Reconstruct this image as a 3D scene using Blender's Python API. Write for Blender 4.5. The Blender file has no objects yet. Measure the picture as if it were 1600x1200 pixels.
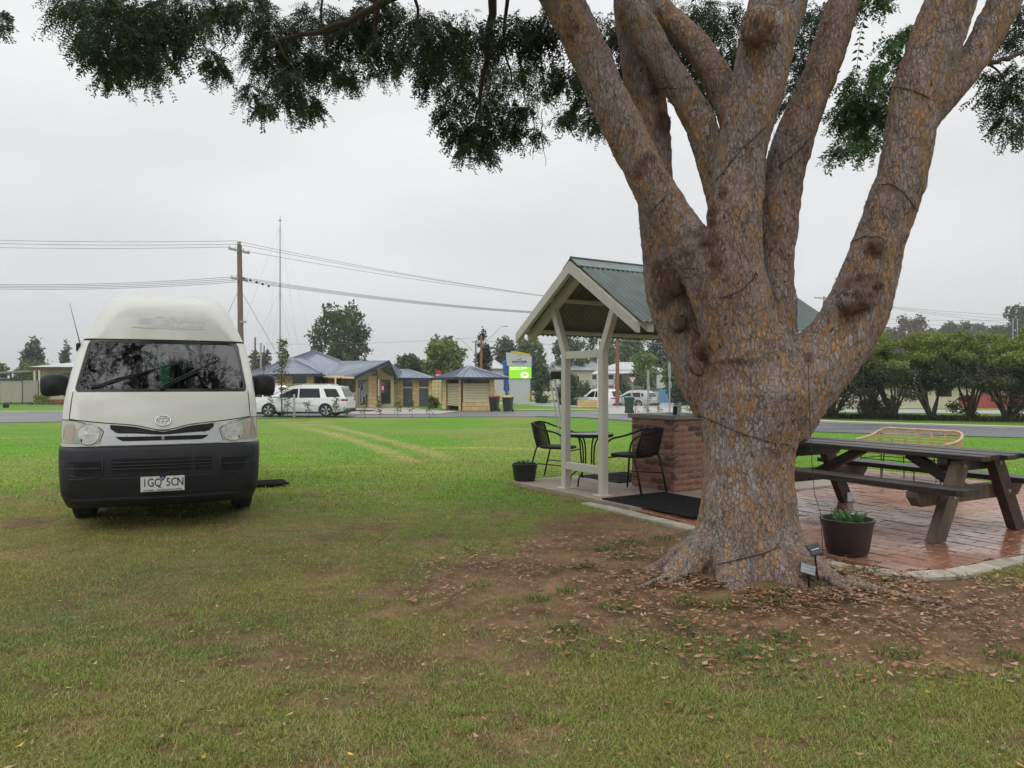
import bpy, bmesh, math, random
import numpy as np
from mathutils import Vector, Matrix
from mathutils.bvhtree import BVHTree
R = math.radians
random.seed(7)
rng = np.random.default_rng(11)
scene = bpy.context.scene
COL = scene.collection

# ---------------------------------------------------------------- camera
cam_d = bpy.data.cameras.new('camera')
cam_d.sensor_width = 36.0
cam_d.lens = 25.9
cam_d.clip_start = 0.05
cam_d.clip_end = 3000
cam = bpy.data.objects.new('camera', cam_d)
COL.objects.link(cam)
cam.location = (0, 0, 1.30)
cam.rotation_euler = (R(90), 0, 0)
scene.camera = cam

# ---------------------------------------------------------------- sky (overcast) and sun
SUN_EL, SUN_AZ = R(58), R(200)
world = bpy.data.worlds.new('World')
scene.world = world
world.use_nodes = True
wn, wl = world.node_tree.nodes, world.node_tree.links
wn.clear()
w_out = wn.new('ShaderNodeOutputWorld')
w_bg = wn.new('ShaderNodeBackground'); w_bg.inputs['Strength'].default_value = 1.0
w_sky = wn.new('ShaderNodeTexSky'); w_sky.sky_type = 'NISHITA'; w_sky.sun_disc = False
w_sky.sun_elevation = SUN_EL; w_sky.sun_rotation = SUN_AZ
w_sc = wn.new('ShaderNodeVectorMath'); w_sc.operation = 'SCALE'; w_sc.inputs['Scale'].default_value = 0.05
wl.new(w_sky.outputs[0], w_sc.inputs[0])
w_tc = wn.new('ShaderNodeTexCoord')
w_sep = wn.new('ShaderNodeSeparateXYZ'); wl.new(w_tc.outputs['Generated'], w_sep.inputs[0])
w_ramp = wn.new('ShaderNodeValToRGB'); wl.new(w_sep.outputs['Z'], w_ramp.inputs[0])
cr = w_ramp.color_ramp; cr.interpolation = 'EASE'
cr.elements[0].position = 0.0; cr.elements[0].color = (0.63, 0.643, 0.66, 1)
cr.elements[1].position = 1.0; cr.elements[1].color = (1.9, 1.92, 1.93, 1)
e = cr.elements.new(0.14); e.color = (0.74, 0.75, 0.76, 1)
e = cr.elements.new(0.40); e.color = (0.87, 0.88, 0.885, 1)
w_map = wn.new('ShaderNodeMapping'); w_map.inputs['Scale'].default_value = (1.0, 1.0, 2.6)
wl.new(w_tc.outputs['Generated'], w_map.inputs[0])
w_noise = wn.new('ShaderNodeTexNoise'); w_noise.inputs['Scale'].default_value = 1.9
w_noise.inputs['Detail'].default_value = 5; w_noise.inputs['Roughness'].default_value = 0.45
wl.new(w_map.outputs[0], w_noise.inputs['Vector'])
w_mr = wn.new('ShaderNodeMapRange'); w_mr.inputs[1].default_value = 0.3; w_mr.inputs[2].default_value = 0.7
w_mr.inputs[3].default_value = 0.87; w_mr.inputs[4].default_value = 1.10
wl.new(w_noise.outputs['Fac'], w_mr.inputs[0])
w_mul = wn.new('ShaderNodeVectorMath'); w_mul.operation = 'SCALE'
wl.new(w_ramp.outputs[0], w_mul.inputs[0]); wl.new(w_mr.outputs[0], w_mul.inputs['Scale'])
w_mix = wn.new('ShaderNodeMix'); w_mix.data_type = 'RGBA'; w_mix.inputs['Factor'].default_value = 0.04
wl.new(w_mul.outputs[0], w_mix.inputs['A']); wl.new(w_sc.outputs[0], w_mix.inputs['B'])
wl.new(w_mix.outputs['Result'], w_bg.inputs['Color'])
wl.new(w_bg.outputs[0], w_out.inputs[0])

sun_d = bpy.data.lights.new('sun', 'SUN')
sun_d.energy = 0.7; sun_d.angle = R(50); sun_d.color = (1.0, 0.97, 0.93)
sun = bpy.data.objects.new('sun', sun_d); COL.objects.link(sun)
sun.rotation_euler = (R(90) - SUN_EL, 0, R(-35))

scene.view_settings.view_transform = 'Standard'
scene.view_settings.look = 'None'
scene.view_settings.exposure = 0.10
scene.view_settings.gamma = 1.0
scene.view_settings.use_curve_mapping = False
scene.render.engine = 'CYCLES'
scene.cycles.use_denoising = True
scene.cycles.max_bounces = 8
scene.cycles.transparent_max_bounces = 12

# ---------------------------------------------------------------- numpy noise
def _hash(ix, iy, s):
    h = (ix.astype(np.int64) * 374761393 + iy.astype(np.int64) * 668265263 + s * 974711) & 0x7fffffff
    h = ((h ^ (h >> 13)) * 1274126177) & 0x7fffffff
    return ((h ^ (h >> 16)) & 0xffff) / 65535.0
def vnoise(x, y, s=0):
    x = np.asarray(x, float); y = np.asarray(y, float)
    ix, iy = np.floor(x), np.floor(y)
    fx, fy = x - ix, y - iy
    fx = fx * fx * (3 - 2 * fx); fy = fy * fy * (3 - 2 * fy)
    a, b = _hash(ix, iy, s), _hash(ix + 1, iy, s)
    c, d = _hash(ix, iy + 1, s), _hash(ix + 1, iy + 1, s)
    return (a * (1 - fx) + b * fx) * (1 - fy) + (c * (1 - fx) + d * fx) * fy
def fbm(x, y, s=0, o=4):
    t, a, n = 0, 0.5, 0
    for i in range(o):
        t = t + a * vnoise(np.asarray(x) * 2 ** i, np.asarray(y) * 2 ** i, s + i * 17); n += a; a *= 0.5
    return t / n
def vnoise3(p, s=0):
    return (vnoise(p[:, 0] + 0.37 * p[:, 2], p[:, 1] - 0.61 * p[:, 2], s)
            + vnoise(p[:, 2] + 5.3 + 0.43 * p[:, 0], p[:, 0] * 0.8 - p[:, 1], s + 5)
            + vnoise(p[:, 1] + 9.1, p[:, 2] * 0.9 + 0.5 * p[:, 1], s + 9)) / 3
def sstep(a, b, x):
    t = np.clip((np.asarray(x, float) - a) / (b - a), 0, 1)
    return t * t * (3 - 2 * t)

# ---------------------------------------------------------------- terrain height (metres; lawn level near the camera is 0)
def gz(X, Y):
    X = np.asarray(X, float); Y = np.asarray(Y, float)
    z = -0.45 * sstep(8, 34, Y) - 0.05 * sstep(34, 55, Y)
    z = z - 0.50 * sstep(52, 72, Y) * sstep(0, 8, X)
    z = z + 1.6 * sstep(84, 116, Y) * sstep(0, 8, X)
    z = z + 0.06 * np.exp(-(((X + 3.4) / 2.6) ** 2 + ((Y - 7.4) / 2.6) ** 2))
    z = z + 0.05 * np.exp(-(((X - 1.62) / 0.75) ** 2 + ((Y - 5.0) / 0.62) ** 2))
    z = z + 17 * np.exp(-(((X - 120) / 75) ** 2 + ((Y - 285) / 90) ** 2)) * sstep(90, 200, Y)
    return z
def G(x, y): return float(gz(x, y))
def at(px, d): return (px - 800) / 1150 * d          # lateral metres of a sight line at distance d
def hz(y, d): return 1.30 + (600 - y) * d / 1150

# ---------------------------------------------------------------- mesh builder and object helpers
class MB:
    def __init__(s): s.v = []; s.f = []
    def add(s, vs, fs):
        b = len(s.v); s.v.extend([tuple(p) for p in vs]); s.f.extend([tuple(b + i for i in f) for f in fs]); return s
    def box(s, x0, x1, y0, y1, z0, z1, mt=None):
        vs = [(x0,y0,z0),(x1,y0,z0),(x1,y1,z0),(x0,y1,z0),(x0,y0,z1),(x1,y0,z1),(x1,y1,z1),(x0,y1,z1)]
        if mt is not None: vs = [tuple(mt @ Vector(p)) for p in vs]
        return s.add(vs, [(0,3,2,1),(4,5,6,7),(0,1,5,4),(1,2,6,5),(2,3,7,6),(3,0,4,7)])
    def cbox(s, x0, x1, y0, y1, z0, z1, c=0.005, mt=None):
        """box with all edges chamfered"""
        vs = []; fs = []
        cs = [(x0,x1),(y0,y1),(z0,z1)]
        ids = {}
        for i in (0,1):
            for j in (0,1):
                for k in (0,1):
                    for ax in range(3):
                        p = [cs[0][i], cs[1][j], cs[2][k]]
                        for a in range(3):
                            if a != ax: p[a] += c * (1 if (i,j,k)[a] == 0 else -1)
                        ids[(i,j,k,ax)] = len(vs); vs.append(tuple(p))
        for ax in range(3):
            for sd in (0,1):
                o = [a for a in range(3) if a != ax]
                q = []
                for (m,n) in ((0,0),(1,0),(1,1),(0,1)):
                    key = [0,0,0]; key[ax] = sd; key[o[0]] = m; key[o[1]] = n
                    q.append(ids[tuple(key) + (ax,)])
                fs.append(tuple(q))
        for ax in range(3):
            o = [a for a in range(3) if a != ax]
            for m in (0,1):
                for n in (0,1):
                    k0 = [0,0,0]; k1 = [0,0,0]; k1[ax] = 1
                    for k in (k0,k1): k[o[0]] = m; k[o[1]] = n
                    fs.append((ids[tuple(k0)+(o[0],)], ids[tuple(k1)+(o[0],)], ids[tuple(k1)+(o[1],)], ids[tuple(k0)+(o[1],)]))
        for i in (0,1):
            for j in (0,1):
                for k in (0,1): fs.append((ids[(i,j,k,0)], ids[(i,j,k,1)], ids[(i,j,k,2)]))
        if mt is not None: vs = [tuple(mt @ Vector(p)) for p in vs]
        return s.add(vs, fs)
    def bar(s, p, q, w, h, up=(0,0,1), c=0.0):
        p, q = Vector(p), Vector(q); d = q - p; L = d.length; d.normalize()
        u = Vector(up); sx = d.cross(u)
        if sx.length < 1e-5: sx = d.cross(Vector((1,0,0)))
        sx.normalize(); sz = sx.cross(d)
        m = Matrix((sx, d, sz)).transposed().to_4x4(); m.translation = p
        return s.cbox(-w/2, w/2, 0, L, -h/2, h/2, c, m) if c else s.box(-w/2, w/2, 0, L, -h/2, h/2, m)
    def tube(s, pts, r, n=8, cap=True, closed=False):
        pts = [Vector(p) for p in pts]; N = len(pts)
        rs = [r] * N if isinstance(r, (int, float)) else list(r)
        b = len(s.v); ref = None
        for i, p in enumerate(pts):
            a = pts[i-1] if (i > 0 or closed) else pts[i]; c = pts[(i+1) % N] if (i < N-1 or closed) else pts[i]
            t = (c - a).normalized()
            if ref is None:
                ref = t.cross(Vector((0,0,1)));
                if ref.length < 1e-3: ref = t.cross(Vector((0,1,0)))
            ref = (ref - t * ref.dot(t))
            if ref.length < 1e-6: ref = t.cross(Vector((0.3,1,0.2)))
            ref.normalize(); bi = t.cross(ref)
            for k in range(n):
                an = 2 * math.pi * k / n
                s.v.append(tuple(p + (ref * math.cos(an) + bi * math.sin(an)) * rs[i]))
        for i in range(N - (0 if closed else 1)):
            j = (i + 1) % N
            for k in range(n):
                s.f.append((b+i*n+k, b+i*n+(k+1)%n, b+j*n+(k+1)%n, b+j*n+k))
        if cap and not closed:
            s.f.append(tuple(b+k for k in range(n))[::-1]); s.f.append(tuple(b+(N-1)*n+k for k in range(n)))
        return s
    def lathe(s, prof, n=24, c=(0,0,0), sx=1.0, sy=1.0, cap=True):
        b = len(s.v); m = len(prof)
        for (r, z) in prof:
            for k in range(n):
                a = 2*math.pi*k/n; s.v.append((c[0]+r*sx*math.cos(a), c[1]+r*sy*math.sin(a), c[2]+z))
        for i in range(m-1):
            for k in range(n): s.f.append((b+i*n+k, b+i*n+(k+1)%n, b+(i+1)*n+(k+1)%n, b+(i+1)*n+k))
        if cap:
            s.f.append(tuple(b+k for k in range(n))[::-1]); s.f.append(tuple(b+(m-1)*n+k for k in range(n)))
        return s
    def prism(s, poly, z0, z1, mt=None):
        n = len(poly)
        vs = [(x,y,z0) for x,y in poly] + [(x,y,z1) for x,y in poly]
        if mt is not None: vs = [tuple(mt @ Vector(p)) for p in vs]
        fs = [tuple(range(n))[::-1], tuple(range(n,2*n))] + [(i,(i+1)%n,n+(i+1)%n,n+i) for i in range(n)]
        return s.add(vs, fs)
    def slab(s, top, t, dirv=(0,0,-1)):
        """closed solid from a 3D polygon and thickness along dirv"""
        n = len(top); d = Vector(dirv) * t
        vs = [tuple(p) for p in top] + [tuple(Vector(p)+d) for p in top]
        return s.add(vs, [tuple(range(n)), tuple(range(n,2*n))[::-1]] + [(i,n+i,n+(i+1)%n,(i+1)%n) for i in range(n)])
    def grid(s, P, nu, nv, closed_u=False):
        b = len(s.v); s.v.extend([tuple(p) for p in P])
        for j in range(nv-1):
            for i in range(nu - (0 if closed_u else 1)):
                i2 = (i+1) % nu
                s.f.append((b+j*nu+i, b+j*nu+i2, b+(j+1)*nu+i2, b+(j+1)*nu+i))
        return s
    def mesh(s, name, m=None, smooth=False, fix=True):
        me = bpy.data.meshes.new(name); me.from_pydata(s.v, [], s.f)
        if fix:
            bm = bmesh.new(); bm.from_mesh(me); bmesh.ops.recalc_face_normals(bm, faces=bm.faces); bm.to_mesh(me); bm.free()
        if m: me.materials.append(m)
        if smooth is True: me.polygons.foreach_set('use_smooth', [True]*len(me.polygons))
        elif smooth:
            me.polygons.foreach_set('use_smooth', [True]*len(me.polygons)); me.set_sharp_from_angle(angle=R(smooth))
        me.update(); return me
    def build(s, name, m=None, parent=None, smooth=False, fix=True):
        return obj(name, s.mesh(name, m, smooth, fix), parent)
def obj(name, me, parent=None, loc=None, rot=None):
    o = bpy.data.objects.new(name, me); COL.objects.link(o)
    if parent: o.parent = parent
    if loc is not None: o.location = loc
    if rot is not None: o.rotation_euler = rot
    return o
def tag(o, label=None, cat=None, group=None, kind=None):
    if label: o['label'] = label
    if cat: o['category'] = cat
    if group: o['group'] = group
    if kind: o['kind'] = kind
    return o
def thing(name, label, cat, loc=(0,0,0), rz=0.0, group=None):
    o = bpy.data.objects.new(name, None); COL.objects.link(o)
    o.empty_display_size = 0.2; o.location = loc; o.rotation_euler = (0,0,rz)
    return tag(o, label, cat, group)
def children(o): return list(o.children)
def copy_tree(o, parent=None):
    c = o.copy(); COL.objects.link(c)
    if parent: c.parent = parent
    for ch in children(o): copy_tree(ch, c)
    return c
def np_mesh(name, V, F, m=None, col=None, smooth=False):
    """fast mesh from arrays; F is (n,4) or (n,3); col is per-vertex rgb"""
    me = bpy.data.meshes.new(name); n, k = F.shape
    me.vertices.add(len(V)); me.vertices.foreach_set('co', np.ascontiguousarray(V, np.float32).ravel())
    me.loops.add(n*k); me.loops.foreach_set('vertex_index', np.ascontiguousarray(F, np.int32).ravel())
    me.polygons.add(n); me.polygons.foreach_set('loop_start', np.arange(0, n*k, k, dtype=np.int32))
    if smooth: me.polygons.foreach_set('use_smooth', np.ones(n, bool))
    me.update(calc_edges=True)
    if col is not None:
        a = me.color_attributes.new('tint', 'FLOAT_COLOR', 'POINT')
        c4 = np.ones((len(V),4), np.float32); c4[:,:3] = col; a.data.foreach_set('color', c4.ravel())
    if m: me.materials.append(m)
    return me
def arc(cx, cy, r, a0, a1, n):
    return [(cx + r*math.cos(a0+(a1-a0)*i/n), cy + r*math.sin(a0+(a1-a0)*i/n)) for i in range(n+1)]
def bez(p0, p1, p2, p3, n):
    p0,p1,p2,p3 = map(Vector,(p0,p1,p2,p3)); o = []
    for i in range(n+1):
        t = i/n; o.append(p0*(1-t)**3 + p1*3*t*(1-t)**2 + p2*3*t*t*(1-t) + p3*t**3)
    return o
def text_mesh(name, body, size, m, ext=0.001, align='CENTER', sx=1.0, bold=0.0):
    cu = bpy.data.curves.new(name, 'FONT'); cu.body = body; cu.size = size; cu.extrude = ext; cu.align_x = align; cu.align_y = 'CENTER'
    cu.offset = bold; cu.resolution_u = 3
    t = bpy.data.objects.new(name, cu); COL.objects.link(t)
    dg = bpy.context.evaluated_depsgraph_get()
    me = bpy.data.meshes.new_from_object(t.evaluated_get(dg))
    bpy.data.objects.remove(t); bpy.data.curves.remove(cu)
    if sx != 1.0:
        for v in me.vertices: v.co.x *= sx
    me.name = name; me.materials.clear(); me.materials.append(m)
    return me

# ---------------------------------------------------------------- materials
def NT(name):
    m = bpy.data.materials.new(name); m.use_nodes = True
    return m, m.node_tree.nodes, m.node_tree.links, m.node_tree.nodes['Principled BSDF']
def inp(n, l, sock, src):
    if hasattr(src, 'is_output'): l.new(src, sock)
    else: sock.default_value = src
def noise(n, l, vec, scale, detail=4, rough=0.55, dist=0.0):
    t = n.new('ShaderNodeTexNoise'); t.inputs['Scale'].default_value = scale
    t.inputs['Detail'].default_value = detail; t.inputs['Roughness'].default_value = rough; t.inputs['Distortion'].default_value = dist
    if vec is not None: l.new(vec, t.inputs['Vector'])
    return t.outputs['Fac']
def mrange(n, l, src, a, b, c=0.0, d=1.0):
    t = n.new('ShaderNodeMapRange'); l.new(src, t.inputs[0])
    for i, x in enumerate((a,b,c,d)): t.inputs[i+1].default_value = x
    return t.outputs[0]
def mixc(n, l, fac, a, b, mode='MIX'):
    t = n.new('ShaderNodeMix'); t.data_type = 'RGBA'; t.blend_type = mode
    for s, x in (('Factor', fac), ('A', a), ('B', b)):
        sock = t.inputs[s] if s == 'Factor' else [q for q in t.inputs if q.name == s and q.type == 'RGBA'][0]
        if hasattr(x, 'is_output'): l.new(x, sock)
        else: sock.default_value = (x if s == 'Factor' else (tuple(x) + (1,))[:4])
    return [q for q in t.outputs if q.type == 'RGBA'][0]
def bump(n, l, bsdf, h, strength=0.4, dist=0.01):
    b = n.new('ShaderNodeBump'); b.inputs['Strength'].default_value = strength; b.inputs['Distance'].default_value = dist
    l.new(h, b.inputs['Height']); l.new(b.outputs[0], bsdf.inputs['Normal']); return b
def coord(n, l, scale=(1,1,1), kind='Object'):
    tc = n.new('ShaderNodeTexCoord'); mp = n.new('ShaderNodeMapping'); mp.inputs['Scale'].default_value = scale
    l.new(tc.outputs[kind], mp.inputs[0]); return mp.outputs[0]
def MAT(name, col, rough=0.5, metal=0.0, var=0.18, scale=6.0, stretch=(1,1,1), bmp=0.0, bscale=60.0, coat=0.0, spec=0.5, rvar=0.08, obj_rand=0.0, dirt=0.0, dirtcol=(0.12,0.09,0.06)):
    m, n, l, b = NT(name)
    v = coord(n, l, stretch)
    f = noise(n, l, v, scale, 5)
    lo = [c*(1-var) for c in col]; hi = [min(1,c*(1+var)) for c in col]
    c = mixc(n, l, mrange(n, l, f, 0.3, 0.7), lo, hi)
    if obj_rand:
        oi = n.new('ShaderNodeObjectInfo')
        c = mixc(n, l, 1.0, c, mixc(n, l, oi.outputs['Random'], [1-obj_rand]*3, [1+obj_rand]*3), 'MULTIPLY')
    if dirt:
        f2 = noise(n, l, v, scale*0.6+1.3, 6, 0.65)
        c = mixc(n, l, mrange(n, l, f2, 0.52, 0.75, 0, dirt), c, dirtcol)
    l.new(c, b.inputs['Base Color'])
    b.inputs['Metallic'].default_value = metal
    l.new(mrange(n, l, noise(n, l, v, scale*2.3, 3), 0.3, 0.7, max(0.02, rough-rvar), min(1, rough+rvar)), b.inputs['Roughness'])
    b.inputs['Specular IOR Level'].default_value = spec
    if coat: b.inputs['Coat Weight'].default_value = coat; b.inputs['Coat Roughness'].default_value = 0.06
    if bmp: bump(n, l, b, noise(n, l, v, bscale, 5, 0.6), bmp, 0.01)
    return m
def GLASS(name, tint, ior=1.6, rough=0.0):
    m, n, l, b = NT(name); n.remove(b)
    out = n['Material Output']
    fr = n.new('ShaderNodeFresnel'); fr.inputs['IOR'].default_value = ior
    tr = n.new('ShaderNodeBsdfTransparent'); tr.inputs[0].default_value = tuple(tint) + (1,)
    gl = n.new('ShaderNodeBsdfGlossy'); gl.inputs['Roughness'].default_value = rough
    mx = n.new('ShaderNodeMixShader'); l.new(fr.outputs[0], mx.inputs[0]); l.new(tr.outputs[0], mx.inputs[1]); l.new(gl.outputs[0], mx.inputs[2])
    l.new(mx.outputs[0], out.inputs['Surface']); return m
def LEAF(name, base=(0.05,0.09,0.03), attr=True, trans=0.35, rough=0.5):
    m, n, l, b = NT(name)
    out = n['Material Output']
    at_ = n.new('ShaderNodeAttribute'); at_.attribute_name = 'tint'
    c = mixc(n, l, 1.0, base, at_.outputs['Color'], 'MULTIPLY') if attr else None
    if c is None:
        l.new(noise(n, l, None, 3), b.inputs['Roughness']); b.inputs['Base Color'].default_value = tuple(base)+(1,)
    else:
        l.new(c, b.inputs['Base Color']); b.inputs['Roughness'].default_value = rough
    b.inputs['Specular IOR Level'].default_value = 0.35
    tl = n.new('ShaderNodeBsdfTranslucent')
    if c is not None: l.new(mixc(n, l, 1.0, c, (1.2,1.5,0.6), 'MULTIPLY'), tl.inputs[0])
    mx = n.new('ShaderNodeMixShader'); mx.inputs[0].default_value = trans
    l.new(b.outputs[0], mx.inputs[1]); l.new(tl.outputs[0], mx.inputs[2]); l.new(mx.outputs[0], out.inputs['Surface'])
    return m

M = {}
M['van_white'] = MAT('van_cream_paint', (0.63,0.63,0.57), 0.30, var=0.02, scale=1.2, coat=0.5, rvar=0.03)
M['car_white'] = MAT('car_white_paint', (0.78,0.79,0.80), 0.25, var=0.02, coat=0.6)
M['car_silver'] = MAT('car_silver_paint', (0.50,0.52,0.53), 0.28, metal=0.3, var=0.03, coat=0.5)
M['black_plastic'] = MAT('black_textured_plastic', (0.009,0.0105,0.016), 0.5, var=0.3, scale=5, bmp=0.12, bscale=400, dirt=0.35, dirtcol=(0.016,0.016,0.019))
M['gloss_black'] = MAT('gloss_black', (0.012,0.012,0.014), 0.2, var=0.2)
M['rubber'] = MAT('tyre_rubber', (0.018,0.018,0.018), 0.8, var=0.3, scale=12, bmp=0.2, bscale=120, dirt=0.3, dirtcol=(0.06,0.05,0.04))
M['dark'] = MAT('shade_and_gap_black', (0.006,0.006,0.007), 0.8)  # near-black painted in for shade of openings; also gaps and underbodies
M['silver'] = MAT('silver_trim', (0.52,0.53,0.55), 0.32, metal=0.35, var=0.05)
M['chrome'] = MAT('chrome', (0.75,0.76,0.78), 0.12, metal=1.0, var=0.03)
M['lamp_lens'] = MAT('hazed_lamp_lens', (0.40,0.41,0.35), 0.16, var=0.08, scale=9, coat=0.7)
M['lamp_bowl'] = MAT('lamp_reflector', (0.50,0.51,0.48), 0.22, metal=0.3, var=0.25, scale=30)
M['indicator'] = MAT('indicator_lens', (0.40,0.33,0.25), 0.2, var=0.08, coat=0.6)
M['red_lamp'] = MAT('red_lamp', (0.30,0.03,0.03), 0.2, coat=0.5)
M['windscreen'] = GLASS('windscreen_glass', (0.55,0.66,0.62), 1.8, 0.012)
M['pane'] = GLASS('window_glass', (0.30,0.34,0.36), 1.7, 0.0)
M['tint_glass'] = MAT('tinted_car_glass', (0.010,0.012,0.015), 0.10, var=0.1, spec=0.4)
M['seat_cloth'] = MAT('seat_cloth', (0.05,0.05,0.055), 0.9, bmp=0.2)
M['plate_white'] = MAT('plate_white', (0.72,0.73,0.72), 0.35, var=0.03)
M['ink_blue'] = MAT('ink_blue', (0.01,0.025,0.14), 0.4)
M['ink_black'] = MAT('ink_black', (0.015,0.015,0.02), 0.4)
M['beige_steel'] = MAT('beige_painted_steel', (0.60,0.575,0.515), 0.42, var=0.05, scale=3, dirt=0.15, dirtcol=(0.3,0.27,0.21))
M['green_roof'] = MAT('green_corrugated_steel', (0.036,0.064,0.055), 0.42, var=0.12, scale=3, metal=0.1, dirt=0.2, dirtcol=(0.09,0.10,0.085))
M['roof_under'] = MAT('grey_sheet_underside', (0.13,0.135,0.125), 0.5, var=0.12, scale=4)
M['black_steel'] = MAT('black_powder_coat', (0.010,0.010,0.011), 0.5, spec=0.3)
M['wicker'] = MAT('black_woven_plastic', (0.010,0.010,0.011), 0.7, spec=0.25, bmp=0.3, bscale=150)
M['black_top'] = MAT('black_glass_top', (0.02,0.022,0.025), 0.12)
M['rattan'] = MAT('pale_rattan', (0.52,0.38,0.22), 0.5, var=0.2, scale=20)
M['mat_rubber'] = MAT('black_rubber_mat', (0.010,0.010,0.011), 0.75, var=0.3, spec=0.2)
M['concrete'] = MAT('concrete', (0.36,0.305,0.240), 0.8, var=0.2, scale=2.5, bmp=0.25, bscale=45, dirt=0.5, dirtcol=(0.19,0.165,0.13))
M['concrete_pale'] = MAT('pale_concrete', (0.42,0.40,0.37), 0.7, var=0.12, scale=0.7, dirt=0.35, dirtcol=(0.28,0.26,0.23))
M['kerb_stone'] = MAT('old_kerb_concrete', (0.36,0.335,0.27), 0.85, var=0.22, scale=7, bmp=0.5, bscale=40, obj_rand=0.18, dirt=0.55, dirtcol=(0.14,0.13,0.08))
M['stainless'] = MAT('stainless_steel', (0.42,0.43,0.43), 0.3, metal=0.8, var=0.08)
M['steel_grey'] = MAT('galvanised_steel', (0.36,0.38,0.39), 0.45, metal=0.5, var=0.1, scale=10)
M['white_steel'] = MAT('white_painted_steel', (0.72,0.73,0.73), 0.4, var=0.05)
M['timber'] = MAT('weathered_dark_timber', (0.030,0.022,0.019), 0.45, var=0.45, scale=14, stretch=(1,0.12,1), bmp=0.5, bscale=50, dirt=0.5, dirtcol=(0.055,0.045,0.040))
M['timber_grey'] = MAT('weathered_grey_timber', (0.125,0.090,0.066), 0.7, var=0.4, scale=16, stretch=(1,1,0.15), bmp=0.5, bscale=60, dirt=0.6, dirtcol=(0.07,0.05,0.04))
M['timber_red'] = MAT('dark_red_timber', (0.065,0.034,0.024), 0.6, var=0.4, scale=16, bmp=0.4, bscale=60, dirt=0.4, dirtcol=(0.05,0.04,0.035))
M['pole_wood'] = MAT('pole_timber', (0.19,0.13,0.105), 0.85, var=0.3, scale=10, stretch=(1,1,0.05), bmp=0.4, bscale=30)
M['pole_red'] = MAT('reddish_pole_timber', (0.22,0.105,0.07), 0.85, var=0.3, scale=10, stretch=(1,1,0.05))
M['wire'] = MAT('dark_cable', (0.03,0.03,0.033), 0.6)
M['cable_grey'] = MAT('grey_cable', (0.16,0.165,0.17), 0.6)
M['blue_roof'] = MAT('blue_grey_steel_roof', (0.150,0.175,0.225), 0.38, var=0.08, scale=0.6, metal=0.1)
M['navy'] = MAT('navy_fascia', (0.018,0.026,0.075), 0.4)
M['cream_wall'] = MAT('cream_render', (0.56,0.44,0.28), 0.8, var=0.08)
M['cream_trim'] = MAT('cream_trim', (0.80,0.66,0.42), 0.6, var=0.05)
M['pale_cream'] = MAT('pale_cream_paint', (0.62,0.57,0.44), 0.6, var=0.06)
M['white_wall'] = MAT('white_weatherboard', (0.58,0.58,0.57), 0.7, var=0.08)
M['grey_roof'] = MAT('pale_grey_iron_roof', (0.40,0.41,0.42), 0.5, var=0.12, scale=0.8)
M['mid_roof'] = MAT('mid_grey_iron_roof', (0.26,0.27,0.29), 0.5, var=0.12, scale=0.8)
M['maroon'] = MAT('maroon_fascia', (0.09,0.03,0.03), 0.5)
M['fence_tan'] = MAT('tan_steel_fence', (0.40,0.35,0.31), 0.5, var=0.1)
M['dark_window'] = MAT('dark_window', (0.02,0.022,0.027), 0.08, spec=0.8)
M['slate_panel'] = MAT('slate_blue_panel', (0.075,0.085,0.125), 0.4)
M['teal_door'] = MAT('dark_teal_door', (0.03,0.05,0.065), 0.15, spec=0.7)
M['louvre'] = MAT('cream_louvre', (0.70,0.62,0.43), 0.5, var=0.06)
M['chimney_brick'] = MAT('red_chimney_brick', (0.32,0.11,0.07), 0.85, var=0.25, scale=8)
M['red_wall'] = MAT('red_painted_wall', (0.36,0.07,0.065), 0.6, var=0.2, scale=1.5)
M['blue_fence'] = MAT('blue_steel_fence', (0.12,0.24,0.46), 0.5, var=0.1)
M['sign_grey'] = MAT('sign_pale_grey', (0.50,0.53,0.56), 0.4, var=0.03)
M['sign_blue'] = MAT('sign_blue', (0.02,0.10,0.42), 0.35)
M['sign_yellow'] = MAT('sign_yellow', (0.66,0.52,0.04), 0.35)
M['bin_green'] = MAT('dark_green_bin', (0.025,0.05,0.042), 0.45)
M['bin_lid_green'] = MAT('green_lid', (0.03,0.20,0.085), 0.4)
M['bin_lid_red'] = MAT('red_lid', (0.36,0.03,0.045), 0.4)
M['bin_lid_yellow'] = MAT('yellow_lid', (0.66,0.45,0.10), 0.4)
M['bin_black'] = MAT('black_bin', (0.02,0.021,0.024), 0.45)
M['red'] = MAT('signal_red', (0.50,0.03,0.035), 0.4)
M['white'] = MAT('white_paint', (0.75,0.75,0.74), 0.4, var=0.04)
M['orange'] = MAT('orange_mark', (0.70,0.22,0.04), 0.4)
M['pot_black'] = MAT('black_pot', (0.022,0.020,0.022), 0.42, var=0.25, dirt=0.3, dirtcol=(0.05,0.045,0.04))
M['pot_brown'] = MAT('brown_barrel_pot', (0.035,0.026,0.026), 0.42, var=0.2, bmp=0.1, dirt=0.35, dirtcol=(0.065,0.055,0.05))
M['potting_soil'] = MAT('potting_soil', (0.04,0.028,0.02), 0.95, bmp=0.8, bscale=40)
M['solar'] = MAT('solar_cell', (0.02,0.022,0.03), 0.12, spec=0.8)
M['solar_pale'] = MAT('scuffed_solar_cell', (0.20,0.21,0.23), 0.25, var=0.3, scale=30)
M['twig'] = MAT('twig_bark', (0.07,0.05,0.04), 0.9)
M['trunk_far'] = MAT('grey_brown_trunk', (0.07,0.055,0.045), 0.95, var=0.3)
M['leaf'] = LEAF('leaf', (1,1,1), trans=0.30)
M['leaf_far'] = LEAF('far_leaf', (1,1,1), trans=0.25, rough=0.7)
M['grass_blade'] = LEAF('grass_blade', (1,1,1), trans=0.30, rough=0.6)
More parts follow.
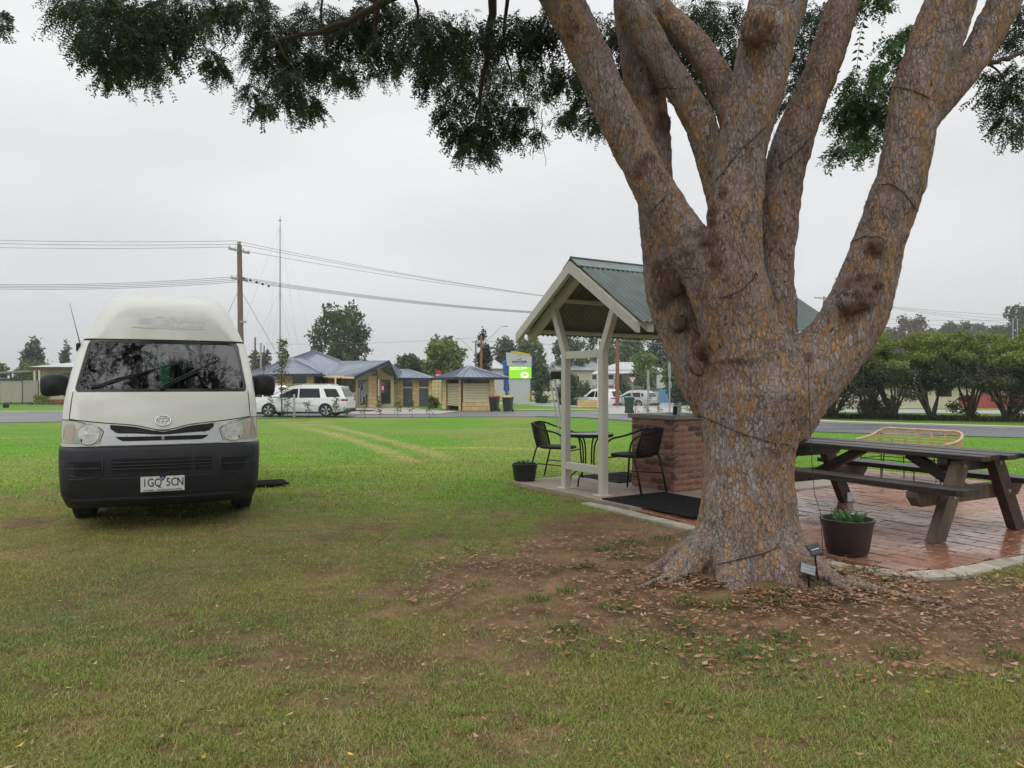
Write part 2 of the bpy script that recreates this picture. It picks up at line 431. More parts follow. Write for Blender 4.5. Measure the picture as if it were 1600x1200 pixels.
M['litter'] = LEAF('fallen_leaf', (1,1,1), trans=0.0, rough=0.6)
# ================================================================ GROUND
def seg_dist(X, Y, pts):
    d = np.full(np.shape(X), 1e9)
    for (ax, ay), (bx, by) in zip(pts[:-1], pts[1:]):
        L2 = (bx-ax)**2 + (by-ay)**2
        t = np.clip(((X-ax)*(bx-ax) + (Y-ay)*(by-ay)) / L2, 0, 1)
        d = np.minimum(d, np.hypot(X-ax-t*(bx-ax), Y-ay-t*(by-ay)))
    return d
def inside(X, Y, poly):
    X = np.asarray(X, float); Y = np.asarray(Y, float)
    c = np.zeros(X.shape, bool); n = len(poly)
    for i in range(n):
        x0, y0 = poly[i]; x1, y1 = poly[(i+1) % n]
        if y0 == y1: continue
        hit = ((y0 > Y) != (y1 > Y)) & (X < (x1-x0)*(Y-y0)/(y1-y0) + x0)
        c ^= hit
    return c
def sdist(X, Y, poly):
    d = seg_dist(X, Y, list(poly) + [poly[0]])
    return np.where(inside(X, Y, poly), -d, d)

# shelter frame of reference: local x = towards the camera-right, local y = along the ridge
SH_O = (0.845, 8.66); SH_RZ = R(-57.66)
_sc, _ss = math.cos(SH_RZ), math.sin(SH_RZ)
def sh2w(x, y): return (SH_O[0] + _sc*x - _ss*y, SH_O[1] + _ss*x + _sc*y)
def w2sh(X, Y):
    dx, dy = np.asarray(X)-SH_O[0], np.asarray(Y)-SH_O[1]
    return _sc*dx + _ss*dy, -_ss*dx + _sc*dy
SLAB = [(-1.29,-0.22), (1.22,-0.22), (1.22,3.45), (-1.29,3.45)]          # local
def corner_pts():
    return [(1.22,-0.36), (2.2,-0.40), (3.2,-0.46), (3.75,-0.52), (4.02,-0.42), (4.16,-0.15), (4.20,0.3), (4.24,1.2), (4.28,2.4), (4.28,5.15), (-0.2,5.15), (-0.2,3.45), (1.22,3.45)]
PAVE = corner_pts()
SLAB_W = [sh2w(*p) for p in SLAB]; PAVE_W = [sh2w(*p) for p in PAVE]
SOIL = [(-0.86,4.55), (-0.45,5.5), (0.1,6.35), (0.62,7.1), (1.2,7.35), (1.7,6.7), (2.5,5.6), (2.75,4.9), (3.5,5.2), (4.6,5.6), (4.7,4.3), (3.7,3.5), (2.35,3.2), (1.75,3.35), (1.15,3.6), (0.6,3.8), (-0.1,4.0)]
ROAD = [(-80,24), (-40,29), (-23,33), (-14,37.3), (-9,38.2), (-3,39.0), (1.5,39.2), (3.6,38.0), (5.4,34.6), (9.6,25.4), (14.3,20.6), (24,12.2), (34,18), (19.4,27.6), (14.2,33.2), (11.4,38.5), (10.5,44), (10.5,47.6), (3,47.2), (-1,47.0), (-3.2,48.0), (-6.0,51.5), (-7.0,53.5), (-22,54), (-24,46), (-40,42.5), (-80,37)]
def soil_mask(X, Y):
    d = sdist(X, Y, SOIL)
    n = (fbm(X*1.1, Y*1.1, 3, 5) - 0.5) * 1.5 + (fbm(X*5, Y*5, 41, 3) - 0.5) * 0.7
    a = sstep(0.28, -0.25, d + n)
    # small worn patches elsewhere in the near lawn
    p = fbm(X*1.6, Y*2.6, 77, 5)
    b = sstep(0.61, 0.70, p) * sstep(11, 7, Y) * 0.8 + sstep(0.61, 0.69, fbm(X*6.5, Y*10.5, 177, 4)) * sstep(10, 6, Y) * 0.85
    # wheel-side wear by slab edge
    c = sstep(0.35, 0.0, sdist(X, Y, SLAB_W) + (fbm(X*4, Y*4, 5, 3)-0.5)*0.5) * 0.8
    return np.clip(np.maximum(np.maximum(a, b), c), 0, 1)
def w(px, y):   # lawn point from its sight line (ground nearly level)
    d = 20.0
    for _ in range(30): d = (1.30 - G(at(px, d), d)) * 1150 / (y - 600)
    return (at(px, d), d)
STRIPES = [([w(440,656), w(520,678), w(600,703), w(650,722)], 0.26), ([w(488,657), w(560,676), w(640,697), w(700,716)], 0.24),
           ([w(415,734), w(500,731), w(585,728)], 0.10), ([w(0,684), w(95,682)], 0.22), ([w(0,719), w(95,716)], 0.13), ([w(380,676), w(440,675)], 0.16), ([w(640,672), w(860,669)], 0.22), ([w(690,699), w(860,702)], 0.28)]
def straw_mask(X, Y):
    m = np.zeros(np.shape(X))
    for pts, wd in STRIPES:
        d = seg_dist(X, Y, pts) + (fbm(X*1.2, Y*1.2, 9, 4) - 0.5) * wd * 1.3
        m = np.maximum(m, sstep(wd*1.3, wd*0.3, d) * (0.5 + 0.6*fbm(X*1.5, Y*0.9, 19, 4)))
    return np.clip(m, 0, 1)
def lawn_colour(X, Y):
    """real colour of the turf: fresh green beyond, tired olive under the tree, straw where the mower scalped it"""
    near = sstep(12.5, 4.8, Y + (fbm(X*0.5, Y*0.5, 2, 4)-0.5)*5 - np.clip(-X-1.6, -2.2, 3)*0.55)
    n1 = fbm(X*0.8, Y*0.8, 21, 5); n2 = fbm(X*0.35+4, Y*0.16, 31, 4); n3 = fbm(X*3.1, Y*3.1, 91, 4)
    fresh = np.stack([0.150+0.08*(n2-0.5), 0.300+0.10*(n1-0.5), 0.026+0*n1], -1)
    tired = np.stack([0.238+0.22*(n1-0.5), 0.268+0.10*(n1-0.5), 0.068+0*n1], -1)
    straw = np.stack([0.44+0*n1, 0.37+0*n1, 0.15+0*n1], -1)
    c = fresh*(1-near[..., None]) + tired*near[..., None]
    pale = (sstep(0.5, 0.72, n2) * 0.3 * (1-near))[..., None]
    c = c*(1-pale) + straw*0.75*pale
    dry = (sstep(0.52, 0.72, n3) * 0.5 * near)[..., None]
    c = c*(1-dry) + np.array([0.38,0.295,0.15])*dry
    far = sstep(78, 100, Y)[..., None]; c = c*(1-far) + np.array([0.085,0.105,0.045])*far
    s = straw_mask(X, Y)[..., None]*0.9
    c = c*(1-s) + straw*s
    return np.clip(c, 0.01, 1)
def soil_colour(X, Y):
    a = fbm(X*1.7, Y*1.7, 51, 5)[..., None]; b = fbm(X*7, Y*7, 61, 4)[..., None]
    c = np.array([0.095,0.057,0.033])*(1-a) + np.array([0.285,0.180,0.100])*a
    return c * (0.6 + 0.8*b)

def geo(a, b, n, p): return list(a + (b-a)*np.linspace(0,1,n)**p)
xs = sorted(set([round(v,4) for v in geo(-6.5,-320,46,2.6) + list(np.arange(-6.5,8.01,0.075)) + geo(8,420,48,2.6)]))
ys = sorted(set([round(v,4) for v in [-60,-30,-15,-8,-4,-1,0.5,1.4] + list(np.arange(1.8,11.6,0.075)) + list(np.arange(11.75,46,0.5)) + list(np.arange(46,130,1.5)) + geo(130,900,40,2.0)]))
gx, gy = np.meshgrid(np.array(xs), np.array(ys))
gzz = gz(gx, gy)
sm = soil_mask(gx, gy)
fine = (gy > 1.5) & (gy < 11.5) & (abs(gx-0.7) < 7.2)
gzz = gzz + np.where(fine, (fbm(gx*3, gy*3, 101, 4)-0.5)*0.03 - 0.012*sm + (fbm(gx*11, gy*11, 111, 3)-0.5)*0.018*sm, 0)
in_pave = inside(gx, gy, SLAB_W) | inside(gx, gy, PAVE_W)
gzz = np.where(in_pave, np.minimum(gzz, -0.03), gzz)
gc = lawn_colour(gx, gy)*(0.72+0.0*sm[..., None])*(1-sm[..., None]) + soil_colour(gx, gy)*sm[..., None]
nearish = sstep(9, 4.5, gy)[..., None]*0.6*(1-sm[..., None])
gc = gc*(1-nearish) + soil_colour(gx, gy)*0.65*nearish
nx, ny = len(xs), len(ys)
idx = np.arange(nx*ny).reshape(ny, nx)
F = np.stack([idx[:-1,:-1], idx[:-1,1:], idx[1:,1:], idx[1:,:-1]], -1).reshape(-1,4)
mg, n, l, b = NT('turf_and_soil')
a_ = n.new('ShaderNodeAttribute'); a_.attribute_name = 'tint'
v = coord(n, l)
f1 = noise(n, l, v, 9, 8, 0.7); f2 = noise(n, l, v, 55, 4, 0.7); f3 = noise(n, l, coord(n, l, (0.5,2.2,1)), 1.3, 6, 0.6)
c = mixc(n, l, 1.0, a_.outputs['Color'], mixc(n, l, mrange(n, l, f1, 0.3, 0.7), (0.72,0.72,0.72), (1.25,1.25,1.25)), 'MULTIPLY')
c = mixc(n, l, 1.0, c, mixc(n, l, mrange(n, l, f2, 0.32, 0.68), (0.62,0.62,0.62), (1.32,1.32,1.32)), 'MULTIPLY')
c = mixc(n, l, 1.0, c, mixc(n, l, mrange(n, l, f3, 0.35, 0.65), (0.88,0.90,0.88), (1.10,1.08,1.1)), 'MULTIPLY')
l.new(c, b.inputs['Base Color']); b.inputs['Roughness'].default_value = 0.9; b.inputs['Specular IOR Level'].default_value = 0.15
bump(n, l, b, f2, 0.5, 0.02)
ground = obj('ground', np_mesh('ground', np.stack([gx, gy, gzz], -1).reshape(-1,3), F, mg, gc.reshape(-1,3), True))
tag(ground, kind='structure')

def clip_strip(poly, y0, y1):
    def half(ps, y, keep_above):
        o = []
        for i in range(len(ps)):
            a, b_ = ps[i], ps[(i+1) % len(ps)]
            ia = (a[1] >= y) if keep_above else (a[1] <= y); ib = (b_[1] >= y) if keep_above else (b_[1] <= y)
            if ia: o.append(a)
            if ia != ib:
                t = (y-a[1])/(b_[1]-a[1]); o.append((a[0]+t*(b_[0]-a[0]), y))
        return o
    p = half(poly, y0, True)
    return half(p, y1, False) if p else p
def sheet(name, poly, off, m, step=0.75):
    from mathutils.geometry import tessellate_polygon
    mb = MB()
    for tri in tessellate_polygon([[Vector((x, y, 0)) for x, y in poly]]):
        T = [poly[i] for i in tri]; y = math.floor(min(p[1] for p in T)/step)*step; hi = max(p[1] for p in T)
        while y < hi - 1e-6:
            p = clip_strip(T, y, y+step); y += step
            q = []
            for a in p:
                if not q or abs(a[0]-q[-1][0]) + abs(a[1]-q[-1][1]) > 1e-5: q.append(a)
            if len(q) > 1 and abs(q[0][0]-q[-1][0]) + abs(q[0][1]-q[-1][1]) < 1e-5: q.pop()
            if len(q) >= 3: mb.add([(x, yy, G(x, yy)+off) for x, yy in q], [tuple(range(len(q)))])
    o = mb.build(name, m, fix=False)
    bm = bmesh.new(); bm.from_mesh(o.data); bmesh.ops.remove_doubles(bm, verts=bm.verts, dist=1e-4); bmesh.ops.triangulate(bm, faces=bm.faces)
    for f in bm.faces:
        if f.normal.z < 0: f.normal_flip()
    bm.to_mesh(o.data); bm.free()
    return tag(o, kind='structure')
def wet_asphalt(name, col, r0, r1):
    m, n, l, b = NT(name); v = coord(n, l)
    g = noise(n, l, v, 40, 3, 0.8); big = noise(n, l, coord(n, l, (0.25,0.6,1)), 0.8, 5, 0.6)
    c = mixc(n, l, mrange(n, l, g, 0.3, 0.7), [q*0.7 for q in col], [q*1.35 for q in col])
    c = mixc(n, l, mrange(n, l, big, 0.42, 0.62, 0, 0.5), c, [q*1.5 for q in col])
    l.new(c, b.inputs['Base Color']); l.new(mrange(n, l, big, 0.35, 0.65, r0, r1), b.inputs['Roughness'])
    b.inputs['Specular IOR Level'].default_value = 0.5; bump(n, l, b, g, 0.15, 0.01); return m
M['asphalt'] = wet_asphalt('damp_asphalt', (0.085,0.085,0.095), 0.32, 0.6)
M['asphalt_light'] = wet_asphalt('pale_worn_asphalt', (0.22,0.215,0.22), 0.4, 0.65)
M['wet_concrete'] = wet_asphalt('damp_concrete_drive', (0.27,0.25,0.235), 0.4, 0.7)
sheet('internal_road', ROAD, 0.02, M['asphalt'])
sheet('concrete_forecourt', [(-11.6,45.6), (-8.6,42.2), (-4.2,42.6), (-3.4,46.8), (-6.4,51.4), (-7.2,54.6), (-13.2,54.6), (-12.5,50.0)], 0.045, M['wet_concrete'])
sheet('grass_island', [(-11.9,46.8), (-8.9,46.8), (-8.9,48.4), (-12.4,48.8)], 0.07, mg)
sheet('driveway_crossing', [(4.7,42.4), (10.2,41.2), (11.4,46.5), (12.5,55.0), (12.8,62.5), (7.0,62.5), (6.4,55.0), (6.2,47.0)], 0.04, M['wet_concrete'])
sheet('grey_gravel_edge', [(1.2,39.3), (3.7,38.1), (5.5,34.8), (9.7,25.6), (10.1,26.1), (6.3,35.9), (4.6,39.6), (2.2,41.0)], 0.035, M['asphalt'])
sheet('footpath', [(-3.0,50.6), (6.0,50.9), (6.0,52.0), (-3.2,51.7)], 0.03, M['concrete_pale'])
sheet('street', [(-3.4,63.0), (8.0,62.0), (40.0,62.0), (90.0,60.0), (90.0,72.0), (40.0,75.0), (6.0,75.5), (-3.4,73.0)], 0.03, M['asphalt_light'])
sheet('street_behind_hedge', [(17.0,47.0), (40.0,39.0), (60,35), (62,41), (42,46.0), (19.0,54.0)], 0.03, M['asphalt_light'])
# concrete gutter along the far side of the road on the right, laid in bays
gut = MB()
gp = [(34.3,18.3), (19.6,27.75), (14.35,33.35), (11.6,38.6)]
for (a0, a1) in zip(gp[:-1], gp[1:]):
    L = math.hypot(a1[0]-a0[0], a1[1]-a0[1]); nb = max(1, int(L/3.0)); ux, uy = (a1[0]-a0[0])/L, (a1[1]-a0[1])/L
    for k in range(nb):
        s0, s1 = L*k/nb + 0.012, L*(k+1)/nb - 0.012
        q = [(a0[0]+ux*s0, a0[1]+uy*s0), (a0[0]+ux*s1, a0[1]+uy*s1)]
        pl = [q[0], q[1], (q[1][0]+uy*0.75, q[1][1]-ux*0.75), (q[0][0]+uy*0.75, q[0][1]-ux*0.75)]
        if k % 1 == 0: gut.slab([(x, y, G(x, y)+0.07) for x, y in pl], 0.12)
tag(gut.build('gutter', M['concrete_pale']), kind='structure')
kl = MB()
kp = [(-80,37.2), (-40,42.7), (-24.2,46.2)]
for (a0, a1) in zip(kp[:-1], kp[1:]):
    kl.slab([(a0[0],a0[1],G(*a0)+0.12), (a1[0],a1[1],G(*a1)+0.12), (a1[0]-0.1,a1[1]+0.5,G(*a1)+0.12), (a0[0]-0.1,a0[1]+0.5,G(*a0)+0.12)], 0.3)
tag(kl.build('kerb', M['concrete_pale']), kind='structure')

# ---------------------------------------------------------------- shelter slab and brick paving
sl = MB()
edge = [(-1.29,-0.16), (-1.2,-0.22), (-0.6,-0.24), (0.1,-0.21), (0.62,-0.25), (1.22,-0.22), (1.22,3.45), (-1.29,3.45)]
sl.slab([(x, y, 0.035) for x, y in edge], 0.16)
so = sl.build('concrete_slab', M['concrete']); so.location = (SH_O[0], SH_O[1], 0); so.rotation_euler = (0,0,SH_RZ)
tag(so, kind='structure')

def pav_mat():
    m, n, l, b = NT('wet_red_paver'); v = coord(n, l); oi = n.new('ShaderNodeObjectInfo')
    geo_ = n.new('ShaderNodeNewGeometry'); wv = geo_.outputs['Position']
    c = mixc(n, l, oi.outputs['Random'], (0.30,0.130,0.075), (0.42,0.215,0.135))
    c = mixc(n, l, mrange(n, l, noise(n, l, wv, 6, 6, 0.7), 0.35, 0.7), [0.24,0.10,0.06], c)
    c = mixc(n, l, mrange(n, l, noise(n, l, wv, 2.1, 6, 0.6), 0.55, 0.72, 0, 0.45), c, (0.27,0.20,0.145))
    c = mixc(n, l, mrange(n, l, noise(n, l, wv, 25, 4, 0.7), 0.62, 0.74, 0, 0.6), c, (0.07,0.05,0.035))
    l.new(c, b.inputs['Base Color'])
    wet = noise(n, l, wv, 1.15, 5, 0.62)
    l.new(mrange(n, l, wet, 0.40, 0.64, 0.10, 0.42), b.inputs['Roughness'])
    b.inputs['Specular IOR Level'].default_value = 0.55
    bump(n, l, b, noise(n, l, wv, 70, 4, 0.6), 0.12, 0.004); return m
M['paver'] = pav_mat()
pave = MB(); pave.slab([(x, y, -0.012) for x, y in PAVE], 0.1)
pv = pave.build('brick_paving', MAT('jointing_sand', (0.10,0.075,0.05), 0.95, bmp=0.5, bscale=80))
pv.location = (SH_O[0], SH_O[1], 0); pv.rotation_euler = (0,0,SH_RZ); tag(pv, kind='structure')
bl, bw = 0.230, 0.115
pm = [MB().cbox(-bl/2+0.003, bl/2-0.003, -bw/2+0.003, bw/2-0.003, -0.05, 0.0, 0.004).mesh('brick_paver', M['paver'])]
spots = []
r_ = 0; y = -0.40
while y < 5.14:
    x = -0.2 + (0 if r_ % 2 else bl/2) - bl
    while x < 4.4:
        t = np.linspace(x+0.002, x+bl-0.002, 24)
        ok = inside(t, np.full(24, y+0.012), PAVE) & inside(t, np.full(24, y+bw-0.012), PAVE)
        if ok.sum() > 4: spots.append((float((t[ok].min()+t[ok].max())/2), y+bw/2, float(min(bl, t[ok].max()-t[ok].min()+0.006))))
        x += bl
    y += bw; r_ += 1
def vis_key(p):
    X, Y = sh2w(p[0], p[1]); return Y
spots.sort(key=vis_key)
rest = MB(); rv = random.Random(5); cnt = 0
for (cx, cy, ll) in spots:
    X, Y = sh2w(cx, cy)
    hid = abs(X/Y*1150 + 800 - 1165) < 75 and Y > 5.2           # behind the trunk
    zz = 0.020 + rv.uniform(-0.0035, 0.0035); rz = R(rv.uniform(-0.7, 0.7))
    if cnt < 300 and not hid:
        o = obj('brick_paver', pm[0] if ll > bl-0.006 else MB().cbox(-ll/2+0.003, ll/2-0.003, -bw/2+0.003, bw/2-0.003, -0.05, 0.0, 0.004).mesh('brick_paver', M['paver']), pv, (cx, cy, zz), (R(rv.uniform(-.5,.5)), R(rv.uniform(-.4,.4)), rz)); cnt += 1
    else:
        rest.cbox(-ll/2+0.003, ll/2-0.003, -bw/2+0.003, bw/2-0.003, -0.05, 0.0, 0.004, Matrix.Translation((cx,cy,zz)) @ Matrix.Rotation(rz, 4, 'Z'))
tag(rest.build('brick_paver_field', M['paver'], pv), kind='stuff')
# kerb stones along the near and right edge
kpts = [(0.55,-0.33)] + PAVE[0:10]
path = []
for a0, a1 in zip(kpts[:-1], kpts[1:]):
    k = max(1, int(round(math.hypot(a1[0]-a0[0], a1[1]-a0[1])/0.29)))
    for i in range(k): path.append((a0[0]+(a1[0]-a0[0])*i/k, a0[1]+(a1[1]-a0[1])*i/k))
for i in range(len(path)-1):
    if rv.random() < 0.04: continue
    (x0, y0), (x1, y1) = path[i], path[i+1]
    L = math.hypot(x1-x0, y1-y0); a = math.atan2(y1-y0, x1-x0)
    k = MB().cbox(0.004, L-0.003+0.02, -0.15+rv.uniform(-.012,.012), -0.005, -0.10, 0.0, 0.012)
    k.v = [(p[0]+rv.uniform(-.004,.004), p[1]+rv.uniform(-.006,.006), p[2]+rv.uniform(-.003,.003)) for p in k.v]
    k.build('kerb_stone', M['kerb_stone'], pv).location = (x0, y0, 0.022+rv.uniform(-.006,.006))
    pv.children[-1].rotation_euler = (R(rv.uniform(-2,1)), R(rv.uniform(-1,1)), a)

# ---------------------------------------------------------------- turf blades, litter
def blades(name, n, y0, y1, h0, h1, wd, seed, dens_pow=1.0):
    r = np.random.default_rng(seed)
    # even per picture area rather than per square metre: pick 1/Y uniformly
    u = r.random(n); Y = 1/(1/y0 + (1/y1-1/y0)*u) if dens_pow else y0+(y1-y0)*u
    X = (r.random(n)*2-1) * 0.74 * Y
    clump = fbm(X*6, Y*6, 131, 3)
    sm = soil_mask(X, Y)
    keep = (r.random(n) > sm*1.02) & (r.random(n) < 0.35 + 1.3*clump)
    keep |= (r.random(n) < 0.025)
    keep &= r.random(n) < (sstep(y1, y1*0.72, Y) if y1 < 15 else sstep(y0, y0*1.7, Y))
    keep &= ~inside(X, Y, SLAB_W) & ~inside(X, Y, PAVE_W) & ~inside(X, Y, ROAD)
    keep &= ~((np.hypot(X-1.55, Y-5.1) < 0.5))
    X, Y = X[keep], Y[keep]; n = len(X)
    Z = gz(X, Y) + (fbm(X*3, Y*3, 101, 4)-0.5)*0.03*((Y<11.5)&(abs(X-0.7)<7.2)) - 0.004
    h = (h0 + (h1-h0)*r.random(n)) * (0.6 + 0.8*fbm(X*2.3, Y*2.3, 7, 3))
    az = r.random(n)*2*np.pi; lean = h*(0.25 + 1.25*r.random(n)); la = r.random(n)*2*np.pi
    dx, dy = np.cos(az)*wd*0.5, np.sin(az)*wd*0.5
    mx, my, mz = X + np.cos(la)*lean*0.35, Y + np.sin(la)*lean*0.35, Z + h*0.62
    tx, ty, tz = X + np.cos(la)*lean, Y + np.sin(la)*lean, Z + h*(0.75+0.25*r.random(n))
    V = np.stack([np.stack([X-dx, Y-dy, Z], -1), np.stack([X+dx, Y+dy, Z], -1), np.stack([mx+dx*0.7, my+dy*0.7, mz], -1), np.stack([mx-dx*0.7, my-dy*0.7, mz], -1), np.stack([tx, ty, tz], -1)], 1).reshape(-1,3)
    b = np.arange(n)*5
    F = np.concatenate([np.stack([b,b+1,b+2], -1), np.stack([b,b+2,b+3], -1), np.stack([b+3,b+2,b+4], -1)])
    c = lawn_colour(X, Y) * (0.55 + 1.25*r.random(n))[:, None]
    dry = r.random(n) < 0.10 + 0.26*sstep(9, 5, Y)
    c[dry] = np.array([0.42,0.32,0.17]) * (0.6 + 0.7*r.random(dry.sum()))[:, None]
    lush = (r.random(n) < 0.16) & ~dry
    c[lush] = c[lush]*np.array([0.85,1.25,0.8])
    return obj(name, np_mesh(name, V, F, M['grass_blade'], np.repeat(c, 5, 0)))
tag(blades('turf_grass', 480000, 2.25, 11.5, 0.009, 0.027, 0.0034, 1), kind='stuff')
tag(blades('lawn_grass', 110000, 6.5, 26.0, 0.018, 0.042, 0.011, 2), kind='stuff')

def litter(n, seed, region, size, cols, name):
    r = np.random.default_rng(seed); X, Y = region(r, n); n = len(X)
    Z = gz(X, Y) + 0.006 + 0.012*r.random(n)
    onp = inside(X, Y, PAVE_W) | inside(X, Y, SLAB_W); Z[onp] = 0.042
    L = size*(0.55 + 0.9*r.random(n)); W = L*(0.26 + 0.22*r.random(n)); az = r.random(n)*2*np.pi
    ux, uy = np.cos(az), np.sin(az); vx, vy = -uy, ux
    tilt = (r.random(n)-0.5)*0.5; curl = L*(0.02 + 0.22*r.random(n))
    P = []
    for (a, b_, up) in ((-0.5,0,1.0), (-0.1,0.5,0.25), (0.5,0,0.9), (-0.1,-0.5,0.25), (0.0,0.0,0.0)):
        P.append(np.stack([X+ux*L*a+vx*W*b_, Y+uy*L*a+vy*W*b_, Z+curl*up+tilt*b_*W+tilt*a*L*0.5+0.004], -1))
    V = np.stack(P, 1).reshape(-1,3); b = np.arange(n)*5
    F = np.concatenate([np.stack([b+4,b+0,b+1], -1), np.stack([b+4,b+1,b+2], -1), np.stack([b+4,b+2,b+3], -1), np.stack([b+4,b+3,b+0], -1)])
    cols = np.array(cols); c = cols[r.integers(0, len(cols), n)] * (0.6 + 0.75*r.random(n))[:, None]
    return tag(obj(name, np_mesh(name, V, F, M['litter'], np.repeat(c, 5, 0))), kind='stuff')
BR = [(0.30,0.13,0.06), (0.36,0.19,0.10), (0.22,0.10,0.055), (0.15,0.085,0.05), (0.42,0.27,0.16), (0.27,0.16,0.09), (0.10,0.06,0.04), (0.33,0.22,0.14)]
def reg_trunk(r, n):
    a = r.random(n)*2*np.pi; d = 0.42 + 1.7*r.random(n)**1.35
    X, Y = 1.72 + np.cos(a)*d*1.15, 4.85 + np.sin(a)*d*0.8
    k = (fbm(X*2.5, Y*2.5, 201, 3) > 0.36) & (np.hypot(X-1.55, Y-5.1) > 0.40) & (~inside(X, Y, PAVE_W) | (r.random(n) < 0.06)) & ~(inside(X, Y, SLAB_W) & (r.random(n) < 0.95))
    return X[k], Y[k]
def reg_soil(r, n):
    X, Y = -1.5 + 7*r.random(n), 2.6 + 5.2*r.random(n)
    k = (r.random(n) < 0.05 + 0.95*soil_mask(X, Y)) & (fbm(X*2, Y*2, 211, 3) > 0.40) & ~inside(X, Y, PAVE_W) & ~inside(X, Y, SLAB_W)
    return X[k], Y[k]
def reg_lawn(r, n):
    Y = 2.4 + 7*r.random(n)**1.3; X = (r.random(n)*2-1)*0.72*Y
    k = ~inside(X, Y, SLAB_W) & (~inside(X, Y, PAVE_W) | (r.random(n) < 0.5)) & ((np.abs(X+2.9) > 0.9) | (Y < 6)); return X[k], Y[k]
litter(9500, 31, reg_trunk, 0.044, BR, 'leaf_litter')
litter(6500, 32, reg_soil, 0.027, BR, 'soil_leaf_litter')
litter(900, 33, reg_lawn, 0.030, BR + [(0.55,0.40,0.05), (0.45,0.32,0.18)], 'lawn_leaf_litter')
# small weeds tufting out of the bare soil
def tufts(name, spots, nb, rad, h, wd, cols, seed):
    r = np.random.default_rng(seed); VV = []; FF = []; CC = []; k = 0
    for (x, y, s) in spots:
        for i in range(int(nb*s)):
            a = r.random()*6.283; d = rad*s*r.random()**0.7; bx, by = x+math.cos(a)*d, y+math.sin(a)*d*0.7; z = G(bx, by)-0.004
            hh = h*(0.5+r.random()*0.8); la = a + r.normal()*0.9; ln = hh*(0.4+0.9*r.random()); t = r.random()*6.283
            dx, dy = math.cos(t)*wd/2, math.sin(t)*wd/2
            VV += [(bx-dx,by-dy,z), (bx+dx,by+dy,z), (bx+dx*0.8+math.cos(la)*ln*.4, by+dy*0.8+math.sin(la)*ln*.4, z+hh*.65), (bx-dx*0.8+math.cos(la)*ln*.4, by-dy*0.8+math.sin(la)*ln*.4, z+hh*.65), (bx+math.cos(la)*ln, by+math.sin(la)*ln, z+hh*0.85)]
            FF += [(k,k+1,k+2), (k,k+2,k+3), (k+3,k+2,k+4)]; k += 5
            c = np.array(cols[r.integers(len(cols))])*(0.7+0.6*r.random()); CC += [c]*5
    return tag(obj(name, np_mesh(name, np.array(VV), np.array(FF), M['grass_blade'], np.array(CC))), kind='stuff')
GRN = [(0.07,0.16,0.03), (0.10,0.20,0.04), (0.13,0.19,0.06), (0.20,0.19,0.07)]
ts = [(1.02,4.35,1.2), (1.25,4.28,1.3), (1.55,4.32,1.2), (1.62,4.52,.9), (2.15,5.05,1.1), (2.2,4.75,1.0), (2.35,5.0,1.0), (1.95,4.62,.8), (1.0,6.0,1.4), (0.72,5.75,1.3), (0.85,5.5,1.2), (1.25,6.15,1.1), (0.5,5.2,.9), (0.35,4.6,.8), (0.62,4.25,1.1), (0.9,3.95,1.0), (1.4,3.75,1.2), (1.85,3.55,1.3), (2.35,3.5,1.1), (2.9,3.9,.8), (3.2,4.2,.9), (0.15,4.45,.9), (2.6,3.35,1.2), (1.1,3.5,1.2), (0.3,3.9,1.1), (-0.2,4.7,.9), (2.45,4.78,0.8)]
tufts('weed_tufts', ts, 70, 0.10, 0.045, 0.006, GRN, 3)
jx = [sh2w(3.55 - 0.02*i + 0.15*(i/14), -0.25 + i*0.045) for i in range(15)]
tufts('paving_joint_grass', [(x, y, 0.5) for x, y in jx] + [(2.62,5.28,.8), (2.75,5.3,.7)], 26, 0.05, 0.03, 0.005, GRN, 4)
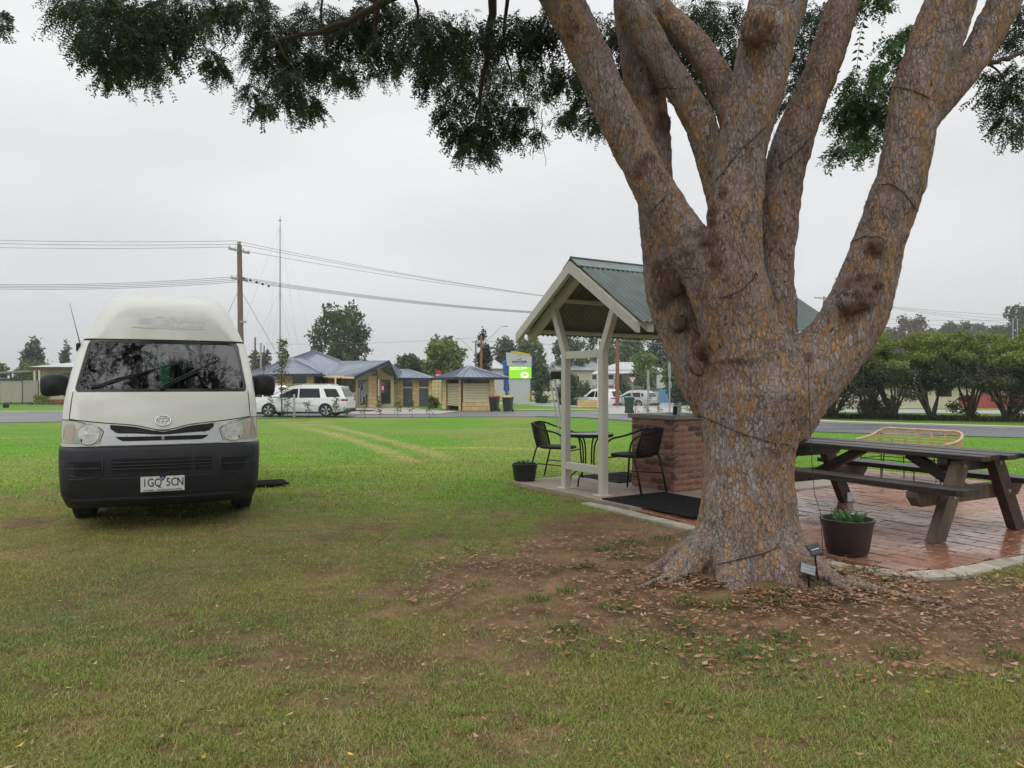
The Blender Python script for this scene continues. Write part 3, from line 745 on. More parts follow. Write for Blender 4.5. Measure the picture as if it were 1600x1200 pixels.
# ================================================================ THE BIG TREE
def bark_mat():
    m, n, l, b = NT('flaking_bark')
    tc = n.new('ShaderNodeTexCoord')
    def mp(s, warp=0.0):
        q = n.new('ShaderNodeMapping'); q.inputs['Scale'].default_value = s; l.new(tc.outputs['Object'], q.inputs[0])
        if not warp: return q.outputs[0]
        wn_ = n.new('ShaderNodeTexNoise'); wn_.inputs['Scale'].default_value = 26; wn_.inputs['Detail'].default_value = 5; wn_.inputs['Roughness'].default_value = 0.65; l.new(q.outputs[0], wn_.inputs['Vector'])
        ad = n.new('ShaderNodeMix'); ad.data_type = 'VECTOR'; ad.inputs['Factor'].default_value = warp
        l.new(q.outputs[0], ad.inputs['A']); l.new(wn_.outputs['Color'], ad.inputs['B']) if False else None
        sc = n.new('ShaderNodeVectorMath'); sc.operation = 'SCALE'; sc.inputs['Scale'].default_value = warp; l.new(wn_.outputs['Color'], sc.inputs[0])
        av = n.new('ShaderNodeVectorMath'); l.new(q.outputs[0], av.inputs[0]); l.new(sc.outputs[0], av.inputs[1]); return av.outputs[0]
    def vor(vec, scale, feat='F1'):
        t = n.new('ShaderNodeTexVoronoi'); t.feature = feat; t.inputs['Scale'].default_value = scale; t.inputs['Randomness'].default_value = 1.0
        l.new(vec, t.inputs['Vector']); return t
    v1 = mp((1,1,0.36), 0.045); v2 = mp((1,1,0.5), 0.02)
    cell = vor(v1, 40); edge = vor(v1, 40, 'DISTANCE_TO_EDGE'); cell2 = vor(v2, 92); edge2 = vor(v2, 92, 'DISTANCE_TO_EDGE')
    sep = n.new('ShaderNodeSeparateColor'); l.new(cell.outputs['Color'], sep.inputs[0])
    sep2 = n.new('ShaderNodeSeparateColor'); l.new(cell2.outputs['Color'], sep2.inputs[0])
    big = noise(n, l, mp((1,1,0.6)), 1.7, 5, 0.6); med = noise(n, l, mp((1,1,0.26)), 8, 6, 0.65); fin = noise(n, l, mp((1,1,0.5)), 60, 4, 0.7)
    grey = mixc(n, l, sep.outputs[0], (0.34,0.290,0.280), (0.56,0.495,0.485))
    grey = mixc(n, l, mrange(n, l, sep2.outputs[0], 0, 1, 0, 0.5), grey, (0.42,0.335,0.295))
    brown = mixc(n, l, sep2.outputs[1], (0.285,0.19,0.15), (0.42,0.295,0.235))
    c = mixc(n, l, mrange(n, l, big, 0.38, 0.60, 0, 0.9), grey, brown)
    # fresh orange wood where single plates have dropped: a plate is bare when its own random value beats a patchy threshold
    def add(a, b_, op='ADD'):
        q = n.new('ShaderNodeMath'); q.operation = op
        for s, x in zip(q.inputs, (a, b_)):
            if hasattr(x, 'is_output'): l.new(x, s)
            else: s.default_value = x
        return q.outputs[0]
    th = add(add(sep.outputs[1], mrange(n, l, med, 0.3, 0.7, -0.5, 0.5)), mrange(n, l, big, 0.3, 0.7, 0.14, -0.14))
    bare = mrange(n, l, th, 0.80, 0.86)
    th2 = add(sep2.outputs[2], mrange(n, l, med, 0.3, 0.7, -0.35, 0.35))
    bare2 = mrange(n, l, th2, 0.90, 0.95)
    bare = add(bare, bare2, 'MAXIMUM')
    rag = add(noise(n, l, mp((1,1,0.30)), 5.5, 9, 0.72), mrange(n, l, sep2.outputs[1], 0, 1, -0.045, 0.045))
    bare = add(bare, mrange(n, l, rag, 0.585, 0.605), 'MAXIMUM')
    dk = noise(n, l, mp((1,1,0.45)), 3.3, 8, 0.7)
    oran = mixc(n, l, sep2.outputs[0], (0.50,0.245,0.085), (0.56,0.34,0.15))
    oran = mixc(n, l, mrange(n, l, fin, 0.35, 0.7, 0, 0.5), oran, (0.26,0.15,0.08))
    c = mixc(n, l, mrange(n, l, dk, 0.52, 0.66, 0, 0.6), c, (0.15,0.105,0.085))
    c = mixc(n, l, bare, c, oran)
    crack = mrange(n, l, edge.outputs['Distance'], 0.0, 0.16, 1.0, 0.0)
    crack2 = mrange(n, l, edge2.outputs['Distance'], 0.0, 0.09, 0.55, 0.0)
    cm = add(add(crack, crack2, 'MAXIMUM'), mrange(n, l, noise(n, l, mp((1,1,0.5)), 11, 6, 0.75), 0.38, 0.58, 0.05, 1.0), 'MULTIPLY')
    nb = add(1.0, mrange(n, l, bare, 0, 1, 0, 0.45), 'SUBTRACT')
    c = mixc(n, l, add(add(cm, nb, 'MULTIPLY'), 1.0, 'MULTIPLY'), c, (0.050,0.035,0.028))
    c = mixc(n, l, mrange(n, l, fin, 0.30, 0.70, 0.0, 0.32), c, (0.54,0.47,0.43))
    # rough bosses and burls carry darker, shaggier bark of their own
    kn = n.new('ShaderNodeAttribute'); kn.attribute_name = 'tint'
    ks = n.new('ShaderNodeSeparateColor'); l.new(kn.outputs['Color'], ks.inputs[0])
    c = mixc(n, l, mrange(n, l, add(ks.outputs[0], mrange(n, l, med, 0.3, 0.7, -0.45, 0.45)), 0.35, 0.8, 0, 0.75), c, mixc(n, l, fin, (0.085,0.050,0.038), (0.22,0.135,0.10)))
    l.new(c, b.inputs['Base Color']); b.inputs['Roughness'].default_value = 0.82; b.inputs['Specular IOR Level'].default_value = 0.25
    h = add(add(mrange(n, l, edge.outputs['Distance'], 0, 0.16), mrange(n, l, edge2.outputs['Distance'], 0, 0.2, 0, 0.35)), mrange(n, l, bare, 0, 1, 0, -0.45))
    h = add(add(h, mrange(n, l, sep.outputs[2], 0, 1, 0, 0.4)), mrange(n, l, fin, 0.3, 0.7, 0, 0.28))
    bump(n, l, b, h, 0.8, 0.014)
    return m
M['bark'] = bark_mat()
TC = (1.58, 5.12)        # trunk centre on the ground
def limb_points(rows, d0, kf=0.48):
    """rows: (px, y, width px, extra depth) of a limb seen at distance d0 -> centre points and radii in metres"""
    P, Rr = [], []
    for (px, y, wd, dd) in rows:
        d = d0 + dd; P.append((at(px, d), d, hz(y, d))); Rr.append(wd*kf*d/1150)
    return P, Rr
LIMBS = {
 'trunk': [(1172,925,250,.02),(1170,900,225,.02),(1168,873,200,.02),(1165,838,174,.02),(1167,790,154,.02),(1169,750,146,.02),(1171,700,150,.02),(1176,650,172,.02),(1182,610,190,.02),(1180,575,160,.0),(1165,520,120,-.03)],
 'centre': [(1165,560,120,-.06),(1160,480,100,-.08),(1148,428,94,-.1),(1146,380,90,-.1),(1147,332,87,-.1),(1152,285,82,-.08),(1157,237,78,-.06),(1170,185,82,-.02),(1182,142,84,.0),(1196,71,90,.05),(1217,0,92,.1),(1240,-90,88,.25),(1255,-220,76,.45),(1262,-380,56,.6),(1258,-560,34,.8)],
 'left_front': [(1150,560,80,-.05),(1122,490,70,-.08),(1101,427,66,-.10),(1080,390,66,-.12),(1056,350,64,-.12),(1033,315,63,-.12),(1013,280,62,-.12),(991,235,60,-.1),(971,196,60,-.08),(949,150,58,-.05),(929,105,58,0),(908,62,60,.02),(885,12,62,.05),(845,-60,58,.1),(780,-160,48,.2),(690,-280,34,.3),(600,-380,20,.4)],
 'left_back': [(1120,640,70,.22),(1098,590,78,.25),(1078,540,78,.30),(1058,490,78,.34),(1046,450,78,.38),(1038,410,66,.42),(1030,360,60,.48),(1024,300,58,.52),(1019,240,60,.56),(1012,180,62,.6),(1004,120,62,.64),(994,50,58,.7),(975,-60,52,.9),(945,-200,40,1.2),(900,-340,24,1.5)],
 'left_mid': [(1150,380,60,.10),(1135,320,52,.16),(1122,280,48,.20),(1108,235,46,.24),(1095,200,46,.26),(1078,166,46,.28),(1060,136,45,.3),(1042,106,44,.32),(1022,74,47,.34),(1008,50,46,.36),(990,15,44,.4),(968,-50,40,.5),(930,-150,30,.7),(880,-260,20,.9)],
 'mid_back': [(1160,215,52,.24),(1140,160,46,.36),(1117,118,44,.44),(1088,74,42,.52),(1060,46,44,.6),(1030,20,44,.68),(985,-30,40,.8),(920,-100,30,1.1)],
 'right_centre': [(1208,610,90,.16),(1212,545,66,.2),(1212,475,60,.24),(1212,420,56,.26),(1213,360,58,.28),(1219,300,62,.3),(1228,255,62,.3),(1240,215,58,.32),(1258,172,54,.34),(1275,130,52,.36),(1288,95,52,.38),(1303,50,50,.4),(1320,0,48,.45),(1345,-70,44,.55),(1385,-180,34,.8),(1420,-300,22,1.1)],
 'right_big': [(1205,660,120,.02),(1238,612,118,.03),(1280,567,108,.05),(1317,523,98,.06),(1343,476,92,.06),(1358,430,84,.06),(1374,380,76,.06),(1390,330,74,.06),(1405,285,73,.06),(1416,235,72,.06),(1424,190,74,.06),(1437,140,80,.06),(1456,80,78,.06),(1486,0,76,.06),(1520,-90,70,.1),(1560,-210,56,.3),(1600,-350,38,.5)],
 'right_side': [(1440,185,58,.08),(1470,150,54,.1),(1500,118,48,.12),(1528,80,46,.14),(1550,40,48,.16),(1572,-5,46,.18),(1610,-80,40,.25),(1660,-190,28,.4)],
}
tb = MB()
limb_axis = {}
for nm_, rows in LIMBS.items():
    P, Rr = limb_points(rows, TC[1], 0.45 if nm_ == 'trunk' else 0.465 if nm_ == 'centre' else 0.485)
    limb_axis[nm_] = (P, Rr)
    # resample smoothly
    PP, RR = [], []
    for i in range(len(P)-1):
        for k in range(3):
            t = k/3; PP.append(Vector(P[i]).lerp(Vector(P[i+1]), t)); RR.append(Rr[i]*(1-t)+Rr[i+1]*t)
    PP.append(Vector(P[-1])); RR.append(Rr[-1])
    if nm_ == 'trunk':
        PP = [Vector((PP[0].x, PP[0].y, -0.25))] + PP; RR = [RR[0]*1.12] + RR
    tb.tube(PP, RR, 20)
# root flare
def root(pts, rs):
    tb.tube([(x, y, z) for x, y, z in pts], rs, 10)
for (a, L, r0, sg) in ((200,0.75,.14,1),(238,0.62,.13,1),(262,0.5,.12,-1),(292,0.62,.13,1),(318,0.95,.15,1),(338,0.8,.12,-1),(165,.7,.13,1),(120,.7,.14,1),(60,.7,.14,-1),(20,.8,.14,1)):
    p = []; rr = []; an = R(a)
    for i in range(7):
        t = i/6; d = 0.17 + (L-0.17)*t; aa = an + sg*0.25*t*t
        x, y = TC[0]+math.cos(aa)*d, TC[1]+math.sin(aa)*d
        p.append((x, y, G(x,y) + 0.20*(1-t)**2.0 - 0.055*t)); rr.append(r0*0.80*(1-t)**0.8 + 0.020)
    root(p, rr)
# burls, pruning stubs and bosses: (px, y, depth offset of the surface, radius, strength)
KN = [(1183,55,-.28,.085),(1172,78,-.26,.06),(1060,437,.12,.16),(1042,455,.18,.15),(1035,425,.2,.13),(1100,370,-.25,.09),(1110,345,-.22,.06),(1080,395,-.2,.07),(1170,232,-.22,.06),(1168,280,-.24,.04),(1130,300,-.22,.05),(1108,325,-.2,.06),(1118,420,-.22,.06),(1245,260,.1,.05),(1238,300,.1,.05),(1222,350,.1,.04),(1215,370,.1,.03),(1210,460,.05,.04),(1000,265,-.2,.06),(1012,250,-.22,.05),(1368,385,-.12,.08),(1345,465,-.2,.14),(1350,440,-.18,.12),(1325,480,-.2,.09),(1372,440,-.15,.08),(1155,740,-.30,.05),(1150,655,-.34,.05),(1090,575,-.12,.09),(1085,615,-.2,.07),(1110,660,-.3,.06),(1212,710,-.3,.045),(1108,690,-.28,.07),(1020,100,.5,.06),(1036,195,.45,.09),(1010,90,.2,.05),(1025,140,.45,.06),(893,45,-.1,.05),(1060,505,.1,.09),(1155,590,-.34,.05),(1100,545,.0,.1),(1262,560,-.15,.05)]
knots = []
for (px, y, dd, r) in KN:
    d = TC[1] + dd; p = Vector((at(px,d), d, hz(y,d))); knots.append((p, r))
    if r < 0.075: continue
    bm = bmesh.new(); bmesh.ops.create_icosphere(bm, subdivisions=2, radius=r*0.60)
    tb.add([(v.co.x+p.x, v.co.y*0.8+p.y+r*0.25, v.co.z*1.15+p.z) for v in bm.verts], [tuple(q.index for q in f.verts) for f in bm.faces]); bm.free()
# pruned stub on the middle stem and small nub
tb.tube([limb_axis['centre'][0][9], (at(1180,4.86),4.84,hz(40,4.9))], [.15,.095], 12)
tmp = obj('bark_source', tb.mesh('bark_source'))
md = tmp.modifiers.new('r', 'REMESH'); md.mode = 'VOXEL'; md.voxel_size = 0.0155; md.use_smooth_shade = True
sm_ = tmp.modifiers.new('s', 'SMOOTH'); sm_.factor = 0.5; sm_.iterations = 9
dg = bpy.context.evaluated_depsgraph_get()
tm = bpy.data.meshes.new_from_object(tmp.evaluated_get(dg)); bpy.data.objects.remove(tmp)
nv = len(tm.vertices); co = np.empty(nv*3, np.float32); tm.vertices.foreach_get('co', co); co = co.reshape(-1,3).astype(float)
no = np.empty(nv*3, np.float32); tm.vertex_normals.foreach_get('vector', no); no = no.reshape(-1,3).astype(float)
kmask = np.zeros(nv)
for p, r in knots:
    d = np.linalg.norm((co - np.array(p))*np.array([1,0.8,0.9]), axis=1)
    kmask = np.maximum(kmask, np.exp(-(d/(r*1.05))**2))
st = np.array([1,1,0.36])
disp = 0.030*(vnoise3(co*np.array([5,5,3]), 1)-0.5) + 0.018*(np.abs(vnoise3(co*st*24, 3)-0.5)*-2+0.4) + 0.016*(vnoise3(co*st*48, 6)-0.5)
fl = vnoise3(co*st*15, 12); disp += 0.008*np.where(fl > 0.53, 1, 0)*(0.6+0.4*vnoise3(co*6, 2))
disp += kmask*(0.075*(vnoise3(co*34, 8)-0.5) + 0.08*(vnoise3(co*15, 9)-0.46))
# vertical fluting near the ground
ang = np.arctan2(co[:,1]-TC[1], co[:,0]-TC[0]); low = sstep(0.9, 0.0, co[:,2])*(np.hypot(co[:,0]-TC[0], co[:,1]-TC[1]) < 0.7)
disp += low*0.035*(vnoise(ang*3.2, co[:,2]*0.8, 4)-0.5)*2
co2 = co + no*disp[:,None]
tm.vertices.foreach_set('co', co2.astype(np.float32).ravel())
a_ = tm.color_attributes.new('tint', 'FLOAT_COLOR', 'POINT'); c4 = np.ones((nv,4), np.float32); c4[:,0] = kmask; a_.data.foreach_set('color', c4.ravel())
tm.materials.clear(); tm.materials.append(M['bark']); tm.polygons.foreach_set('use_smooth', [True]*len(tm.polygons)); tm.update()
big_tree = thing('shade_tree', 'huge old tree with flaking grey and orange bark forking into several stems', 'tree', (0,0,0))
trunk_o = obj('trunk', tm, big_tree)
bvh = BVHTree.FromPolygons([tuple(v) for v in co2], [tuple(p.vertices) for p in tm.polygons])
def on_bark(px, y, lift=0.004):
    """point on the bark where a sight line meets it"""
    d = Vector(((px-800)/1150, 1, (600-y)/1150)).normalized(); o = Vector((0,0,1.3))
    h = bvh.ray_cast(o, d)
    return (h[0] + h[1]*lift) if h[0] else None

# loose bark flakes curling off the stems
fk = np.random.default_rng(77); FV, FF, FC = [], [], []
pick = fk.integers(0, nv, 6500); kk = 0
for i in pick:
    p, nn = co2[i], no[i]
    if p[2] > 4.6 or p[2] < 0.1 or nn[1] > 0.75: continue
    if fk.random() > 0.22 + 0.78*kmask[i]: continue
    s = 0.010 + 0.014*fk.random(); up = np.array([0,0,1.0]); side = np.cross(up, nn); ln = np.linalg.norm(side)
    if ln < 1e-3: continue
    side /= ln; up = np.cross(nn, side); a = fk.normal()*0.5; u = up*math.cos(a)+side*math.sin(a); v = np.cross(nn, u)
    lift = s*(0.15+0.6*fk.random())
    q = p + nn*0.001
    FV += [q-v*s*0.45-u*s*0.2, q+v*s*0.45-u*s*0.2, q+v*s*0.4+u*s*0.9+nn*lift*0.45, q-v*s*0.4+u*s*0.9+nn*lift*0.45, q+u*s*1.7+nn*lift]
    FF += [(kk,kk+1,kk+2),(kk,kk+2,kk+3),(kk+3,kk+2,kk+4)]; kk += 5
    c = np.array([(0.16,0.12,0.105),(0.22,0.18,0.165),(0.12,0.075,0.055),(0.30,0.16,0.075)][fk.integers(4)])*(0.7+0.6*fk.random()); FC += [c]*5
fl_o = obj('loose_bark', np_mesh('loose_bark', np.array(FV), np.array(FF), M['litter'], np.array(FC)), big_tree); tag(fl_o, kind='stuff')

# ---------------------------------------------------------------- crown
SEG = []       # twig segments for one mesh
LV, LF, LC = [], [], []
lr = np.random.default_rng(5)
lcount = 0
def sprays(center, rad, n, leaf=0.040, tone=1.0, droop=1.0, nl=13, length=0.30):
    """n drooping compound leaves around a centre; two ranks of narrow leaflets along each stalk"""
    global lcount
    c = np.array(center)
    for _ in range(n):
        u = lr.normal(size=3); u /= np.linalg.norm(u)+1e-9
        p0 = c + u*rad*lr.random()**0.5*np.array([1,1,0.95])
        az = math.atan2(u[1], u[0]) + lr.normal()*0.9
        el = -0.2 - 0.9*lr.random()*droop + 0.35*u[2]
        d = np.array([math.cos(az)*math.cos(el), math.sin(az)*math.cos(el), math.sin(el)]); L = length*(0.6+0.7*lr.random())
        t = np.linspace(0.08, 1, nl)[:,None]
        pts = p0 + d*L*t + np.array([0,0,-1])*L*0.55*droop*t*t
        tg = d*L + np.array([0,0,-1])*L*1.1*droop*t; tg /= np.linalg.norm(tg, axis=1)[:,None]
        sd = np.cross(tg, lr.normal(size=3)); sd /= np.linalg.norm(sd, axis=1)[:,None]+1e-9
        nn = np.cross(sd, tg)
        sl = leaf*(0.75+0.5*lr.random())
        for sgn in (1,-1):
            ln = sl*(0.75+0.5*lr.random(nl))[:,None]; dirv = tg*0.55 + sd*sgn*0.8 + nn*lr.normal(size=(nl,1))*0.45 + lr.normal(size=(nl,3))*0.22
            dirv /= np.linalg.norm(dirv, axis=1)[:,None]; wv = np.cross(dirv, nn)*ln*0.21
            a = pts; e_ = pts + dirv*ln; m_ = pts + dirv*ln*0.45
            V = np.stack([a, m_+wv, e_, m_-wv], 1).reshape(-1,3); b = lcount + np.arange(nl)*4
            LV.append(V); LF.append(np.stack([b,b+1,b+2,b+3], -1)); lcount += nl*4
            cc = np.array([0.026,0.052,0.024])*tone*(0.65+0.7*lr.random((nl,1))) + np.array([0.014,0.014,0.0])*lr.random((nl,1))*tone
            LC.append(np.repeat(cc, 4, 0))
        SEG.append((p0, p0 + d*L*0.5 - np.array([0,0,1])*L*0.14*droop, pts[-1]))
# hanging foliage in view: (px, y, radius px, distance)
CL = [(112,22,42),(150,10,45),(180,40,52),(225,35,55),(140,70,34),(165,95,34),(190,105,30),(225,95,38),(255,75,38),(172,128,16),(235,118,22),(265,35,45),(300,15,40),(318,50,20),(340,30,22),(352,18,22),(337,108,17),(330,92,12),(345,120,13),
      (392,18,40),(425,55,46),(400,95,26),(430,110,36),(395,150,22),(412,172,15),(450,135,32),(470,100,42),(480,160,24),(488,178,14),(445,165,18),(500,40,48),(505,100,28),(530,115,28),(545,130,16),(550,60,45),(590,30,48),(600,90,30),(585,120,14),(610,120,14),(640,45,46),(650,95,34),(672,125,24),(680,60,46),(700,100,40),(715,150,30),(708,185,26),(720,215,26),(728,240,15),(745,215,28),(752,235,20),(760,250,10),(742,60,48),(750,115,40),(760,165,32),(775,195,28),(795,215,16),(805,60,46),(800,130,34),(802,180,14),(825,180,14),(832,215,10),(850,55,44),(850,120,32),(845,155,14),(880,190,15),(890,180,10),(885,130,32),(910,165,18),(925,190,18),(940,205,14),(930,130,34),(955,165,28),(950,60,52),(990,110,40),
      (1045,45,48),(1065,85,44),(1090,30,40),(1108,110,36),(1095,150,26),(1130,40,40),(1150,95,34),(1080,140,24),(1125,165,20),(1262,60,34),(1250,105,30),(1245,145,22),(1275,30,26),(1230,170,14),
      (1345,130,32),(1325,170,26),(1350,180,30),(1310,190,14),(1340,210,26),(1360,225,22),(1335,238,14),(1370,150,26),(1400,75,22),(1395,110,18),(1410,60,12),(1378,0,14),(1352,8,10),(1305,245,8),(1378,190,22),
      (1560,150,24),(1580,165,28),(1590,120,22),(1572,190,16),(1585,215,10),(1595,60,28),(1565,75,20),(1580,30,22),(1545,128,12),(1598,205,12),(2,30,8),(0,50,5)]
crn = random.Random(3)
for (px, y, r) in CL:
    d = crn.uniform(5.6, 7.4)
    right = px > 1290
    if right: d = crn.uniform(5.3, 6.0)
    if 1000 < px < 1290: d = crn.uniform(6.2, 7.4)
    rad = r*d/1150; tone = crn.uniform(0.8,1.2)*(2.5 if 1300 < px < 1420 else 1.0)
    n_ = int(12 + 2000*rad*rad)
    sprays((at(px,d), d, hz(y,d)+0.05), rad*0.66, n_, leaf=crn.uniform(.025,.034), tone=tone, droop=0.65, length=min(0.22, 0.10+rad*0.36), nl=12)
# single trailing fronds
for (px, y, d) in ((1350,20,5.4),):
    sprays((at(px,d), d, hz(y,d)), 0.04, 2, leaf=.036, droop=2.2, length=0.30)
# the rest of the crown, above the frame, all round
for i in range(250):
    a = crn.uniform(0, 2*math.pi); rr_ = 6.2*math.sqrt(crn.random()); z = crn.uniform(4.3, 8.6)
    if math.hypot(rr_/6.6, (z-4.6)/4.4) > 1: continue
    X, Y = TC[0]-0.5 + rr_*math.cos(a), TC[1]+0.6 + rr_*math.sin(a)
    if Y > 0.8 and (z-1.3)/Y < 0.80: continue
    sprays((X, Y, z), crn.uniform(0.35,0.6), 26, leaf=0.075, tone=crn.uniform(0.8,1.2), nl=9, length=0.42)
for i in range(150):
    X, Y = crn.uniform(-6.2, 0.8), crn.uniform(2.5, 9.0); z = max(4.2, 1.35+0.80*Y) + 2.4*crn.random()**1.5
    sprays((X, Y, z), crn.uniform(0.35,0.65), 30, leaf=0.065, tone=crn.uniform(0.8,1.2), nl=9, length=0.40)
V = np.concatenate(LV); Fq = np.concatenate(LF); Cc = np.concatenate(LC)
crown = obj('crown', np_mesh('crown', V, Fq, M['leaf'], Cc), big_tree); tag(crown, kind='stuff')
# leaf stalks: thin three-sided strips
TW = MB(); tv = []; tf = []; k = 0
for (a, b_, c_) in SEG[::2]:
    for (p, q) in ((a,b_),(b_,c_)):
        o_ = np.array([0.0022,0.0,0.0]); o2 = np.array([0,0.0022,0.001])
        tv += [p+o_, p-o_, p+o2, q+o_*0.6, q-o_*0.6, q+o2*0.6]; tf += [(k,k+1,k+4,k+3),(k+1,k+2,k+5,k+4),(k+2,k,k+3,k+5)]; k += 6
tag(obj('leaf_stalks', np_mesh('leaf_stalks', np.array(tv), np.array(tf), M['twig']), big_tree), kind='stuff')
# branches carrying the hanging foliage
def branch(pts, r0, r1):
    P = [Vector((at(px,d), d, hz(y,d))) for px, y, d in pts]; n_ = len(P)
    Q = []
    for i in range(n_-1):
        for k in range(4): Q.append(P[i].lerp(P[i+1], k/4) + Vector((crn.uniform(-.012,.012), 0, crn.uniform(-.012,.012))))
    Q.append(P[-1]); MB().tube(Q, [r0+(r1-r0)*i/(len(Q)-1) for i in range(len(Q))], 7).build('branch', M['twig'], big_tree, smooth=True)
branch([(845,-70,5.2),(720,-60,5.6),(600,5,6.0),(540,38,6.2),(480,55,6.4),(440,60,6.5),(400,95,6.6)], .045, .010)
branch([(600,5,6.0),(560,-10,6.2),(470,-40,6.5),(330,-30,6.8),(230,10,7.0),(190,60,7.1)], .035, .008)
branch([(590,10,6.0),(588,40,6.1),(585,90,6.1),(600,120,6.1)], .025, .006)
branch([(780,-160,5.3),(770,-20,5.9),(765,60,6.1),(755,130,6.2),(742,200,6.3)], .05, .008)
branch([(800,-40,5.9),(785,50,6.2),(800,130,6.3)], .02, .006)
branch([(870,-20,6),(840,60,6.2),(850,130,6.3)], .02, .006)
branch([(330,-10,6.7),(345,30,6.7),(352,70,6.7),(345,85,6.7),(338,110,6.7)], .010, .003)
branch([(1495,118,5.25),(1540,100,5.4),(1575,92,5.5),(1610,75,5.6),(1660,40,5.8)], .020, .012)
branch([(1540,98,5.4),(1565,120,5.5),(1580,160,5.6),(1582,200,5.6)], .009, .003)
branch([(1425,205,5.15),(1400,180,5.4),(1370,165,5.6),(1340,160,5.7)], .018, .006)
branch([(1370,165,5.6),(1352,200,5.6),(1340,225,5.6)], .008, .003)
branch([(640,-60,6),(655,40,6.2),(665,100,6.2)], .018, .005)
branch([(430,60,6.5),(455,100,6.5),(470,150,6.5)], .014, .004)
branch([(500,-50,6.5),(505,40,6.5),(515,100,6.5)], .014, .004)
for (px, y0, y1, d) in ((822,130,180,6.2),(838,128,205,6.2),(832,160,250,6.1),(848,170,260,6.1),(845,190,238,6.1),(880,120,180,6.2),(893,130,190,6.2),(808,120,175,6.2),(352,95,125,6.7),(415,130,160,6.6),(402,122,150,6.6)):
    branch([(px,y0,d),(px+crn.uniform(-4,4),(y0+y1)/2,d),(px+crn.uniform(-9,9),y1,d)], .0035, .0018)

# string-light wire wound round the stems
def wrap(pts, label):
    P = []
    for (a, b_) in zip(pts[:-1], pts[1:]):
        k = max(2, int(math.hypot(b_[0]-a[0], b_[1]-a[1])/9))
        for i in range(k):
            h = on_bark(a[0]+(b_[0]-a[0])*i/k, a[1]+(b_[1]-a[1])*i/k, 0.006)
            if h is not None and (not P or (h-P[-1]).length < 0.25): P.append(h)
    if len(P) > 2:
        m_ = MB().tube(P, 0.0032, 5)
        for p in P[2::5]: m_.tube([p, p+Vector((0.004,-0.012,-0.016))], [0.004,0.006], 5)
        o = m_.build('string_light_wire', M['wire']); tag(o, label, 'string lights', 'string light wires wound round the big tree')
wrap([(1092,648),(1120,660),(1150,674),(1180,684),(1210,692),(1242,696)], 'dark string light wire slung across the trunk at table height')
wrap([(1120,882),(1160,873),(1200,862),(1228,850)], 'dark string light wire across the lowest part of the trunk')
wrap([(1122,466),(1140,462),(1160,452),(1176,436),(1184,418)], 'dark string light wire curving round the middle stem above the fork')
wrap([(1112,290),(1130,270),(1150,244),(1170,222),(1190,204),(1204,192)], 'dark string light wire climbing diagonally up the middle stem')
wrap([(1215,262),(1235,246),(1255,228),(1272,205)], 'dark string light wire crossing the stem right of the middle one')
wrap([(1385,140),(1400,136),(1420,140),(1440,148),(1462,162)], 'dark string light wire looped round the right limb near the top')
wrap([(1372,290),(1392,288),(1410,300),(1425,320),(1434,335)], 'dark string light wire curving over the right limb halfway up')
wrap([(1022,140),(1045,137),(1070,142)], 'dark string light wire round the thin second stem on the left')
wrap([(1018,330),(1035,312),(1050,298)], 'dark string light wire on the leftmost leaning stem')
wrap([(1332,378),(1350,370),(1372,372),(1388,380)], 'dark string light wire round the right limb above the burl')
# ================================================================ THE CAMPERVAN (local x to the photo's right, local y rearwards)
van = thing('camper_van', 'cream high-roof camper van with black bumper and mirrors parked on the lawn', 'van', (-2.985, 6.30, 0.058), R(23.5))
van.scale = (0.93, 1.0, 1.0)
def lerp_tab(tab, z):
    for (a, b_) in zip(tab[:-1], tab[1:]):
        if z <= b_[0]:
            t = (z-a[0])/(b_[0]-a[0]) if b_[0] > a[0] else 0
            t = max(0, min(1, t)); return a[1]+(b_[1]-a[1])*t
    return tab[-1][1]
Y0 = [(0.20,0.06),(0.30,0.025),(0.45,0.005),(0.60,0.0),(0.72,0.015),(0.80,0.035),(0.88,0.065),(0.96,0.105),(1.06,0.165),(1.13,0.215),(1.18,0.265),(1.30,0.40),(1.42,0.535),(1.54,0.67),(1.645,0.79),(1.665,0.785),(1.80,0.88),(1.92,0.985),(2.02,1.10),(2.10,1.25),(2.16,1.45),(2.20,1.75),(2.225,2.1),(2.24,2.4)]
WW = [(0.20,0.79),(0.32,0.835),(0.60,0.848),(0.88,0.848),(1.06,0.842),(1.18,0.83),(1.30,0.82),(1.42,0.805),(1.54,0.79),(1.645,0.772),(1.665,0.755),(1.80,0.705),(1.92,0.66),(2.02,0.615),(2.10,0.565),(2.16,0.49),(2.20,0.38),(2.225,0.24),(2.24,0.06)]
RC = [(0.20,0.22),(0.60,0.24),(0.88,0.22),(1.06,0.17),(1.18,0.105),(1.645,0.105),(1.665,0.16),(1.80,0.24),(2.02,0.34),(2.10,0.34),(2.16,0.32),(2.20,0.28),(2.24,0.05)]
def vF(x, z, grow=0.0):
    """distance behind the nose of the shell's front at lateral x, height z"""
    w_ = lerp_tab(WW, z) + grow; rc = lerp_tab(RC, z); y0 = lerp_tab(Y0, z) - grow
    ax = min(abs(x), w_-1e-4); s = max(0.0, (ax-(w_-rc))/rc)
    return y0 + 0.075*(min(ax, w_-rc)/w_)**2 + (0.10*0 ) + rc*0.92*(1-math.sqrt(max(0, 1-s*s)))
REAR = [(0.20,4.62),(1.6,4.60),(1.9,4.52),(2.1,4.40),(2.2,4.15),(2.24,3.4)]
zs = [0.20,0.26,0.34,0.45,0.55,0.64,0.72,0.80,0.88,0.96,1.06,1.13,1.18,1.30,1.42,1.54,1.645,1.665,1.73,1.80,1.86,1.92,1.97,2.02,2.06,2.10,2.13,2.16,2.18,2.20,2.215,2.225,2.233,2.24]
NI, NC = 13, 7
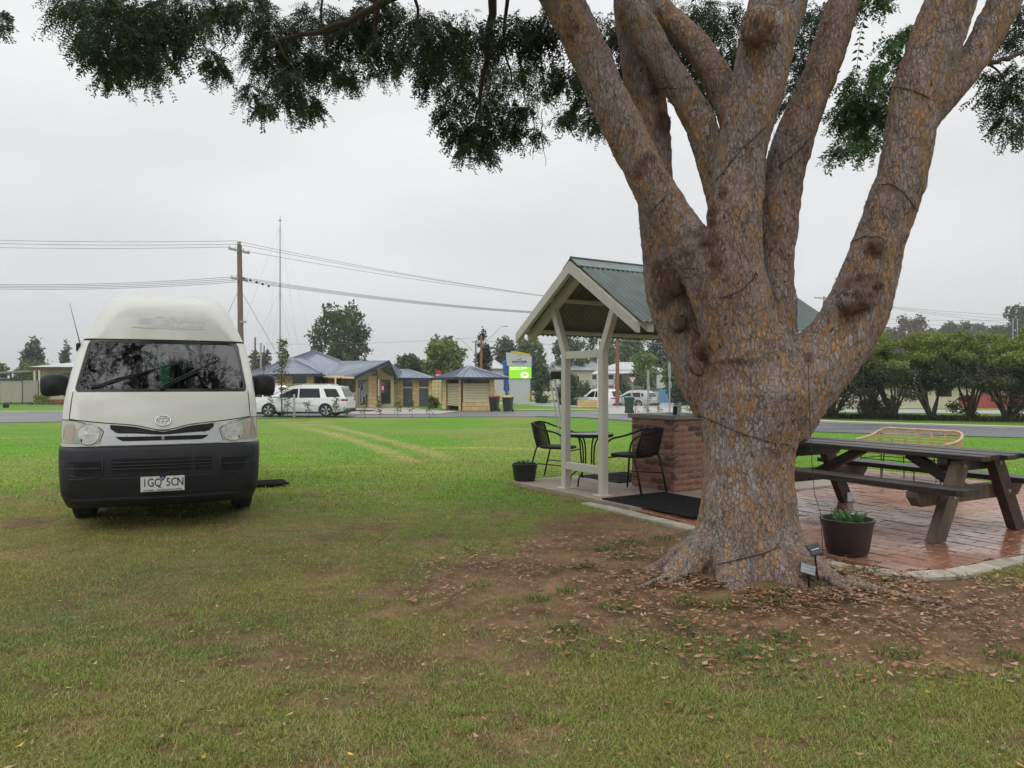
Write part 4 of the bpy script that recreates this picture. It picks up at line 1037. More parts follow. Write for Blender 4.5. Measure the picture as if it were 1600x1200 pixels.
def outline(z, grow=0.0):
    w_ = lerp_tab(WW, z)+grow; rc = lerp_tab(RC, z); xin = w_-rc; yr = lerp_tab(REAR, z)
    xs_ = [-w_*1.0 + 0.0]*0
    pts = []
    right = []
    for i in range(NC, 0, -1):
        a = math.pi/2*i/NC; x = xin + rc*math.sin(a); right.append((x, vF(x, z, grow) if i < NC else lerp_tab(Y0,z)-grow+0.075*(xin/w_)**2+rc*0.92))
    inner = [(xin - 2*xin*i/(NI-1)) for i in range(NI)]
    fr = right + [(x, vF(x, z, grow)) for x in inner] + [(-x, y) for x, y in right[::-1]]
    yc = fr[0][1]
    sides = [yc + (yr-0.08-yc)*t for t in (0.12,0.3,0.5,0.7,0.88,1.0)]
    pts = fr + [(-w_, y) for y in sides] + [(-w_+0.08*min(1,w_), yr)] + [(-w_*0.6, yr), (-w_*0.2, yr), (w_*0.2, yr), (w_*0.6, yr)] + [(w_-0.08*min(1,w_), yr)] + [(w_, y) for y in sides[::-1]]
    return pts
NF = 2*NC + NI
def shell(z_list, skip=None, grow=0.0):
    mb = MB(); rows = [outline(z, grow) for z in z_list]; nu = len(rows[0])
    for r_, z in zip(rows, z_list): mb.v += [(x, y, z) for x, y in r_]
    for j in range(len(z_list)-1):
        for i in range(nu):
            if skip and skip(i, j, z_list): continue
            i2 = (i+1) % nu; mb.f.append((j*nu+i, j*nu+i2, (j+1)*nu+i2, (j+1)*nu+i))
    return mb, nu
def skip_ws(i, j, zl):
    if 1.18-1e-6 <= zl[j] and zl[j+1] <= 1.645+1e-6:
        if NC <= i < NC+NI-1: return True
        if i in (NF+6+1, NF+6+2, NF+6+3) : return True       # rear window
    return False
zb = [z for z in zs if z <= 1.645]; zt = [z for z in zs if z >= 1.665]
bmb, nu = shell(zb, skip_ws); body = bmb.build('body', M['van_white'], van, smooth=38)
tmb, nu = shell(zt); b0 = (len(zt)-1)*nu; tmb.f.append(tuple(b0+i for i in range(nu)))
tmb.f.append(tuple(range(nu))[::-1])
hightop = tmb.build('high_roof', M['van_white'], van, smooth=38)
sm1, _ = shell([1.63,1.68], None, -0.006); sm1.build('roof_seam', M['dark'], van)
def patch(name, zf, x0, x1, off, m, parent=van, nx_=16, nz=6, th=0.03, smooth=40, xf=None):
    """panel proud of the shell: bounded below/above by zf(x)->(z0,z1) and sideways by x0..x1 (or xf(t)->(x0,x1) with t up the panel)"""
    P = []
    for j in range(nz+1):
        t = j/nz
        for i in range(nx_+1):
            s = i/nx_
            if xf: a, b_ = xf(t); x = a+(b_-a)*s
            else: x = x0+(x1-x0)*s
            z0, z1 = zf(x); z = z0+(z1-z0)*t
            P.append((x, vF(x, z)-off, z))
    mb = MB(); n1 = nx_+1
    mb.grid(P, n1, nz+1)
    rim = [i for i in range(n1)] + [j*n1+nx_ for j in range(1, nz+1)] + [nz*n1+i for i in range(nx_-1, -1, -1)] + [j*n1 for j in range(nz-1, 0, -1)]
    b_ = len(mb.v)
    for i in rim:
        x, y, z = P[i]; mb.v.append((x, y+th, z))
    for k in range(len(rim)):
        k2 = (k+1) % len(rim); mb.f.append((rim[k], b_+k, b_+k2, rim[k2]))
    return mb.build(name, m, parent, smooth=smooth)
# bonnet with its shut lines
bon_low = lambda x: 0.895 - 0.045*math.exp(-(x/0.17)**2) + 0.055*min(1, abs(x)/0.76)**2.0
patch('bonnet', lambda x: (bon_low(x), 1.172), -0.765, 0.765, 0.007, M['van_white'], nx_=40, nz=10, th=0.02, xf=lambda t: (-0.765+0.012*t, 0.765-0.012*t))
gap = MB()
for s in (-1,1):
    gap.tube([(s*(0.772-0.012*t), vF(s*(0.772-0.012*t), 0.94+0.235*t)-0.0015, 0.94+0.235*t) for t in [k/8 for k in range(9)]], 0.0035, 5)
gap.tube([(x, vF(x, bon_low(x)-0.004)-0.002, bon_low(x)-0.004) for x in [-0.765+1.53*k/40 for k in range(41)]], 0.004, 5)
gap.build('shut_line', M['dark'], van)
# windscreen: black surround, glass, sun band
wsx = lambda z: lerp_tab(WW, z)-lerp_tab(RC, z)
def ws_ring(mb, f, off):
    return [(x, vF(x, z)-off, z) for x, z in f]
def ws_outline(ins, rad, n=6):
    z0, z1 = 1.18+ins, 1.645-ins; pts = []
    def X(z): return wsx(z) - ins + 0.012
    for (cx, cz, a0, sgn) in ((1, z0, -90, 1), (1, z1, 0, 1), (-1, z1, 90, 1), (-1, z0, 180, 1)):
        zc = z0+rad if cz == z0 else z1-rad
        for k in range(n+1):
            a = R(a0+90*k/n); z = zc + rad*math.sin(a); x = cx*(X(zc)-rad) + rad*math.cos(a); x += cx*(X(z)-X(zc)); pts.append((x, z))
    # subdivide the long edges so that they follow the curve of the glass
    out = []
    for p, q in zip(pts, pts[1:]+pts[:1]):
        k = max(1, int(math.hypot(q[0]-p[0], q[1]-p[1])/0.08)); out += [(p[0]+(q[0]-p[0])*i/k, p[1]+(q[1]-p[1])*i/k) for i in range(k)]
    return out
po = ws_outline(-0.012, 0.05); pi_ = []
cz = 1.4125
for (x, z) in po:
    zz = cz + (z-cz)*0.875; xx = x*(1-0.030/max(0.2, abs(x))) if abs(x) > 0.3 else x
    pi_.append((xx if abs(x) > 0.3 else x*0.96, zz))
fr = MB(); n_ = len(po)
fr.v = [(x, vF(x, z)-0.006, z) for x, z in po] + [(x, vF(x, z)-0.006, z) for x, z in pi_] + [(x, vF(x, z)+0.03, z) for x, z in po] + [(x, vF(x, z)+0.03, z) for x, z in pi_]
for i in range(n_):
    j = (i+1) % n_; fr.f += [(i,j,n_+j,n_+i), (i,2*n_+i,2*n_+j,j), (n_+i,n_+j,3*n_+j,3*n_+i)]
ws_part = patch('windscreen', lambda x: (1.185, 1.64), 0, 0, 0.002, M['windscreen'], nx_=24, nz=8, th=0.004, xf=lambda t: (-(wsx(1.18+0.465*t)+0.004), wsx(1.18+0.465*t)+0.004))
fr.build('windscreen_surround', M['gloss_black'], ws_part)
# wipers
def wiper(pts, bl0, bl1):
    m_ = MB(); m_.tube([(x, vF(x, z)-0.022, z) for x, z in pts], [0.009]*(len(pts)-1)+[0.005], 6)
    m_.bar((bl0[0], vF(*bl0)-0.012, bl0[1]), (bl1[0], vF(*bl1)-0.012, bl1[1]), 0.012, 0.016)
    mid = ((bl0[0]+bl1[0])/2, (bl0[1]+bl1[1])/2)
    m_.lathe([(0.018,-0.004),(0.018,0.018),(0.009,0.026)], 10, (pts[0][0], vF(*pts[0])-0.012, pts[0][1]))
    m_.build('wiper', M['gloss_black'], van, smooth=40)
wiper([(-0.60,1.215),(-0.40,1.29),(-0.18,1.345),(-0.08,1.38)], (-0.42,1.265), (0.16,1.455))
wiper([(-0.02,1.20),(0.10,1.26),(0.24,1.33),(0.34,1.38)], (-0.03,1.215), (0.50,1.475))
# cabin seen through the glass
cab = MB()
cab.box(-0.73,-0.70,1.0,4.5,0.7,1.66); cab.box(0.70,0.73,1.0,4.5,0.7,1.66); cab.box(-0.70,0.70,1.0,4.5,1.64,1.66); cab.box(-0.70,0.70,0.35,4.5,0.68,0.70)
cab.box(-0.70,-0.60,4.42,4.45,0.7,1.64); cab.box(0.60,0.70,4.42,4.45,0.7,1.64); cab.box(-0.6,0.6,4.42,4.45,0.7,1.14)
cab.build('cabin_lining', MAT('dark_cabin_lining', (0.03,0.032,0.034), 0.9), van)
dash = MB(); dash.cbox(-0.70,0.70,0.36,0.80,0.9,1.15,0.03); dash.cbox(0.14,0.56,0.70,0.92,1.10,1.19,0.03); dash.build('dashboard', M['black_plastic'], van)
sw = MB(); c_ = Matrix.Translation((0.36,0.98,1.16)) @ Matrix.Rotation(R(-55), 4, 'X')
sw.tube([tuple(c_ @ Vector((0.18*math.cos(a), 0.18*math.sin(a), 0))) for a in [2*math.pi*k/20 for k in range(20)]], 0.014, 6, closed=True)
sw.bar(tuple(c_ @ Vector((-0.17,0,0))), tuple(c_ @ Vector((0.17,0,0))), 0.05, 0.02); sw.build('steering_wheel', M['black_plastic'], van)
for sx in (-0.38, 0.36):
    st_ = MB(); st_.cbox(sx-0.24,sx+0.24,1.15,1.65,0.75,0.98,0.05); st_.cbox(sx-0.23,sx+0.23,1.60,1.76,0.9,1.42,0.05); s_o = st_.build('seat', M['seat_cloth'], van, smooth=40)
    MB().cbox(sx-0.13,sx+0.13,1.62,1.72,1.43,1.60,0.04).build('headrest', M['seat_cloth'], s_o, smooth=40)
cu = MB()
for k in range(14): cu.tube([(-0.58+0.085*k, 4.36+0.02*(k%2), 1.17), (-0.58+0.085*k, 4.36+0.02*(k%2), 1.5)], 0.03, 6)
MB().cbox(0.02,0.22,0.80,0.83,1.54,1.60,0.01).build('interior_mirror', M['black_plastic'], van)
grn = MAT('pale_green_sticker', (0.22,0.42,0.34), 0.6)
patch('label_sticker', lambda x: (1.575,1.610), 0.13, 0.25, -0.006, grn, ws_part, 3, 2, 0.002)
patch('label_sticker', lambda x: (1.60,1.622), -0.05, 0.02, -0.006, MAT('pale_teal_sticker', (0.10,0.26,0.26), 0.6), ws_part, 3, 2, 0.002)
rw = MB(); rw.box(-0.60,0.60,4.585,4.592,1.18,1.64); rw.build('rear_window', GLASS('green_rear_glass', (0.20,0.31,0.25), 1.5), van)
cur = MB(); 
for k in range(18):
    a0 = -0.6+k*0.066
    if k in (6,7,11): continue
    cur.box(a0, a0+0.06, 4.50+0.012*(k%2), 4.515+0.012*(k%2), 1.15, 1.66)
cur.build('rear_curtain', MAT('dark_curtain', (0.05,0.055,0.05), 0.9), van)
# headlights
def hl(s):
    zf = lambda x: (0.752, 0.862 + 0.075*sstep(0.42, 0.80, abs(x)) - 0.03*sstep(0.54, 0.47, abs(x)))
    o = patch('headlight', zf, s*0.475, s*0.838, 0.009, M['lamp_lens'], nx_=22, nz=8, th=0.05, xf=lambda t: (s*(0.515-0.03*t), s*0.838) if s > 0 else (s*0.838, s*(0.515-0.03*t)))
    def onx(x, z, d): return (s*x, vF(s*x, z)-d, z)
    ol = MB(); top_ = [(x, 0.862+0.075*float(sstep(0.42,0.80,x))-0.03*float(sstep(0.54,0.47,x))) for x in [0.485+0.353*k/12 for k in range(13)]]
    ol.tube([onx(x, z+0.002, 0.006) for x, z in top_], 0.0045, 5); ol.tube([onx(0.515-0.03*k/5, 0.752+(top_[0][1]-0.752)*k/5, 0.006) for k in range(6)], 0.0045, 5)
    ol.build('lamp_gap', M['dark'], o)
    ring = MB(); cx, cz2, rr = 0.606, 0.824, 0.087
    pts = [onx(cx+rr*math.cos(a), cz2+rr*0.98*math.sin(a), 0.010) for a in [2*math.pi*k/28 for k in range(28)]]
    ring.tube(pts, 0.0055, 6, closed=True); ring.build('lamp_ring', M['lamp_bowl'], o, smooth=True)
    bw = MB(); P = []
    for (q, dep) in ((1.0,0.0105),(0.85,0.0115),(0.55,0.0125),(0.25,0.013),(0.12,0.0165),(0.02,0.0175)):
        P += [onx(cx+rr*q*math.cos(a), cz2+rr*0.98*q*math.sin(a), dep) for a in [2*math.pi*k/28 for k in range(28)]]
    bw.grid(P, 28, 6, True); bw.build('reflector', M['lamp_bowl'], o, smooth=True)
    patch('indicator', lambda x: (0.772, 0.905), s*0.722, s*0.80, 0.0125, M['indicator'], o, 6, 4, 0.01)
    patch('side_marker', lambda x: (0.79, 0.87), s*0.812, s*0.836, 0.016, M['lamp_lens'], o, 4, 3, 0.012)
    dv = MB().tube([onx(0.702+0.02*t, 0.758+0.15*t, 0.0105) for t in [k/6 for k in range(7)]], 0.003, 5)
    dv.build('lamp_divider', M['lamp_bowl'], o)
    nv_ = MB().lathe([(0.006,-0.01),(0.006,0.012)], 8, onx(0.66,0.772,0.012)); nv_.build('adjuster_hole', M['dark'], o)
hl(-1); hl(1)
# grille
gt = lambda x: bon_low(x)-0.012
gr = patch('grille', lambda x: (0.728, gt(x)), -0.49, 0.49, 0.008, M['silver'], nx_=44, nz=6, th=0.03, xf=lambda t: (-0.515+0.03*t, 0.515-0.03*t))
def open_(z0f, z1f, xa, xb):
    P0 = []; N = 40
    o = patch('grille_shade_panel', lambda x: (z0f(x), z1f(x)), xa, xb, 0.0105, M['dark'], gr, N, 3, 0.01)  # dark panel over the silver, shade of the opening put into its colour
    return o
open_(lambda x: 0.826-0.018*math.exp(-(x/0.19)**2)+0.045*max(0,(abs(x)-0.36)/0.08)**1.6, lambda x: gt(x)-0.004, -0.435, 0.435)
open_(lambda x: 0.760+0.036*max(0,(abs(x)-0.32)/0.07)**1.6, lambda x: 0.798-0.002*math.cos(x*3), -0.385, 0.385)
gbar = MB()
for z in (0.838, 0.852):
    gbar.tube([(x, vF(x,z)-0.012, z-0.012*math.exp(-(x/0.19)**2)) for x in [-0.40+0.8*k/20 for k in range(21)]], 0.0028, 5)
gbar.build('grille_bar', M['gloss_black'], gr)
MB().cbox(-0.012,0.012, vF(0,0.779)-0.016, vF(0,0.779)-0.004, 0.762,0.796,0.003).build('bonnet_catch', M['steel_grey'], gr)
# oval emblem on the bonnet: outer oval with two crossed ovals inside
em = MB(); ez = 0.925
def ov(cx, cz2, rx, rz, r):
    em.tube([(cx+rx*math.cos(a), vF(cx+rx*math.cos(a), ez+cz2+rz*math.sin(a))-0.014, ez+cz2+rz*math.sin(a)) for a in [2*math.pi*k/36 for k in range(36)]], r, 6, closed=True)
ov(0,0,0.064,0.0425,0.0062); ov(0,0.014,0.040,0.0155,0.0045); ov(0,-0.005,0.0165,0.0335,0.0045)
em.build('emblem', M['chrome'], van, smooth=True)
# bumper
bz = [0.20,0.235,0.27,0.285,0.30,0.36,0.44,0.50,0.56,0.62,0.68,0.705,0.722]
off = [0.0,0.018,0.028,0.020,0.032,0.038,0.040,0.040,0.040,0.038,0.034,0.026,0.006]
bp = MB(); rows = []
for z, of in zip(bz, off):
    o_ = outline(z); fr_ = o_[:NF]
    w_ = lerp_tab(WW, z)
    L = [(w_+0.012, 0.62)] + [(x*(1+0.012/w_), y-of) for x, y in fr_] + [(-w_-0.012, 0.62)]
    rows.append([(x, y, z) for x, y in L])
m_ = len(rows[0]); P = [p for r_ in rows for p in r_]
bp.grid(P, m_, len(rows))
bumper = bp.build('bumper', M['black_plastic'], van, smooth=35)
so2 = bumper.modifiers.new('t', 'SOLIDIFY'); so2.thickness = 0.012; so2.offset = 1 if False else -1
def bumper_patch(name, zf, x0, x1, d, m, nx_=14, nz=4, th=0.012):
    return patch(name, zf, x0, x1, 0.040+d, m, bumper, nx_, nz, th)
bumper_patch('intake_shade_panel', lambda x: (0.500,0.616), -0.415, 0.415, 0.003, M['dark'], 20)  # proud dark panel; shade of the intake painted in place of a hollow
for s in (-1,1):
    bumper_patch('fog_recess_shade_panel', lambda x: (0.475+0.03*sstep(0.7,0.78,abs(x)),0.600), s*0.50, s*0.775, 0.003, M['dark'])  # dark panel on the bumper skin; the recess shade is only colour
    bb = MB(); bb.tube([(s*x, vF(s*x,0.54)-0.046, 0.542) for x in [0.50+0.27*k/8 for k in range(9)]], 0.006, 6); bb.build('recess_bar', M['black_plastic'], bumper)
    b2 = MB(); b2.tube([(s*x, vF(s*x,zc)-0.045, zc) for x, zc in [(0.485,0.61),(0.485,0.50),(0.51,0.468),(0.62,0.462),(0.72,0.475),(0.79,0.53),(0.805,0.62)]], 0.007, 6); b2.build('recess_lip', M['black_plastic'], bumper, smooth=True)
for z in (0.53,0.556,0.584):
    MB().tube([(x, vF(x,z)-0.047, z) for x in [-0.41+0.82*k/16 for k in range(17)]], 0.0055, 6).build('intake_bar', M['black_plastic'], bumper)
MB().box(0.24,0.275,vF(0.26,0.56)-0.05,vF(0.26,0.56)-0.03,0.50,0.616).build('intake_post', M['black_plastic'], bumper)
MB().tube([(x, vF(x,0.45)-0.043, 0.452) for x in [-0.80+1.6*k/30 for k in range(31)]], 0.005, 6).build('crease', M['black_plastic'], bumper)
MB().tube([(x, vF(x,0.285)-0.028, 0.287) for x in [-0.74+1.48*k/30 for k in range(31)]], 0.006, 6).build('lip', M['black_plastic'], bumper)
patch('tow_cover', lambda x: (0.375,0.410), -0.385, -0.335, 0.043, M['black_plastic'], bumper, 3, 3, 0.006)
# number plate: 1GQ 5CN with the blue badge and the state line
py_ = vF(0,0.40)-0.055
pl = MB().cbox(-0.186,0.186,py_,py_+0.010,0.330,0.464,0.003).build('number_plate', M['plate_white'], van)
plate_txt = lambda body, sz, x, z, m, sx=1.0, bold=0.0, nm_='plate_lettering': obj(nm_, text_mesh(nm_, body, sz, m, 0.0012, 'CENTER', sx, bold), pl, (x, py_-0.0012, z), (R(90),0,0))
plate_txt('1GQ', 0.098, -0.086, 0.404, M['ink_black'], 0.80, 0.0006)
plate_txt('5C', 0.098, 0.074, 0.404, M['ink_black'], 0.80, 0.0006)
plate_txt('N', 0.098, 0.147, 0.404, M['ink_blue'], 0.80, 0.0012)
plate_txt('VICTORIA - THE EDUCATION STATE', 0.0195, 0.0, 0.343, M['ink_black'], 1.0, 0.0003)
MB().prism([(-0.031,0.046),(0.031,0.046),(0.0,0.0)], 0, 0.0016, Matrix.Translation((0, py_-0.0006, 0.416)) @ Matrix.Rotation(R(90),4,'X')).build('blue_triangle', M['ink_blue'], pl)
MB().lathe([(0.006,0),(0.006,0.0022)], 8).build('white_dot', M['plate_white'], pl); pl.children[-1].location = (0, py_-0.0004, 0.445); pl.children[-1].rotation_euler = (R(90),0,0)
fm_ = MB()
for (x0,x1,z0,z1) in ((-0.186,0.186,0.461,0.4655),(-0.186,0.186,0.3285,0.333),(-0.186,-0.182,0.333,0.461),(0.182,0.186,0.333,0.461)): fm_.box(x0,x1,py_-0.002,py_+0.004,z0,z1)
fm_.build('plate_rim', M['ink_black'], pl)
for x in (-0.10,0.10):
    s_ = MB().lathe([(0.005,0),(0.005,0.004)], 8).build('plate_screw', M['steel_grey'], pl); s_.location = (x, py_, 0.455); s_.rotation_euler = (R(90),0,0)
# faded ghost lettering and blue badge on the roof moulding
gh = MAT('faded_lettering', (0.595,0.60,0.55), 0.34, var=0.02, coat=0.4); bl_ = MAT('faded_blue_badge', (0.53,0.555,0.58), 0.3, var=0.05, coat=0.3)
tmx = text_mesh('faded_lettering', 'Calypso', 0.15, gh, 0.0005, 'CENTER', 1.05)
bm = bmesh.new(); bm.from_mesh(tmx); bmesh.ops.subdivide_edges(bm, edges=[e_ for e_ in bm.edges if e_.calc_length() > 0.05], cuts=2); bm.to_mesh(tmx); bm.free()
for v_ in tmx.vertices:
    x, z, d = v_.co.x+0.12, v_.co.y+1.845, v_.co.z; v_.co = (x, vF(x,z)-0.0025-d, z)
obj('faded_lettering', tmx, hightop)
patch('faded_badge', lambda x: (1.82,1.875), -0.26, -0.14, 0.003, bl_, hightop, 6, 4, 0.003)
patch('faded_strip', lambda x: (1.775-0.005*math.sin(x*30),1.795), -0.32, 0.36, 0.0028, gh, hightop, 20, 2, 0.003)
# door mirrors
def mirror(s, x, z, wd, ht):
    o = MB(); P = []; ny_, nt = 8, 20
    for j in range(ny_+1):
        u = j/ny_; dep = -0.075 + 0.16*u; k = (1-abs(2*u-1)**3.2)**0.5*0.98 + 0.02
        if u > 0.75: k = max(k, 0.80)
        for i in range(nt):
            a = 2*math.pi*i/nt; c_, s_ = math.cos(a), math.sin(a); e_ = 2/3.2
            px_ = math.copysign(abs(c_)**e_, c_)*wd/2*k; pz = math.copysign(abs(s_)**e_, s_)*ht/2*k
            pz -= 0.10*px_*s * (1 if pz < 0 else 0.2)
            P.append((x+px_, 0.62+dep, z+pz))
    o.grid(P, nt, ny_+1, True); o.f.append(tuple(range(nt))); o.f.append(tuple(len(o.v)-nt+i for i in range(nt)))
    mo = o.build('door_mirror', M['black_plastic'], van, smooth=50)
    g_ = MB().cbox(x-wd*0.40,x+wd*0.40,0.695,0.709,z-ht*0.36,z+ht*0.36,0.006).build('mirror_glass', M['chrome'], mo)
    a_ = MB(); a_.bar((s*0.80,0.66,z-0.10),(x-s*wd*0.25,0.64,z-0.06),0.05,0.06,c=0.01); a_.bar((s*0.80,0.70,z-0.02),(s*0.83,0.68,z-0.15),0.05,0.05,c=0.01); a_.build('mirror_bracket', M['black_plastic'], mo)
mirror(-1, -0.955, 1.235, 0.235, 0.205); mirror(1, 0.945, 1.235, 0.215, 0.21)
# aerial, side window, door seams, wheels, underside
MB().tube([(-0.775,0.90,1.60),(-0.81,0.78,1.80),(-0.84,0.70,1.97)], [0.006,0.003,0.002], 6).build('aerial', M['wire'], van)
MB().cbox(-0.805,-0.77,0.82,0.95,1.54,1.62,0.01).build('aerial_mount', M['black_plastic'], van)
for s in (-1,1):
    sd = MB(); 
    def sp(y, z): return (s*(lerp_tab(WW, z)+0.003), y, z)
    sd.add([sp(0.72,1.22),sp(1.75,1.20),sp(1.75,1.60),sp(1.10,1.60)], [(0,1,2,3)]); sd.add([sp(1.90,1.20),sp(3.0,1.20),sp(3.0,1.60),sp(1.90,1.60)], [(0,1,2,3)])
    sg = sd.build('side_window', M['tint_glass'], van); sld = sg.modifiers.new('t','SOLIDIFY'); sld.thickness = 0.006; sld.offset = 0
    for y in (0.98, 3.56):
        wl_ = MB(); cx = s*0.735
        prof = [(0.19,-0.10),(0.285,-0.10),(0.308,-0.085),(0.318,-0.05),(0.32,0.0),(0.318,0.05),(0.308,0.085),(0.285,0.10),(0.19,0.10)]
        P = []; nn_ = 36
        for (r_, q) in prof: P += [(cx+q, y+r_*math.cos(2*math.pi*k/nn_), 0.315+r_*math.sin(2*math.pi*k/nn_)) for k in range(nn_)]
        wl_.grid(P, nn_, len(prof), True)
        for k in range(nn_*2):
            a = 2*math.pi*k/(nn_*2)
            for q in (-0.06,0.0,0.06):
                wl_.bar((cx+q-0.022, y+0.320*math.cos(a), 0.315+0.320*math.sin(a)), (cx+q+0.022, y+0.320*math.cos(a+.03), 0.315+0.320*math.sin(a+.03)), 0.013, 0.006, up=(0,math.cos(a),math.sin(a)))
        wh = wl_.build('wheel', M['rubber'], van, smooth=30)
        hub = MB().lathe([(0.02,0.06),(0.12,0.07),(0.17,0.04),(0.20,0.095),(0.205,0.09)], 24); ho = hub.build('rim', M['steel_grey'], wh, smooth=40); ho.location = (cx, y, 0.315); ho.rotation_euler = (0, s*R(90), 0)
    for y in (0.98, 3.56):
        ar = MB(); ar.tube([(s*0.842, y+0.37*math.cos(a), 0.33+0.37*math.sin(a)) for a in [math.pi*k/14 for k in range(15)]], 0.012, 6); ar.build('wheel_arch', M['black_plastic'], van)
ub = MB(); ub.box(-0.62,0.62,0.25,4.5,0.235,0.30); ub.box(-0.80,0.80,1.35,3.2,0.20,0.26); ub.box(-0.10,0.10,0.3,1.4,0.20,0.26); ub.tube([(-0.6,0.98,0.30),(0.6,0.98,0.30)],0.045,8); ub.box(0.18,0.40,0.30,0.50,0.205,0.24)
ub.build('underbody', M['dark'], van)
# rubber mat lying on the grass by the van's side door
rm = MB(); rm.cbox(-0.34,0.34,-0.22,0.22,0,0.016,0.004)
for k in range(11): rm.cbox(-0.32,0.32,-0.20+k*0.037,-0.185+k*0.037,0.016,0.023,0.002)
dm = rm.build('door_mat', M['mat_rubber']); dm.location = (-3.15, 9.15, G(-3.15,9.15)+0.025); dm.rotation_euler = (0,0,R(26)); tag(dm, 'small dark rubber mat lying on the grass beside the camper van', 'mat')
# ================================================================ SHELTER
sh = thing('picnic_shelter', 'small gabled picnic shelter with green corrugated roof and cream steel frame', 'shelter', (SH_O[0], SH_O[1], 0.035), SH_RZ)
Zr, Ze, Wd, Ls = 2.70, 1.955, 1.10, 3.40           # ridge, eave, half width, length behind the near frame
slope = (Zr-Ze)/Wd
for fy in (0.0, 3.2):
    for s in (-1, 1):
        p = MB(); p.cbox(s*0.355-0.043, s*0.355+0.043, fy-0.043, fy+0.043, 0, 1.665, 0.006); post = p.build('post', M['beige_steel'], sh)
        bpL = MB().cbox(s*0.355-0.085, s*0.355+0.085, fy-0.085, fy+0.085, -0.002, 0.010, 0.003)
        for a in (-1,1):
            for b_ in (-1,1): bpL.lathe([(0.010,0.010),(0.010,0.022)], 6, (s*0.355+a*0.068, fy+b_*0.068, 0))
        bpL.build('base_plate', M['beige_steel'], post)
        zt_ = Zr - slope*0.615 - 0.105
        arm = MB(); arm.bar((s*0.355, fy, 1.640), (s*0.612, fy, zt_+0.05), 0.084, 0.084, up=(0,1,0), c=0.006); arm.build('arm', M['beige_steel'], sh)
        rf = MB(); rf.slab([(0, fy-0.045, Zr-0.02), (s*(Wd+0.03), fy-0.045, Zr-0.02-slope*(Wd+0.03)), (s*(Wd+0.03), fy-0.045, Zr-0.125-slope*(Wd+0.03)), (0, fy-0.045, Zr-0.135)], 0.09, (0,1,0)); rf.build('rafter', M['beige_steel'], sh)
    MB().cbox(-0.311, 0.311, fy-0.040, fy+0.040, 1.565, 1.655, 0.005).build('cross_rail', M['beige_steel'], sh)
    MB().cbox(-0.311, 0.311, fy-0.040, fy+0.040, 0.235, 0.325, 0.005).build('low_rail', M['beige_steel'], sh)
for s in (-1, 1):
    # barge rafters outside the gable, purlins along the roof
    for fy in (-0.20, 3.40):
        bg_ = MB(); bg_.slab([(0, fy-0.02, Zr-0.01), (s*(Wd+0.05), fy-0.02, Zr-0.01-slope*(Wd+0.05)), (s*(Wd+0.05), fy-0.02, Zr-0.125-slope*(Wd+0.05)), (0, fy-0.02, Zr-0.145)], 0.055, (0,1,0)); bg_.build('barge_board', M['beige_steel'], sh)
    for u in (0.52, 1.04):
        z = Zr - slope*u - 0.028
        MB().cbox(s*u-0.028, s*u+0.028, -0.145, 3.40, z-0.045, z+0.0, 0.004).build('purlin', M['beige_steel'], sh)
    # corrugated sheets, 0.76 m cover each
    y0 = -0.185
    nsheet = 5; cover = (3.44+0.185)/nsheet
    for k in range(nsheet):
        n_ = 40; P = []; Q = []
        for j in range(3):
            u = (Wd+0.085)*j/2; 
            for i in range(n_+1):
                yy = y0 + cover*k + (cover+0.012)*i/n_
                z = Zr + 0.012 - slope*u + 0.0095*math.sin(2*math.pi*(yy+0.2)/0.0763) + 0.0015*(k%2)
                P.append((s*u, yy, z)); Q.append((s*u, yy, z-0.003))
        mb = MB(); mb.grid(P, n_+1, 3); mb.build('roof_sheet', M['green_roof'], sh, smooth=True)
        mq = MB(); mq.grid(Q, n_+1, 3); mq.build('roof_sheet_underside', M['roof_under'], sh.children[-1] if False else sh, smooth=True)
rc_ = MB(); rc_.slab([(-0.15,-0.20,Zr+0.026-slope*0.15), (0,-0.20,Zr+0.036), (0.15,-0.20,Zr+0.026-slope*0.15), (0.15,-0.20,Zr+0.018-slope*0.15), (0,-0.20,Zr+0.026), (-0.15,-0.20,Zr+0.018-slope*0.15)], 3.65, (0,1,0))
rc_.tube([(0,-0.20,Zr+0.036),(0,3.45,Zr+0.036)], 0.014, 8)
rc_.build('ridge_cap', MAT('green_flashing', (0.085,0.125,0.115), 0.35), sh)
sc_ = MB()
for s in (-1,1):
    for u in (0.52,1.04):
        for k in range(18):
            yy = -0.15+0.2*k; sc_.lathe([(0.006,0),(0.006,0.008)], 6, (s*u, yy, Zr+0.018-slope*u))
tag(sc_.build('roof_screws', M['steel_grey'], sh), kind='stuff')

